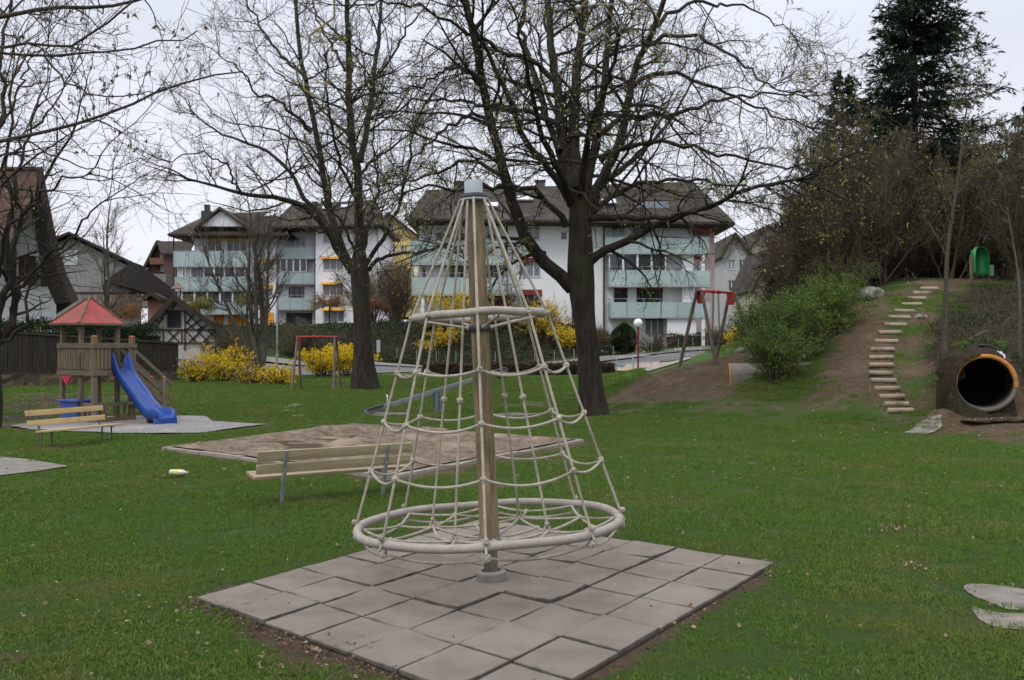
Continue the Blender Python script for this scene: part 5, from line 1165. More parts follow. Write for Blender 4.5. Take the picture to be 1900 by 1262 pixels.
# dark thuja-like ball by the lamp
def cushion(name, p, s, seed, lab, m, n, ls, cat='hedge', core=True, box=None, group=None):
    rg = np.random.RandomState(seed); t = empty(name, p, 0, lab, cat, group)
    if box is None:
        d = norm(rg.randn(n, 3)); rad = (.80+.2*rg.rand(n))[:, None]*(1+.06*np.sin(d[:, :1]*7+seed)); c = d*rad*np.array(s)+np.array([0, 0, s[2]*.85])
        c = c[c[:, 2] > -.1]; dd = c-np.array([0, 0, s[2]*.85])+rg.randn(len(c), 3)*np.array(s)*.5+np.array([0, 0, .5])
    else:
        L_, wd, h = s; u = rg.rand(n, 3); f = rg.rand(n); c = np.stack([u[:, 0]*L_, (u[:, 1]-.5)*wd, u[:, 2]*h], -1)
        c[:, 2] = np.where(f < .35, h*(1+.05*rg.randn(n)), c[:, 2]); c[:, 1] = np.where((f >= .35) & (f < .9), np.sign(u[:, 1]-.5)*wd/2*(1+.1*rg.randn(n)), c[:, 1]); c[:, 2] += .08*np.sin(c[:, 0]*2.1+seed)*c[:, 2]/h
        dd = rg.randn(n, 3)+np.array([0, 0, .4])
    B = Acc(); B.cards(c, np.full(len(c), ls), rg, dd, .6); B.build('leaves', m, t)
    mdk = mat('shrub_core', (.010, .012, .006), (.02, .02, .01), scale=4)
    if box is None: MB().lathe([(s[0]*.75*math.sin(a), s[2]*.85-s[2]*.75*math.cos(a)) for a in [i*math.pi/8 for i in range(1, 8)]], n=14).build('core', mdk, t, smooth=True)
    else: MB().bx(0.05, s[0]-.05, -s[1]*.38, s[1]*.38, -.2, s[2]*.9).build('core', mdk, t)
    return t
cushion('round_bush', gz(1158, 77.5), (1.0, .9, 1.35), 171, 'dense dark green egg-shaped bush left of the globe lamp', M_dkgr, 7000, .13, 'bush')
def hedge(px0, px1, Y0, Y1, wd, h, z0, seed, lab, m, n, ls):
    a, b = GP(px0, Y0), GP(px1, Y1); t = cushion('hedge', a+Vector((0, 0, z0)), ((b-a).to_2d().length, wd, h), seed, lab, m, n, ls, box=1)
    t.rotation_euler = (0, -math.asin((b.z-a.z)/(b-a).length), math.atan2(b.y-a.y, b.x-a.x)); return t
M_brh = leafmat('brown_hedge_leaves', (.065, .040, .030), (.10, .062, .046), (.05, .045, .025), scale=1)
hedge(783, 1072, 60.5, 61.5, .8, .75, 0, 181, 'long low clipped brown hedge in front of the road', M_brh, 14000, .10)
hedge(1100, 1137, 60.5, 61, .8, .6, 0, 182, 'short low brown hedge between linden trunk and footpath', M_brh, 3500, .10)
a_ = Vector((-27.2, 36.4, 0)); b__ = Vector((-19.6, 50.2, 0)); h_ = cushion('hedge', a_, ((b__-a_).length, 1.2, 3.0), 183, 'tall dark green hedge growing above the board fence', M_dkgr, 34000, .10, box=1); h_.rotation_euler = (0, R(.9), math.atan2(b__.y-a_.y, b__.x-a_.x))
hedge(1240, 1420, 80.5, 83, 1.0, 1.2, -.1, 184, 'low green hedge along the wall below the white and pink house', M_green2, 7000, .12)
# ivy covering of the bank
def ivy():
    rg = np.random.RandomState(5); n = 120000; x = rg.uniform(-34, 9.5, n); y = rg.uniform(60, 84, n)
    yr = np.interp(x, [p[0] for p in ROAD], [p[1] for p in ROAD])+4.6
    ok = (y > yr+vnoise(x, y, 2, 4)*1.2) & ~((x < -17) & (y < 69)) & (y < 81.2+.02*x); x, y = x[ok], y[ok]
    z = GA(x, y); hmp = np.maximum(0, vnoise(x, y, 2.2, 9)+.25)*1.1+np.maximum(0, vnoise(x, y, .8, 10))*.5
    c = np.stack([x, y, z+hmp*rg.rand(len(x))], -1); B = Acc(); B.cards(c, np.full(len(c), .17), rg, rg.randn(len(c), 3)+np.array([0, -.3, .4]), .7)
    o = B.build('ivy', M_ivy); tag(o, 'dark green ivy covering the bank below the houses', 'ivy', kind='stuff')
    A = Acc(); k = 1400; x = rg.uniform(-32, 9, k); y = np.interp(x, [p[0] for p in ROAD], [p[1] for p in ROAD])+5+rg.rand(k)*8; S = np.stack([x, y, GA(x, y)], -1); P1, R1_ = grow(S, rg.randn(k, 3)*.5+np.array([0, 0, 1]), .5+1.2*rg.rand(k), np.full(k, .012), 5, rg, .15, 0, .4); A.tubes(P1, R1_, 3)
    s, d, ln, r = spawn(P1, R1_, np.full(k, 1.), 4, rg, .2, 1, 20, 60, .7, .4, .6, .008); P2, R2_ = grow(s, d, ln, r, 4, rg, .15, 0, .5); A.tubes(P2, R2_, 3)
    o = A.build('bank_brush', M_twigb); tag(o, 'thin brown brushwood sticking out of the ivy bank', 'brushwood', kind='stuff')
ivy()
# stones along the far road edge
def edge_stones():
    rg = random.Random(8); t = empty('edging_stones', GP(1130, 77.5), 0, 'row of white edging stones along the far side of the road', 'edging stones'); o = t.location; mb = MB()
    for k in range(44):
        px = 1118+k*7.2+rg.uniform(-2, 2); p = GP(px, 77.0+.05*k)-o; s = rg.uniform(.10, .22)
        q = MB(); q.lathe([(s*.6, -.05), (s, s*.25), (s*.7, s*.7), (s*.2, s*.85)], c=p, n=7); q.build('stone', mat('white_stone', (.5, .5, .47), (.62, .61, .58), scale=5), t, smooth=True)
edge_stones()
# ------------------------------------------------------------------ buildings
M_white = mat('white_render', (.72, .725, .745), (.78, .785, .80), scale=.5, rough=.9, c3=(.68, .685, .70), s3=.25)
M_pink = mat('pink_render', (.60, .43, .41), (.66, .48, .455), scale=.5, rough=.9)
M_yel = mat('yellow_render', (.66, .52, .22), (.72, .58, .27), scale=.5, rough=.9)
M_roof = mat('brown_roof_tiles', (.026, .020, .018), (.050, .040, .034), scale=2.5, rough=.9, bump=.5, stretch=(1, 1, 3), c3=(.058, .050, .042), s3=.3)
M_eave = mat('dark_eave_boards', (.030, .022, .018), (.05, .038, .03), scale=1, rough=.8)
M_glass = glassmat('window_glass', (.045, .055, .065)); M_glassl = glassmat('curtained_glass', (.22, .25, .28), .15)
M_frame = mat('white_frame', (.66, .66, .66), (.72, .72, .72), rough=.5)
M_brf = mat('brown_frame', (.07, .045, .035), (.10, .065, .05), rough=.6)
M_balc = mat('frosted_green_glass', (.30, .39, .39), (.40, .485, .48), scale=.35, rough=.3, spec=.5, c3=(.31, .40, .395), s3=.8)
M_oran = mat('orange_blind', (.66, .30, .02), (.72, .36, .04), rough=.7); M_maroon = mat('maroon_blind', (.17, .02, .03), (.22, .035, .045), rough=.7)
M_slab = mat('balcony_slab', (.48, .485, .49), (.55, .555, .56), rough=.8)
def facade(root, name, x0, x1, z0, z1, y, depth, wins, m, trim=None):
    """wall with real openings; wins: (x0,x1,z0,z1,kind)"""
    xs = sorted({x0, x1, *[w[0] for w in wins], *[w[1] for w in wins]}); zs = sorted({z0, z1, *[w[2] for w in wins], *[w[3] for w in wins]})
    xs = [x for x in xs if x0 <= x <= x1]; zs = [z for z in zs if z0 <= z <= z1]; mb = MB()
    for i in range(len(xs)-1):
        for j in range(len(zs)-1):
            cx, cz = (xs[i]+xs[i+1])/2, (zs[j]+zs[j+1])/2
            if any(w[0] < cx < w[1] and w[2] < cz < w[3] for w in wins): continue
            mb.poly([(xs[i], y, zs[j]), (xs[i+1], y, zs[j]), (xs[i+1], y, zs[j+1]), (xs[i], y, zs[j+1])])
    rv = .22
    for a, b, c, d, *_ in wins:
        mb.poly([(a, y, c), (a, y+rv, c), (a, y+rv, d), (a, y, d)]); mb.poly([(b, y, c), (b, y, d), (b, y+rv, d), (b, y+rv, c)])
        mb.poly([(a, y, c), (b, y, c), (b, y+rv, c), (a, y+rv, c)]); mb.poly([(a, y, d), (a, y+rv, d), (b, y+rv, d), (b, y, d)])
    mb.poly([(x0, y, z0), (x0, y, z1), (x0, y+depth, z1), (x0, y+depth, z0)]); mb.poly([(x1, y, z0), (x1, y+depth, z0), (x1, y+depth, z1), (x1, y, z1)])
    mb.poly([(x0, y+depth, z0), (x0, y+depth, z1), (x1, y+depth, z1), (x1, y+depth, z0)]); mb.poly([(x0, y, z1), (x1, y, z1), (x1, y+depth, z1), (x0, y+depth, z1)])
    me = bpy.data.meshes.new(name); me.from_pydata([tuple(v) for v in mb.v], [], mb.f); me.materials.append(m)
    o = bpy.data.objects.new(name, me); COL.objects.link(o); o.parent = root
    for w in wins: window(root, w, y+rv-.07)
    return o
def window(root, w, y):
    a, b, c, d, kind = w[:5]; n = w[5] if len(w) > 5 else 2; f = .07; mf = M_brf if kind == 'brown' else M_frame
    mb = MB(); mb.bx(a, b, y, y+.06, c, c+f).bx(a, b, y, y+.06, d-f, d).bx(a, a+f, y, y+.06, c+f, d-f).bx(b-f, b, y, y+.06, c+f, d-f)
    for k in range(1, n): x = a+(b-a)*k/n; mb.bx(x-.045, x+.045, y+.001, y+.061, c+f, d-f)
    o = mb.build('window', mf, root)
    MB().bx(a+f, b-f, y+.025, y+.035, c+f, d-f).build('pane', M_glassl if kind == 'curtain' else M_glass, o)
    if kind == 'curtain': MB().bx(a-.05, b+.05, y-.22, y+.0, c-.07, c-.0).build('sill', M_slab, o)
class B:
    def __init__(s, name, label, Y, pxc, zb, rot=0, cat='building', group=None):
        s.Y = Y; s.x0 = (pxc-950)/F*Y; s.root = empty(name, (s.x0, Y, zb), rot, label, cat, group); s.zb = zb
    def x(s, px, Y=None): return (px-950)/F*(Y or s.Y)-s.x0
    def z(s, py, Y=None): return CH+(HZ-py)/F*(Y or s.Y)-s.zb
    def win(s, p0, p1, q0, q1, kind='dark', n=2): return (s.x(p0), s.x(p1), s.z(q1), s.z(q0), kind, n)
    def awn(s, p0, p1, q0, q1, m, y=-.25, wavy=False):
        mb = MB(); a, b, c, d = s.x(p0), s.x(p1), s.z(q1), s.z(q0); mb.slab([(a, 0, d), (b, 0, d), (b, y-.5, c), (a, y-.5, c)], (0, 0, .03))
        mb.build('awning', m, s.root)
    def blind(s, p0, p1, q0, q1, m, y=-.06): MB().bx(s.x(p0), s.x(p1), y, y+.05, s.z(q1), s.z(q0)).build('blind', m, s.root)
    def balcony(s, p0, p1, q0, q1, y=-1.5, back=0., side='', slab=.16, rail=0, npan=5, chamfer=0):
        """frosted railing from photo rows q0..q1, floor slab under it; Y-corrected for its own plane"""
        Yb = s.Y+y; a, b = s.x(p0, Yb), s.x(p1, Yb); c, d = s.z(q1, Yb), s.z(q0, Yb)
        MB().bx(a, b, y+.002, back, c-slab, c).build('balcony_slab', M_slab, s.root)
        g = MB(); n = npan; gap = .02
        for k in range(n): x0_, x1_ = a+(b-a)*k/n+gap, a+(b-a)*(k+1)/n-gap; g.bx(x0_, x1_, y-.03, y, c-.06, d-.04)
        if 'l' in side: g.bx(a-.03, a, y+.03, back, c-.06, d-.04)
        if 'r' in side: g.bx(b, b+.03, y+.03, back, c-.06, d-.04)
        o = g.build('balcony_railing', M_balc, s.root)
        r = MB(); zr = d+rail; r.bx(a, b, y-.03, y+.01, zr, zr+.04)
        if 'l' in side: r.bx(a-.03, a+.01, y+.01, back, zr, zr+.04)
        if 'r' in side: r.bx(b-.01, b+.03, y+.01, back, zr, zr+.04)
        for k in range(n+1): x = a+(b-a)*k/n; r.bx(x-.03, x+.03, y-.065, y-.0311, c-.1, zr)
        r.build('rail', M_zinc, o)
    def glazed(s, p0, p1, q0, q1, n, y=-1.3):
        Yb = s.Y+y; a, b = s.x(p0, Yb), s.x(p1, Yb); c, d = s.z(q1, Yb), s.z(q0, Yb); mb = MB()
        mb.bx(a, b, y, y+.1, d-.12, d).bx(a, b, y, y+.1, c, c+.08)
        for k in range(n+1): x = a+(b-a)*k/n; w = .09; mb.bx(max(a, x-w), min(b, x+w), y+.001, y+.101, c+.08, d-.12)
        o = mb.build('glazed_front', M_frame, s.root); MB().bx(a+.05, b-.05, y+.04, y+.05, c+.08, d-.12).build('pane', M_glass, o)
    def pipe(s, px, q0, q1, y=-.1): MB().tube([(s.x(px), y, s.z(q0)), (s.x(px), y, s.z(q1))], .07, 8).build('downpipe', M_eave, s.root)
    def hip(s, e, r, th=.22, name='roof'):
        """e: eave corners fl, fr, br, bl; r: two ridge ends (left,right)"""
        fl, fr, br, bl = [Vector(v) for v in e]; ra, rb = [Vector(v) for v in r]; mb = MB(); up = Vector((0, 0, -th))
        mb.slab([fl, fr, rb, ra], up).slab([fr, br, rb], up).slab([br, bl, ra, rb], up).slab([bl, fl, ra], up)
        o = mb.build(name, M_roof, s.root)
        g = MB(); g.beam(fl+Vector((0, -.05, -.1)), fr+Vector((0, -.05, -.1)), .12, .22); g.build('gutter', M_eave, o)
        g = MB(); g.poly([fl+up*1.2, fr+up*1.2, br+up*1.2, bl+up*1.2]); g.build('soffit', M_eave, o)
        return o
# --- large apartment house on the right
b = B('apartment_house', 'long white apartment house with maroon blinds and greenish glass balconies behind the linden', 82, 1040, 2.0)
zb = 0
zE = b.z(412)
facade(b.root, 'wall', b.x(778), b.x(942), 1.0, zE+.3, 0, 11, [b.win(808, 842, 430, 452, 'curtain', 3), b.win(893, 925, 430, 452, 'curtain', 3), b.win(833, 862, 487, 520, 'dark', 2), b.win(902, 930, 487, 520, 'dark', 2), b.win(848, 930, 552, 588, 'dark', 4), b.win(783, 790, 495, 515, 'dark', 1)], M_white)
facade(b.root, 'wall', b.x(942)+.003, b.x(1121), 1.0, zE+.3, -.35, 11, [b.win(964, 1003, 481, 514, 'curtain', 3), b.win(966, 1005, 540, 573, 'curtain', 3), b.win(976, 1002, 420, 446, 'curtain', 2), b.win(1040, 1052, 430, 446, 'dark', 1)], M_white)
facade(b.root, 'wall', b.x(1121)+.003, b.x(1286), -1, zE+.3, .0, 11, [b.win(1134, 1160, 419, 446, 'curtain', 2), b.win(1174, 1202, 418, 446, 'curtain', 2), b.win(1140, 1166, 474, 500, 'dark', 2), b.win(1182, 1230, 474, 500, 'dark', 3), b.win(1139, 1165, 535, 566, 'brown', 2), b.win(1181, 1230, 535, 562, 'brown', 4), b.win(1197, 1233, 590, 622, 'curtain', 3)], M_white)
facade(b.root, 'side_wall', b.x(1286)+.003, b.x(1338), -1, zE+.2, 2.6, 8, [b.win(1292, 1300, 480, 500, 'curtain', 1), b.win(1303, 1318, 478, 500, 'curtain', 2), b.win(1290, 1320, 528, 546, 'curtain', 3), b.win(1300, 1318, 565, 590, 'dark', 2)], M_pink)
MB().bx(b.x(1234), b.x(1287), -1.2, -.003, -1, b.z(590)).build('garage_wall', M_white, b.root)
MB().bx(b.x(1263), b.x(1284), -.9, -.002, b.z(565), b.z(470)).build('partition', M_white, b.root)
for q0, q1 in ((505, 515),): pass
b.hip([(b.x(760), -2.4, zE), (b.x(1352), -2.4, zE-.35), (b.x(1352), 13.5, zE-.35), (b.x(760), 13.5, zE)], [(b.x(793, 87.5), 5.5, b.z(352, 87.5)), (b.x(1288, 87.5), 5.5, b.z(337, 87.5))])
for px, q in ((847, 330), (1006, 328), (1232, 345)): 
    o = MB().bx(b.x(px)-.45, b.x(px)+.45, 5.0, 5.8, b.z(372, 87), b.z(q+8, 87)).build('chimney', mat('chimney_brick', (.08, .06, .05), (.12, .09, .075), scale=8), b.root)
    MB().bx(b.x(px)-.52, b.x(px)+.52, 4.93, 5.87, b.z(q+8, 87), b.z(q+8, 87)+.12).build('cowl', M_eave, o)
zr_ = lambda t: zE+.05+(b.z(345, 87.5)-zE)*t
def skylight(bb, px, tt, w=.9, h=1.1, y0=-2.4, yr=5.5, zE_=None, zR=None):
    y = y0+(yr-y0)*tt; z = zE_+(zR-zE_)*tt; sl_ = math.atan2(zR-zE_, yr-y0); M_ = Matrix.Rotation(sl_, 3, 'X'); x = bb.x(px, bb.Y+y)
    o = MB().box((x, y, z+.14), (w, h, .14), M=M_).build('skylight', M_zinc, bb.root); MB().box(Vector((x, y, z+.14))+M_@Vector((0, 0, .075)), (w-.16, h-.16, .012), M=M_).build('pane', mat('painted_sky_glass', (.55, .6, .66), rough=.1, spec=.8), o)  # sky reflection painted into the pale pane colour
zR1 = b.z(345, 87.5)
for px, tt, w in ((974, .55, 1.5), (914, .35, 1.0), (885, .6, .9), (1130, .45, 1.3), (1060, .5, .9)): skylight(b, px, tt, w, 1.1, zE_=zE, zR=zR1)
# flat glazed dormers on the right roof slope
o = MB().bx(b.x(1178), b.x(1246), .6, 3.2, b.z(392, 83), b.z(372, 83)).build('dormer', M_eave, b.root); MB().bx(b.x(1180), b.x(1244), .57, .60, b.z(389, 83), b.z(375, 83)).build('pane', M_glassl, o)
o = MB().bx(b.x(1284), b.x(1320), -1.0, 1.5, b.z(433), b.z(418)).build('loggia_blind', M_maroon, b.root)
for p0, p1, q0, q1 in ((964, 1003, 479, 487), (966, 1005, 538, 548), (1134, 1160, 415, 421), (1174, 1202, 415, 421), (1139, 1165, 531, 537), (1181, 1230, 531, 538), (1196, 1234, 586, 594), (1298, 1318, 470, 476), (832, 862, 483, 490), (901, 931, 483, 490), (848, 931, 548, 555)): b.blind(p0, p1, q0, q1, M_maroon, -.44 if 942 < p0 < 1121 else -.09 if p0 < 1286 else 2.5)
b.balcony(1124, 1316, 440, 468, npan=6, side='lr'); b.balcony(1130, 1318, 501, 529, npan=6, side='lr', rail=.3); b.balcony(1132, 1319, 560, 587, npan=6, side='lr', rail=.25)
b.glazed(1130, 1236, 468, 503, 4)
b.balcony(762, 936, 446, 488, npan=4, side='lr'); b.balcony(764, 940, 514, 545, npan=4, side='lr', rail=.35)
MB().bx(b.x(1296), b.x(1302), -1.4, -1.05, -1, b.z(468)).bx(b.x(781, 80.6), b.x(787, 80.6), -1.3, -.95, 1, b.z(545)).build('pillar', M_white, b.root)
MB().bx(b.x(768, 80.6), b.x(775, 80.6), -1.35, -1.2, b.z(514), b.z(488)).build('balcony_post', M_frame, b.root)
b.pipe(940, 420, 600, -.1); b.pipe(1119.5, 405, 625, -.45); b.pipe(1062, 560, 610, -.45)
for px, q, m_ in ((1176, 560, M_maroon), (1203, 560, M_blue), (1247, 558, M_black), (1252, 497, M_black)):
    MB().lathe([(.12, 0), (.2, .15), (.16, .3), (.05, .42)], c=(b.x(px), -.8, b.z(q)-.55), n=8).build('balcony_pot', m_, b.root)
# --- apartment house on the left
c = B('apartment_house', 'white apartment house with orange blinds, stepped brown roof and glass balconies on the left', 104, 510, 3.85)
zE = c.z(436, 103)
facade(c.root, 'wall', c.x(360), c.x(512), -1, zE+.5, 0, 10, [c.win(386, 411, 446, 466, 'dark', 2), c.win(420, 456, 446, 466, 'dark', 3), c.win(376, 396, 493, 517, 'curtain', 2), c.win(404, 452, 491, 517, 'dark', 3), c.win(378, 455, 537, 562, 'dark', 4), c.win(484, 506, 438, 452, 'curtain', 2), c.win(484, 506, 486, 502, 'curtain', 2), c.win(484, 506, 534, 550, 'curtain', 2)], M_white)
facade(c.root, 'wall', c.x(512)+.003, c.x(587), -1, c.z(417), 1.3, 9, [c.win(522, 562, 482, 506, 'curtain', 4), c.win(530, 560, 531, 556, 'brown', 3), c.win(525, 575, 580, 606, 'brown', 3), c.win(522, 562, 436, 456, 'curtain', 4)], M_white)
facade(c.root, 'wall', c.x(587)+.003, c.x(706), -1, c.z(412), -.5, 11, [c.win(601, 638, 479, 502, 'curtain', 3), c.win(601, 638, 526, 549, 'curtain', 3), c.win(602, 640, 574, 598, 'curtain', 3), c.win(655, 680, 430, 450, 'curtain', 2), c.win(601, 636, 432, 452, 'curtain', 3)], M_white)
for p0, p1, q0, q1 in ((597, 634, 474, 482), (598, 636, 521, 529), (600, 641, 569, 577), (598, 636, 427, 434), (653, 682, 425, 432)): c.awn(p0, p1, q0, q1, M_oran, -.62)
for p0, p1, q0, q1 in ((385, 412, 440, 447), (419, 457, 440, 447), (483, 507, 433, 440), (483, 507, 481, 488), (483, 507, 529, 536)): c.blind(p0, p1, q0, q1, M_oran, -.08)
for p0, p1 in ((397, 415), (424, 461)): c.blind(p0, p1, 584, 611, mat('orange_shutter', (.50, .21, .02), (.56, .25, .035)), -.10)
c.blind(496, 508, 580, 600, M_oran, -.1)
c.balcony(322, 458, 466, 493, npan=5, side='lr'); c.balcony(324, 458, 514, 538, npan=5, side='lr'); c.balcony(370, 458, 560, 581, npan=4, side='lr', rail=.2)
c.glazed(377, 455, 491, 515, 4); c.glazed(338, 344, 491, 515, 1); c.glazed(337, 455, 537, 562, 5)
c.balcony(513, 585, 505, 525, y=.2, back=1.3, npan=3, rail=.1); c.balcony(516, 584, 552, 573, y=.2, back=1.3, npan=3, rail=.25); c.balcony(513, 585, 460, 478, y=.2, back=1.3, npan=3); c.glazed(519, 569, 478, 505, 4, y=.35)
MB().bx(c.x(329), c.x(331), -1.4, -1.28, -1, zE).bx(c.x(585), c.x(587), -.4, 1.2, -1, c.z(420)).build('pillar', M_eave, c.root)
MB().bx(c.x(334), c.x(360)-.003, -.9, 6, -1, c.z(493)).build('wing_wall', M_white, c.root)
c.hip([(c.x(312, 102), -2.2, zE), (c.x(536, 102), -2.2, zE-.0), (c.x(536, 102), 12, zE), (c.x(312, 102), 12, zE)], [(c.x(388, 109), 5, c.z(397, 109)), (c.x(500, 109), 5, c.z(392, 109))])
c.hip([(c.x(500, 102), -2.0, c.z(420, 102)), (c.x(712, 102), -2.0, c.z(416, 102)), (c.x(712, 102), 13, c.z(416, 102)), (c.x(500, 102), 13, c.z(420, 102))], [(c.x(540, 109), 5.3, c.z(378, 109)), (c.x(692, 109), 5.3, c.z(370, 109))])
o = MB().bx(c.x(364), c.x(382), 1.5, 2.6, c.z(425), c.z(387)).bx(c.x(369), c.x(377), 1.7, 2.4, c.z(387), c.z(375)).build('chimney', mat('slate_cladding', (.04, .04, .045), (.07, .07, .075), scale=5), c.root)
o = MB().bx(c.x(562), c.x(572), 4.5, 5.5, c.z(378), c.z(362)).build('chimney', M_eave, c.root)
# gabled dormer
gx0, gx1, gm = c.x(382), c.x(462), c.x(419)
o = MB().slab([(gx0, -1.9, c.z(424)), (gx1, -1.9, c.z(424)), (gm, -1.9, c.z(396))], (0, 5, 0)).build('dormer_gable', M_white, c.root)
MB().slab([(gx0-.6, -2.4, c.z(428)), (gm, -2.4, c.z(389)), (gm, 5.2, c.z(389)), (gx0-.6, 3.2, c.z(428))], (0, 0, -.3)).build('dormer_roof', M_roof, o)
MB().slab([(gx1+.6, -2.4, c.z(428)), (gm, -2.4, c.z(389)), (gm, 5.2, c.z(389)), (gx1+.6, 3.2, c.z(428))], (0, 0, -.3)).build('dormer_roof', M_roof, o)
for px, tt in ((478, .75), (508, .72), (500, .45), (560, .9), (605, .8), (640, .85), (590, .35)): skylight(c, px, tt*.9, 1.0, 1.0, zE_=c.z(422, 102), zR=c.z(374, 109), yr=5.3)
# --- simple gabled houses
def gable_house(name, label, Y, px0, px1, pyb, pye, pxp, pyp, depth, m, group=None, over=.6, wins=(), oy=.8, th=.22, roofm=None, cat='house', drop=None):
    """gable end facing the camera"""
    h = B(name, label, Y, (px0+px1)/2, W(0, pyb, Y).z, 0, cat, group); x0, x1, ze, xp, zp = h.x(px0), h.x(px1), h.z(pye), h.x(pxp), h.z(pyp)
    facade(h.root, 'wall', x0, x1, -2, ze, 0, depth, [h.win(*w) for w in wins if w[3] > pye], m)
    gy = .0; o = MB().slab([(x0, gy, ze), (x1, gy, ze), (xp, gy, zp)], (0, depth, 0)).build('gable', m, h.root)
    for w in wins:
        if w[3] <= pye:
            q = h.win(*w); f = MB().bx(q[0], q[1], -.06, .02, q[2], q[3]).build('window', M_brf if w[4] == 'brown' else M_frame, h.root); MB().bx(q[0]+.08, q[1]-.08, -.075, -.06, q[2]+.08, q[3]-.08).build('pane', M_glass, f)
    up = Vector((0, 0, .25)); mm = roofm or M_roof
    for xe, k in ((x0, -1), (x1, 1)):
        d = Vector((xe-xp, 0, ze-zp)); e = Vector((xp, -oy, zp))+d*(1+over/abs(d.length))
        MB().slab([Vector((xp, -oy, zp))+up, e+up, e+up+Vector((0, depth+2*oy, 0)), Vector((xp, -oy+depth+2*oy, zp))+up], (0, 0, -th)).build('roof', mm, h.root)
        MB().beam(Vector((xp, -oy-.04, zp))+up*.55, e+up*.55, .07, .32).build('verge_board', M_eave, h.root)
    return h
# half-timbered house with lattice gable
M_cream = mat('lime_plaster', (.44, .42, .395), (.53, .51, .485), scale=1.2, rough=.9)
HT = h = gable_house('half_timbered_house', 'small half-timbered house with lattice gable and little bell turret behind the forsythia', 62, 272, 402, 660, 612, 323, 556, 8, M_cream, over=1.0, wins=[(310, 336, 578, 608, 'brown', 2)], cat='house')
tb = MB()
def tim(p0, q0, p1, q1, w=.13): tb.beam((h.x(p0), -.03, h.z(q0)), (h.x(p1), -.03, h.z(q1)), .08, w, (0, 1, 0))
for a_ in ((272, 612, 400, 612), (274, 637, 400, 636), (304, 577, 343, 577), (303, 612, 303, 640), (343, 577, 343, 650), (337, 612, 337, 637), (318, 575, 332, 556), (312, 577, 298, 592), (304, 590, 285, 612), (296, 598, 282, 590), (290, 608, 280, 600), (310, 612, 334, 636), (334, 612, 310, 636), (345, 580, 378, 612), (345, 596, 362, 612), (345, 600, 360, 583), (345, 612, 372, 593), (365, 612, 384, 603), (350, 636, 374, 612), (376, 636, 398, 614), (345, 614, 366, 636), (366, 614, 388, 636), (386, 614, 400, 628), (376, 637, 376, 652), (272, 612, 272, 660), (400, 612, 400, 660)): tim(*a_)
tb.build('timber_frame', mat('black_timber', (.030, .022, .018), (.055, .04, .03), scale=4, rough=.8), h.root)
tz = h.z(548); tx = h.x(327)
o = MB().bx(tx-.22, tx+.22, 1.0, 1.44, tz-.6, tz+.05).build('bell_turret', mat('turret_wood', (.10, .07, .05), (.14, .1, .075)), h.root)
tq = MB(); 
for sx in (-.2, .2):
    for sy in (1.04, 1.4): tq.bx(tx+sx-.03, tx+sx+.03, sy-.03, sy+.03, tz+.05, tz+.55)
tq.build('turret_post', M_brf, o); MB().lathe([(.48, tz+.52), (.44, tz+.56), (.02, tz+.98)], c=(tx, 1.22, 0), n=4).build('turret_roof', mat('turret_tiles', (.16, .10, .085), (.22, .14, .12)), o)
# yellow house and brown chalet
gable_house('yellow_house', 'pale yellow gabled house with brown roof between the two apartment houses', 122, 690, 790, 560, 452, 720, 398, 14, M_yel, over=.8, wins=[(718, 731, 414, 436, 'curtain', 2), (717, 734, 452, 472, 'curtain', 2), (745, 755, 456, 470, 'curtain', 2)])
h = gable_house('brown_chalet', 'dark brown wooden chalet with small balcony left of the white apartment house', 118, 276, 324, 530, 490, 296, 450, 12, mat('chalet_wood', (.075, .042, .030), (.11, .065, .048), scale=1.5, stretch=(1, 1, 5)), over=1.2, wins=[(298, 310, 466, 482, 'curtain', 2), (296, 312, 492, 503, 'curtain', 2)])
MB().slab([(h.x(296), -1.0, h.z(449)), (h.x(366), -1.0, h.z(449)), (h.x(366), -3.2, h.z(474)), (h.x(316), -3.2, h.z(474))], (0, 0, -.25)).build('side_roof', M_roof, h.root)
MB().bx(h.x(318), h.x(366), -2.6, 3, -2, h.z(474)).build('side_wall', mat('chalet_wood', (.1, .06, .04)), h.root)
o = MB().bx(h.x(284), h.x(312), -1.2, -.01, h.z(492), h.z(480)).build('balcony', mat('balcony_wood', (.14, .065, .04), (.19, .09, .06), scale=1), h.root)
o = MB().bx(h.x(262), h.x(340), -6, -2.61, -3, h.z(515)).build('terrace', mat('terrace_wall', (.16, .15, .14), (.22, .21, .2)), h.root)
tq = MB()
for k in range(9): tq.bx(h.x(264+k*5)-.03, h.x(264+k*5)+.03, -5.9, -5.84, h.z(515), h.z(505))
tq.bx(h.x(262), h.x(308), -5.92, -5.83, h.z(506), h.z(505)+.03).build('terrace_rail', M_zinc, h.root)
# grey barn with dark lean-to roof
M_barn = mat('grey_boards', (.20, .195, .185), (.26, .255, .245), scale=1, rough=.9, stretch=(5, 5, .4), c3=(.16, .155, .15), s3=.5)
n_ = B('barn', 'grey boarded barn with long sloping dark roof behind the bare birch', 78, 200, 2.5)
MB().slab([(n_.x(60), 0, -2), (n_.x(262), 0, -2), (n_.x(262), 0, n_.z(505)), (n_.x(130), 0, n_.z(441)), (n_.x(60), 0, n_.z(470))], (0, 14, 0)).build('wall', M_barn, n_.root)
MB().slab([(n_.x(128), -.8, n_.z(436)), (n_.x(262), -.8, n_.z(500)), (n_.x(262), 15, n_.z(500)), (n_.x(128), 15, n_.z(436))], (0, 0, .22)).build('roof', M_roof, n_.root)
MB().slab([(n_.x(128), -.8, n_.z(436)), (n_.x(52), -.8, n_.z(468)), (n_.x(52), 15, n_.z(468)), (n_.x(128), 15, n_.z(436))], (0, 0, .22)).build('roof', M_roof, n_.root)
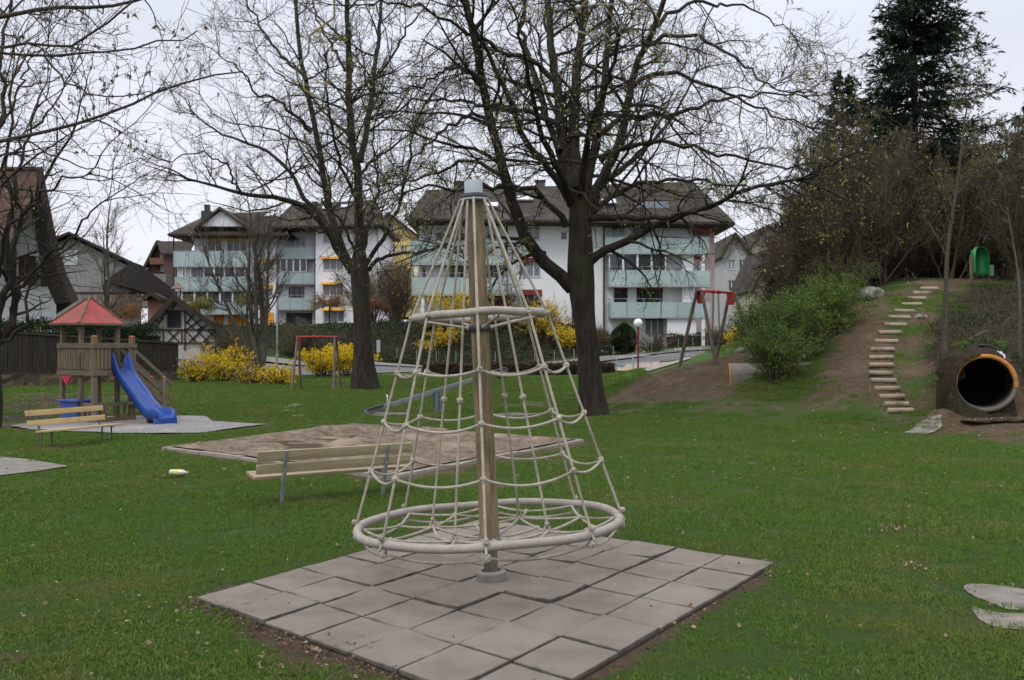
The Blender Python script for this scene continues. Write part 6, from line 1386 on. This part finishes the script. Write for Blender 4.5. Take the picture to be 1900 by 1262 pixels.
MB().bx(n_.x(119), n_.x(144), -.06, -.002, n_.z(492), n_.z(465)).build('light_panel', mat('translucent_panel', (.42, .43, .44), (.47, .48, .49)), n_.root)
MB().bx(n_.x(60), n_.x(250), -.07, -.003, n_.z(545), n_.z(542)).build('ledge', M_eave, n_.root)
MB().slab([(n_.x(245), -3, n_.z(492)), (n_.x(262), -3, n_.z(498)), (n_.x(285), -3, n_.z(516)), (n_.x(318), -3, n_.z(540)), (n_.x(322), -3, n_.z(552)), (n_.x(300), -3, n_.z(556)), (n_.x(262), -3, n_.z(545)), (n_.x(196), -3, n_.z(525))], (0, 3, 0)).build('lean_to', mat('dark_roof_boards', (.016, .014, .013), (.028, .024, .022)), n_.root)  # lean-to roof boards, dark all over
# red brick low shed roof
gable_house('brick_shed', 'low reddish brick shed between the clipped tree and the half-timbered house', 74, 274, 300, 600, 556, 287, 549, 4, mat('brick_red', (.22, .10, .07), (.28, .14, .10), scale=6), over=.3)
# old farmhouse, far left
f_ = B('farmhouse', 'white farmhouse with steep tiled roof and dark flared verge at the left edge', 46, 40, .5)
M_tile = mat('old_clay_tiles', (.062, .036, .028), (.125, .075, .058), scale=7, rough=.9, bump=1, bscale=10, stretch=(1, 1, 2.2), c3=(.045, .04, .026), s3=.7)
f_pts = [(-60, 640), (104, 640), (104, 545), (88, 490), (74, 440), (60, 384), (50, 375), (30, 420), (-60, 600)]
facade(f_.root, 'wall', f_.x(-80), f_.x(104), -1, f_.z(548), 0, 8, [f_.win(56, 64, 592, 606, 'brown', 1), f_.win(66, 75, 592, 606, 'brown', 1)], M_white)
MB().slab([(f_.x(-80), 0, f_.z(548)), (f_.x(104), 0, f_.z(548)), (f_.x(90), 0, f_.z(490)), (f_.x(56), 0, f_.z(382)), (f_.x(20), 0, f_.z(440)), (f_.x(-80), 0, f_.z(520))], (0, 8, 0)).build('gable', M_white, f_.root)
for a_, b__, q0, q1 in ((8, 26, 478, 520), (34, 45, 478, 522), (46, 66, 476, 530), (75, 86, 485, 532)): MB().bx(f_.x(a_), f_.x(b__), -.08, -.01, f_.z(q1), f_.z(q0)).build('shutter', mat('brown_shutter', (.060, .030, .024), (.09, .048, .038), scale=6, stretch=(1, 1, 8)), f_.root)
MB().bx(f_.x(66), f_.x(75), -.05, -.012, f_.z(530), f_.z(488)).build('window', M_glassl, f_.root)
# flared verge: thick dark sloping plane with underside towards us
vg = [(68, 322), (76, 365), (87, 420), (99, 475), (113, 520), (134, 562)]
mb = MB()
for (a0, c0), (a1, c1) in zip(vg[:-1], vg[1:]):
    w0 = 17+ (c0-322)*.06; w1 = 17+(c1-322)*.06
    mb.slab([(f_.x(a0), -1.6, f_.z(c0)), (f_.x(a1), -1.6, f_.z(c1)), (f_.x(a1-w1), .0, f_.z(c1+3)), (f_.x(a0-w0), .0, f_.z(c0+4))], (.12, 0, .10))
    mb.slab([(f_.x(a0), -1.6, f_.z(c0)), (f_.x(a1), -1.6, f_.z(c1)), (f_.x(a1), 8, f_.z(c1)-.3), (f_.x(a0), 8, f_.z(c0)-.3)], (-.18, 0, -.12))
mb.build('verge', M_eave, f_.root)
MB().slab([(f_.x(-140), -1.2, f_.z(322)), (f_.x(69), -1.2, f_.z(322)), (f_.x(55), -2.2, f_.z(388)), (f_.x(30), -2.9, f_.z(430)), (f_.x(5), -3.4, f_.z(490)), (f_.x(-30), -3.9, f_.z(530)), (f_.x(-140), -4.2, f_.z(545))], (0, .25, .1)).build('roof', M_tile, f_.root)
MB().bx(f_.x(-140), f_.x(70), -1.35, -1.0, f_.z(323), f_.z(319)).build('ridge_tiles', M_tile, f_.root)
MB().slab([(f_.x(-140), -1.0, f_.z(322)), (f_.x(69), -1.0, f_.z(322)), (f_.x(60), 9, f_.z(500)), (f_.x(-140), 9, f_.z(500))], (0, 0, -.2)).build('rear_roof', M_tile, f_.root)
def shear(root, k):
    for ob in [root]+[q for q in bpy.data.objects if q.parent == root or (q.parent and q.parent.parent == root)]:
        if ob.type == 'MESH':
            for v in ob.data.vertices: v.co.x += k*v.co.y
shear(f_.root, -.60); shear(n_.root, -.42); shear(HT.root, -.30)
# houses in the distance at the right
gable_house('distant_house', 'pale distant house with grey roof just right of the pink wall', 118, 1342, 1388, 640, 470, 1362, 436, 14, mat('grey_render', (.34, .34, .35), (.42, .42, .43)), over=.8, wins=[(1352, 1364, 482, 500, 'curtain', 2), (1352, 1364, 520, 540, 'dark', 2), (1372, 1384, 482, 500, 'dark', 2)])
gable_house('distant_house', 'grey-roofed distant house with turquoise awning half hidden by the twigs', 130, 1385, 1475, 640, 470, 1425, 420, 14, M_cream, over=.8, wins=[(1400, 1412, 482, 500, 'dark', 2), (1425, 1440, 482, 500, 'curtain', 2), (1405, 1420, 530, 550, 'dark', 2)])
gable_house('distant_house', 'brown-roofed distant house in front of the pale ones, right of the swing', 98, 1400, 1470, 640, 530, 1432, 462, 10, mat('beige_render', (.42, .37, .30), (.48, .43, .35)), over=.8, wins=[(1418, 1430, 545, 560, 'dark', 2), (1440, 1452, 545, 560, 'dark', 2)])
# ------------------------------------------------------------------ far-left tree and overhanging branches
Y = 21.0
g_ = GP(-26, Y)
t = empty('maple_tree', g_, 0, 'dark maple at the left edge whose bare branches cross the farmhouse and sky', 'tree')
tp = [W(-30, 815, Y), W(-28, 790, Y), W(-20, 740, Y), W(-22, 690, Y), W(-24, 640, Y)]
lim = [(LM(Y, -1, (-22, 660), (-5, 600), (18, 520), (25, 470), (40, 420), (60, 380), (80, 340), (105, 290), (140, 230)), .11, .02),
 (LM(Y, 1, (-20, 650), (30, 600), (22, 560), (10, 500), (12, 440), (20, 380), (10, 300), (18, 230), (30, 120)), .10, .02),
 (LM(Y, 1, (-18, 640), (28, 590), (26, 500), (30, 440), (40, 390), (30, 330), (50, 250), (70, 180)), .08, .02),
 (LM(Y, -1, (-20, 600), (0, 545), (50, 520), (90, 480), (130, 440), (165, 395), (200, 370)), .07, .015),
 (LM(Y, 0, (-10, 640), (50, 600), (52, 560), (62, 530), (80, 500), (78, 470)), .06, .015),
 (LM(Y, -2, (-20, 560), (0, 500), (10, 440), (50, 385), (100, 350), (170, 320)), .07, .015),
 (LM(Y, 2, (-30, 560), (-20, 430), (-10, 300), (5, 200), (0, 80), (20, 0)), .10, .03),
 (LM(Y, 2, (-40, 560), (-60, 430), (-80, 300), (-60, 180), (-80, 50)), .10, .03),
 (LM(Y, -1, (-10, 330), (20, 290), (60, 240), (110, 180), (130, 120)), .04, .012),
 (LM(Y, 1, (-10, 250), (30, 180), (50, 120), (90, 60)), .04, .012)]
big_tree(t, (tp, [.42, .34, .28, .26, .22]), lim, 77, kids=(8, 5, 4), budn=700, budsize=.05, twigr=.0045, angular=.15, len2=.36)
# near branches of a maple reaching in from the upper left, with hanging winged seeds
M_seed = leafmat('dry_winged_seeds', (.11, .075, .05), (.17, .12, .08), scale=6)
def near_branch(root, o, lims, seed, kids=(9, 5), seeds=160, kn=.0028, r2=.010, twm=M_twig):
    rg = np.random.RandomState(seed); A = Acc(); LP = []; LR = []; LL = []
    for pts, r0, r1 in lims: p, l = resample(pts, 18, .012, rg); LP.append(p-np.array(o)); LR.append(np.linspace(r0, r1, 18)); LL.append(l)
    LP = np.array(LP); LR = np.array(LR); LL = np.array(LL); A.tubes(LP, LR, 8)
    s, d, ln, r = spawn(LP, LR, LL, np.maximum(3, (LL*kids[0]/2.2).astype(int)), rg, .05, 1, 30, 75, .3, .5, .45, .004); ln = np.clip(ln, .12, .75); P2, R2_ = grow(s, d, ln, np.minimum(r, r2), 8, rg, .22, .03, .35); A.tubes(P2, R2_, 5)
    L2 = np.linalg.norm(P2[:, -1]-P2[:, 0], axis=1); s, d, ln, r = spawn(P2, R2_, L2, kids[1], rg, .2, 1, 35, 80, .55, .5, .6, kn); P3, R3 = grow(s, d, np.clip(ln, .05, .4), np.full(len(s), kn), 5, rg, .28, .04, .6); A.tubes(P3, R3, 4)
    A.build('branches', twm, root)
    if seeds:
        B_ = Acc(); c, dd = along(P3, seeds, rg, .6, .0); T = Acc(); L_ = .03+.07*rg.rand(seeds); P5, R5 = grow(c, np.tile([0, 0, -1.], (seeds, 1)), L_, np.full(seeds, .0012), 3, rg, .1, -.3, .8); T.tubes(P5, R5, 3); T.build('seed_stalks', twm, root)
        for k in range(5): B_.cards(P5[:, -1]+rg.randn(seeds, 3)*.006, np.full(seeds, .042), rg, rg.randn(seeds, 3)*.45+np.array([0, 0, -1.]), .38)
        B_.build('winged_seeds', M_seed, root)
Yn = 8.5; o = W(-150, 200, Yn)
t = empty('maple_tree', GP(-700, 9), 0, 'near maple outside the frame whose seed-hung branches reach into the upper left sky', 'tree')
oo = t.location
P_ = lambda Y0, dY, *q: LM(Y0, dY, *q)
near_branch(t, oo, [
 (P_(Yn, .4, (-400, 190), (-150, 60), (0, 30), (90, 14), (190, 10), (250, 0), (330, -30)), .032, .012),
 (P_(Yn, -.5, (-400, 190), (-100, 88), (0, 86), (60, 84), (120, 84), (160, 65), (205, 35), (240, 10), (260, -10)), .022, .008),
 (P_(Yn, .5, (-400, 190), (-80, 95), (0, 97), (80, 102), (140, 96), (215, 97), (270, 80), (330, 72), (350, 72), (365, 56)), .022, .006),
 (P_(Yn+1, .5, (-450, 380), (-120, 275), (0, 268), (40, 254), (120, 235), (190, 212), (250, 190), (290, 170), (335, 152), (400, 140), (450, 132)), .034, .008),
 (P_(Yn, .2, (80, 102), (110, 140), (150, 168), (190, 176), (240, 175), (290, 168), (320, 160)), .010, .004),
 (P_(Yn+1, .2, (-60, 268), (40, 262), (100, 290), (160, 310), (200, 312), (255, 298)), .012, .004),
 (P_(Yn, -.3, (-100, 120), (0, 148), (50, 160), (90, 150), (115, 138)), .010, .004),
 (P_(Yn+1, .2, (160, 222), (155, 200), (150, 195), (120, 172)), .007, .003),
 (P_(Yn+1, .2, (250, 190), (262, 155), (275, 115), (276, 80)), .006, .003),
 (P_(Yn+1, .2, (198, 214), (225, 235), (250, 246), (290, 247)), .006, .003),
 (P_(Yn, .3, (0, 60), (40, 75), (90, 100), (120, 130), (145, 160)), .009, .004)], 5, kids=(9, 6), seeds=210)
P0 = np.array([tuple(GP(-700, 9)-oo), tuple(W(-640, 300, 9)-oo), tuple(W(-520, 230, 9)-oo), tuple(W(-395, 188, 8.6)-oo)]); A = Acc(); pr_, l = resample(P0, 14); pr_[0, 2] -= .3
A.tubes(pr_[None], np.linspace(.24, .04, 14)[None], 12); P1b, l = resample([W(-560, 260, 9)-oo, W(-500, 320, 9.3)-oo, W(-445, 378, 9.4)-oo], 8); A.tubes(P1b[None], np.linspace(.06, .036, 8)[None], 10); A.build('trunk', M_barkd, t)
# pale twigs hanging very close to the camera at the top edge
M_ptwig = mat('pale_lichened_twig', (.19, .16, .115), (.30, .255, .18), scale=30, rough=.9, c3=(.34, .27, .06), s3=14)
t = empty('hanging_twig', W(600, -500, 2.6), 0, 'pale blurred twig hanging close to the camera at the top, left of centre', 'twig'); oo = t.location
near_branch(t, oo, [(P_(2.6, .1, (690, -420), (660, -120), (622, 5), (600, 52), (572, 85), (553, 112), (556, 135), (575, 160), (598, 186)), .007, .0022), (P_(2.66, .1, (577, 160), (600, 150), (640, 143)), .002, .001), (P_(2.6, .1, (598, 54), (594, 70), (590, 80)), .002, .001)], 6, kids=(1, 1), seeds=0, kn=.0009, r2=.0012, twm=M_ptwig)
t = empty('hanging_twig', W(1150, -400, 2.6), 0, 'pale blurred twigs close to the camera at the top, crossing the linden crown', 'twig'); oo = t.location
near_branch(t, oo, [(P_(2.6, .15, (1000, -380), (1060, -150), (1090, -20), (1078, 18), (1062, 35), (1058, 60), (1040, 88)), .006, .002), (P_(2.7, .1, (1090, -10), (1150, 2), (1195, 12), (1230, 45), (1262, 75), (1290, 62), (1310, 42)), .003, .0015), (P_(2.65, .1, (1060, 50), (1085, 62), (1110, 68), (1140, 62), (1160, 50)), .003, .0015), (P_(2.7, .1, (1195, 12), (1175, 40), (1150, 55)), .002, .001)], 8, kids=(1, 1), seeds=0, kn=.0009, r2=.0012, twm=M_ptwig)

# ------------------------------------------------------------------ grass blades, leaf litter
def gn_scatter(name, protos, pts, kind, scl, m, label, cat, rg):
    """one object: prototype tufts and scatter points live in the same mesh"""
    V = []; Fq = []; kd = []; n = 0
    for i, (v, f) in enumerate(protos): V.append(v); Fq.append(f+n); kd.append(np.full(len(v), i+1)); n += len(v)
    V.append(pts); kd.append(np.zeros(len(pts))); V = np.concatenate(V); kd = np.concatenate(kd)
    sc = np.r_[np.ones(n), scl]; kk = np.r_[np.zeros(n), kind]; rz = np.r_[np.zeros(n), rg.rand(len(pts))*6.283]
    o = mkfast(name, V, [np.concatenate(Fq)], m, attrs={'kd': kd, 'sc': sc, 'kk': kk, 'rz': rz}, smooth=False)
    ng = bpy.data.node_groups.new(name+'_scatter', 'GeometryNodeTree'); ng.interface.new_socket('Geometry', in_out='INPUT', socket_type='NodeSocketGeometry'); ng.interface.new_socket('Geometry', in_out='OUTPUT', socket_type='NodeSocketGeometry')
    N = ng.nodes; K = ng.links.new; gi = N.new('NodeGroupInput'); go = N.new('NodeGroupOutput')
    def named(nm): a = N.new('GeometryNodeInputNamedAttribute'); a.data_type = 'FLOAT'; a.inputs['Name'].default_value = nm; return a.outputs['Attribute']
    def cmp(src, val): c = N.new('FunctionNodeCompare'); c.data_type = 'FLOAT'; c.operation = 'EQUAL'; c.inputs['Epsilon'].default_value = .1; K(src, c.inputs[0]); c.inputs[1].default_value = val; return c.outputs[0]
    kdn = named('kd'); kkn = named('kk'); join = N.new('GeometryNodeJoinGeometry')
    def sep(val, src): s = N.new('GeometryNodeSeparateGeometry'); s.domain = 'POINT'; K(gi.outputs[0], s.inputs[0]); K(cmp(src, val), s.inputs[1]); return s.outputs[0]
    base = sep(0, kdn); comb = N.new('ShaderNodeCombineXYZ'); K(named('rz'), comb.inputs[2])
    for i in range(len(protos)):
        ip = N.new('GeometryNodeInstanceOnPoints'); K(base, ip.inputs['Points']); K(cmp(kkn, i), ip.inputs['Selection']); K(sep(i+1, kdn), ip.inputs['Instance']); K(comb.outputs[0], ip.inputs['Rotation'])
        K(named('sc'), ip.inputs['Scale']); K(ip.outputs[0], join.inputs[0])
    K(join.outputs[0], go.inputs[0]); md = o.modifiers.new('scatter', 'NODES'); md.node_group = ng; tag(o, label, cat, kind='stuff'); return o
def tuft(rg, nb, rad, h, w):
    a = rg.rand(nb)*6.283; q = rad*np.sqrt(rg.rand(nb)); b = np.stack([q*np.cos(a), q*np.sin(a), np.full(nb, -.01)], -1); l = rg.randn(nb, 2)*.45; hh = h*(.45+.75*rg.rand(nb)); s = rg.rand(nb)*6.283; sd = np.stack([np.cos(s), np.sin(s), 0*s], -1)*w*.5
    mid = b+np.stack([l[:, 0]*hh*.35, l[:, 1]*hh*.35, hh*.62], -1); tip = b+np.stack([l[:, 0]*hh*1.1, l[:, 1]*hh*1.1, hh*(1-.3*np.hypot(l[:, 0], l[:, 1]))], -1)
    V = np.stack([b-sd, b+sd, mid+sd*.8, tip, mid-sd*.8], 1).reshape(-1, 3); k = np.arange(nb)[:, None]*5
    return V, np.concatenate([k+np.array([[0, 1, 2, 4]])]), k+np.array([[4, 2, 3]])
def grass_material():
    m = mat('grass_blades', GRASS_A, GRASS_B, scale=9, rough=.65, spec=.2); t = m.node_tree; N = t.nodes; K = t.links.new; b = N['Principled BSDF']
    geo = N.new('ShaderNodeNewGeometry')
    def noise(s, d=6, r=.6): n = N.new('ShaderNodeTexNoise'); n.inputs['Scale'].default_value = s; n.inputs['Detail'].default_value = d; n.inputs['Roughness'].default_value = r; K(geo.outputs['Position'], n.inputs[0]); return n.outputs[0]
    def mr(src, a, c, lo=0, hi=1): r = N.new('ShaderNodeMapRange'); r.inputs[1].default_value = a; r.inputs[2].default_value = c; r.inputs[3].default_value = lo; r.inputs[4].default_value = hi; K(src, r.inputs[0]); return r.outputs[0]
    def mix(f, a, c):
        x = N.new('ShaderNodeMix'); x.data_type = 'RGBA'; K(f, x.inputs[0])
        for s, v in ((6, a), (7, c)):
            if isinstance(v, tuple): x.inputs[s].default_value = (*v, 1)
            else: K(v, x.inputs[s])
        return x.outputs[2]
    g = mix(mr(noise(.5, 5), .50, .75), mix(mr(noise(9, 8, .75), .35, .66), (.080, .160, .022), (.138, .222, .042)), (.190, .195, .055))
    g = mix(mr(noise(45, 3, .8), .58, .66), g, (.20, .17, .075))
    K(g, b.inputs['Base Color']); tr = N.new('ShaderNodeBsdfTranslucent'); K(g, tr.inputs[0]); mx = N.new('ShaderNodeMixShader'); mx.inputs[0].default_value = .3
    K(b.outputs[0], mx.inputs[1]); K(tr.outputs[0], mx.inputs[2]); K(mx.outputs[0], N['Material Output'].inputs[0]); return m
def lawn():
    rg = np.random.RandomState(12); pr = []
    for i in range(6):
        V, q, tr = tuft(rg, 95, .16, .050, .0058); F4 = np.concatenate([q, np.c_[tr, tr[:, 2:3]]]) if False else q
        # second faces as degenerate-free quads: use 5-gon fan merged into one 5-vertex face
        k = np.arange(len(V)//5)[:, None]*5; pr.append((V, k+np.array([[0, 1, 2, 3, 4]])))
    pts = []; ks = []; sc = []
    for y0, y1, dens, s in ((4.6, 9, 62, .9), (9, 14, 34, 1.1), (14, 22, 30, 1.25), (22, 34, 18, 1.6), (34, 58, 7.0, 2.3)):
        xr = lambda y: .62*y+3.5
        n = int(dens*(y1-y0)*2*xr(y1)); x = rg.uniform(-xr(y1), xr(y1), n); y = rg.uniform(y0, y1, n)
        d = attr_at(dirt, x, y)+.75*vnoise(x, y, .5, 31); l_ = attr_at(litt, x, y)+.75*vnoise(x, y, .6, 32)
        ok = (np.abs(x) < .62*y+3.4) & (d < .40) & (l_ < .40) & (attr_at(padd, x, y) > .05)
        for pl, mar in ((PAD, .04), (SAND, .03), (GRAVEL, .02), (SLABL, .03)):
            dd = polymask(x, y, pl, .1)[1]; ok &= dd > mar
        for cx, cy, rr in STONES: ok &= ((x-cx)/rr[0])**2+((y-cy)/rr[1])**2 > 1
        x, y = x[ok], y[ok]; z = GA(x, y)
        if y0 > 30: k_ = (z < 2.2) & ~((x > 8.3) & (x < 12) & (y > 50)); x, y, z = x[k_], y[k_], z[k_]
        pts.append(np.stack([x, y, z], -1)); sc.append(s*(.7+.6*rg.rand(len(x)))*(1+.75*vnoise(x, y, .9, 40)+.5*vnoise(x, y, .3, 41)))
    pts = np.concatenate(pts); sc = np.concatenate(sc); kk = rg.randint(0, 6, len(pts)); print('tufts', len(pts))
    gn_scatter('lawn_grass', pr, pts, kk, sc, grass_material(), 'short green lawn grass growing over the playground', 'grass', rg)
def gxs(px, py, rx, ry): a, b = GX(px, py); return (a, b, (rx, ry))
STONES = [gxs(1852, 1105, .36, .22), gxs(1860, 1150, .36, .16), gxs(538, 752, .7, .5), gxs(528, 762, .3, .3), gxs(712, 769.5, 1.1, .35), gxs(950, 769.5, 1.3, .5), gxs(555, 772, .5, .2), gxs(1712, 793, .6, .45), gxs(332, 882, .2, .1)]
lawn()
def inpipe(x, y): return (np.abs(x-PIPE.x-PDX*(y-PIPE.y)) < PR*1.35) & (y > PIPE.y-.1) & (y < PIPE.y+4)
def litter():
    rg = np.random.RandomState(22); M_dl = leafmat('dry_leaves', (.20, .14, .085), (.36, .28, .19), (.11, .07, .04), scale=9)
    B_ = Acc(); C = []
    n = 1100; y = 5+30*rg.rand(n)**1.4; x = (rg.rand(n)*2-1)*(.6*y+1.5); C.append((x, y))
    for (px, py, sx, sy, n) in ((400, 1135, .35, .2, 60), (560, 1215, .3, .2, 70), (1400, 1060, .2, .15, 70), (1250, 1150, .15, .2, 30), (60, 745, 3.0, 3.0, 1500), (200, 725, 3, 2.5, 500), (1840, 790, 1.2, .8, 330), (1660, 800, 2.0, 1, 90), (1390, 870, 1.5, 1, 60), (1657, 985, .1, .08, 30), (1700, 1055, .1, .08, 25), (1850, 1105, .3, .2, 12)):
        cx, cy = GX(px, py); C.append((cx+rg.randn(n)*sx, cy+rg.randn(n)*sy))
    for px, Y, s, n in ((1830, 24.5, 2.2, 420), (1900, 27, 2.5, 320), (1780, 28, 1.6, 150), (1540, 31, 1.2, 200), (1760, 25, .8, 160), (1600, 28, 2, 120), (1300, 28.5, 2, 80)):
        C.append(((px-950)/F*Y+rg.randn(n)*s, Y+rg.randn(n)*s*.8))
    x = np.concatenate([c[0] for c in C]); y = np.concatenate([c[1] for c in C]); z = GA(x, y)
    pd = attr_at(padd, x, y); z = z+np.where(pd < .05, .055, .028)+.012*rg.rand(len(x))*(pd > .05)
    ok = ((pd > .0) | (rg.rand(len(x)) < .25)) & ~inpipe(x, y); sd = polymask(x, y, SAND, .1)[1]; ok &= sd > .0
    c = np.stack([x, y, z], -1)[ok]; sz = np.where(c[:, 1] < 12, .016+.022*rg.rand(len(c)), .03+.025*rg.rand(len(c)))
    dd = rg.randn(len(c), 3); dd[:, 2] *= .25; B_.cards(c, sz, rg, dd, .75)
    M_ = Acc(); C = []
    for i in range(7): 
        for a_, b__, n in ((PAD[0], PAD[1], 150), (PAD[1], PAD[2], 30), (PAD[2], PAD[3], 40), (PAD[3], PAD[0], 25)):
            u = rg.rand(n); nn = np.array([b__[1]-a_[1], -(b__[0]-a_[0])]); nn = -nn/np.linalg.norm(nn) if (nn@(np.array(a_)+b__-np.array(PAD[0])-PAD[2])) < 0 else nn/np.linalg.norm(nn)
            q = np.array(a_)*(1-u[:, None])+np.array(b__)*u[:, None]+nn*(.02+np.abs(rg.randn(n))*.07)[:, None]; C.append(np.c_[q, GA(q[:, 0], q[:, 1])+.008+.012*rg.rand(n)])
    C = np.concatenate(C); dd = rg.randn(len(C), 3); dd[:, 2] *= .2; M_.cards(C, .012+.016*rg.rand(len(C)), rg, dd, .6)
    o = M_.build('bark_mulch', leafmat('bark_chips', (.05, .032, .02), (.13, .085, .055), (.22, .16, .11), scale=12), smooth=False); tag(o, 'brown bark chips lying along the edges of the rubber mats', 'mulch', kind='stuff')
    o = B_.build('leaf_litter', M_dl, smooth=False); tag(o, 'dry beige leaves scattered over lawn and soil', 'leaves', kind='stuff')
    # white daisies specks far left bank
litter()
# ivy and tussocks on the right bank of the mound
def mound_cover():
    rg = np.random.RandomState(33); n = 90000; x = rg.uniform(5, 24, n); y = rg.uniform(20.8, 36, n); l_ = attr_at(litt, x, y); d = attr_at(dirt, x, y)
    ok = (l_+.8*vnoise(x, y, .9, 50) > .55) & (d < .5) & (rg.rand(n) < .6) & ~(inpipe(x, y) & (y < PIPE.y+.75)); x, y = x[ok], y[ok]; c = np.stack([x, y, GA(x, y)+.01+.10*rg.rand(len(x))**2], -1)
    B_ = Acc(); B_.cards(c, np.full(len(c), .07), rg, rg.randn(len(c), 3)*np.array([1, 1, .6])+np.array([0, 0, .3]), .6); o = B_.build('ground_cover', leafmat('ground_cover_leaves', (.018, .038, .010), (.038, .062, .018), (.07, .055, .03), scale=1)); tag(o, 'low dark creeping plants on the shaded right side of the mound', 'ground cover', kind='stuff')
    A = Acc(); k = 2200; x = rg.uniform(9, 22, k); y = rg.uniform(22, 34, k); ok = (attr_at(litt, x, y) > .5) & (attr_at(dirt, x, y) < .45); x, y = x[ok], y[ok]; S = np.stack([x, y, GA(x, y)-.02], -1); k = len(x)
    P1, R1_ = grow(S, rg.randn(k, 3)*.6+np.array([0, 0, .8]), .25+.9*rg.rand(k)**2, np.full(k, .007), 6, rg, .15, 0, .4); A.tubes(P1, R1_, 3)
    s, d, ln, r = spawn(P1, R1_, np.full(k, .6), 3, rg, .2, 1, 20, 60, .7, .4, .6, .004); P2, R2_ = grow(s, d, ln, r, 4, rg, .15, 0, .5); A.tubes(P2, R2_, 3)
    o = A.build('mound_brush', M_twigb); tag(o, 'thin dry brushwood on the shaded side of the mound', 'brushwood', kind='stuff')
mound_cover()
for px0, py0, Y0, px1, py1, Y1, r, lab in ((1800, 672, 22.3, 1852, 598, 25.5, .022, 'pale fallen branch leaning on the slope above the orange rimmed pipe'), (1800, 632, 24.5, 1855, 612, 25, .03, 'dark fallen branch lying on the slope above the orange rimmed pipe')):
    a_ = W(px0, py0, Y0); b__ = W(px1, py1, Y1); a_.z = G(a_.x, a_.y)+.08; b__.z = G(b__.x, b__.y)+.15; m_ = (a_+b__)/2+Vector((.08, 0, .12))
    tag(MB().tube([a_, a_.lerp(m_, .5)+Vector((0, 0, .04)), m_, b__], [r, r*.9, r*.7, r*.35], 6).build('fallen_branch', M_barkg if r < .025 else M_barkd, None, smooth=True), lab, 'branch', 'fallen branches on the mound')
def clods():
    rg = np.random.RandomState(44); n = 30000; x = rg.uniform(3, 15, n); y = rg.uniform(20, 34, n); d = attr_at(dirt, x, y); ok = (d > .45) & (rg.rand(n) < .35) & ~inpipe(x, y); x, y = x[ok], y[ok]
    z = GA(x, y); n = len(x); s = (.008+.03*rg.rand(n)**3)[:, None, None]
    base = np.array([[1, 0, 0], [0, 1, 0], [-1, 0, 0], [0, -1, 0], [0, 0, .8], [0, 0, -.8]], float)[None]; V = base*s*(.6+.8*rg.rand(n, 6, 1))+np.stack([x, y, z+.004], -1)[:, None]
    f = np.array([[0, 1, 4], [1, 2, 4], [2, 3, 4], [3, 0, 4], [1, 0, 5], [2, 1, 5], [3, 2, 5], [0, 3, 5]]); F_ = (f[None]+6*np.arange(n)[:, None, None]).reshape(-1, 3)
    o = mkfast('soil_clods', V.reshape(-1, 3), [F_], mat('clod_soil', (.10, .07, .05), (.24, .19, .14), scale=7, rough=.95), smooth=False); tag(o, 'small stones and clods lying on the bare earth of the mound', 'stones', kind='stuff')
clods()
print('objects', len(bpy.data.objects))
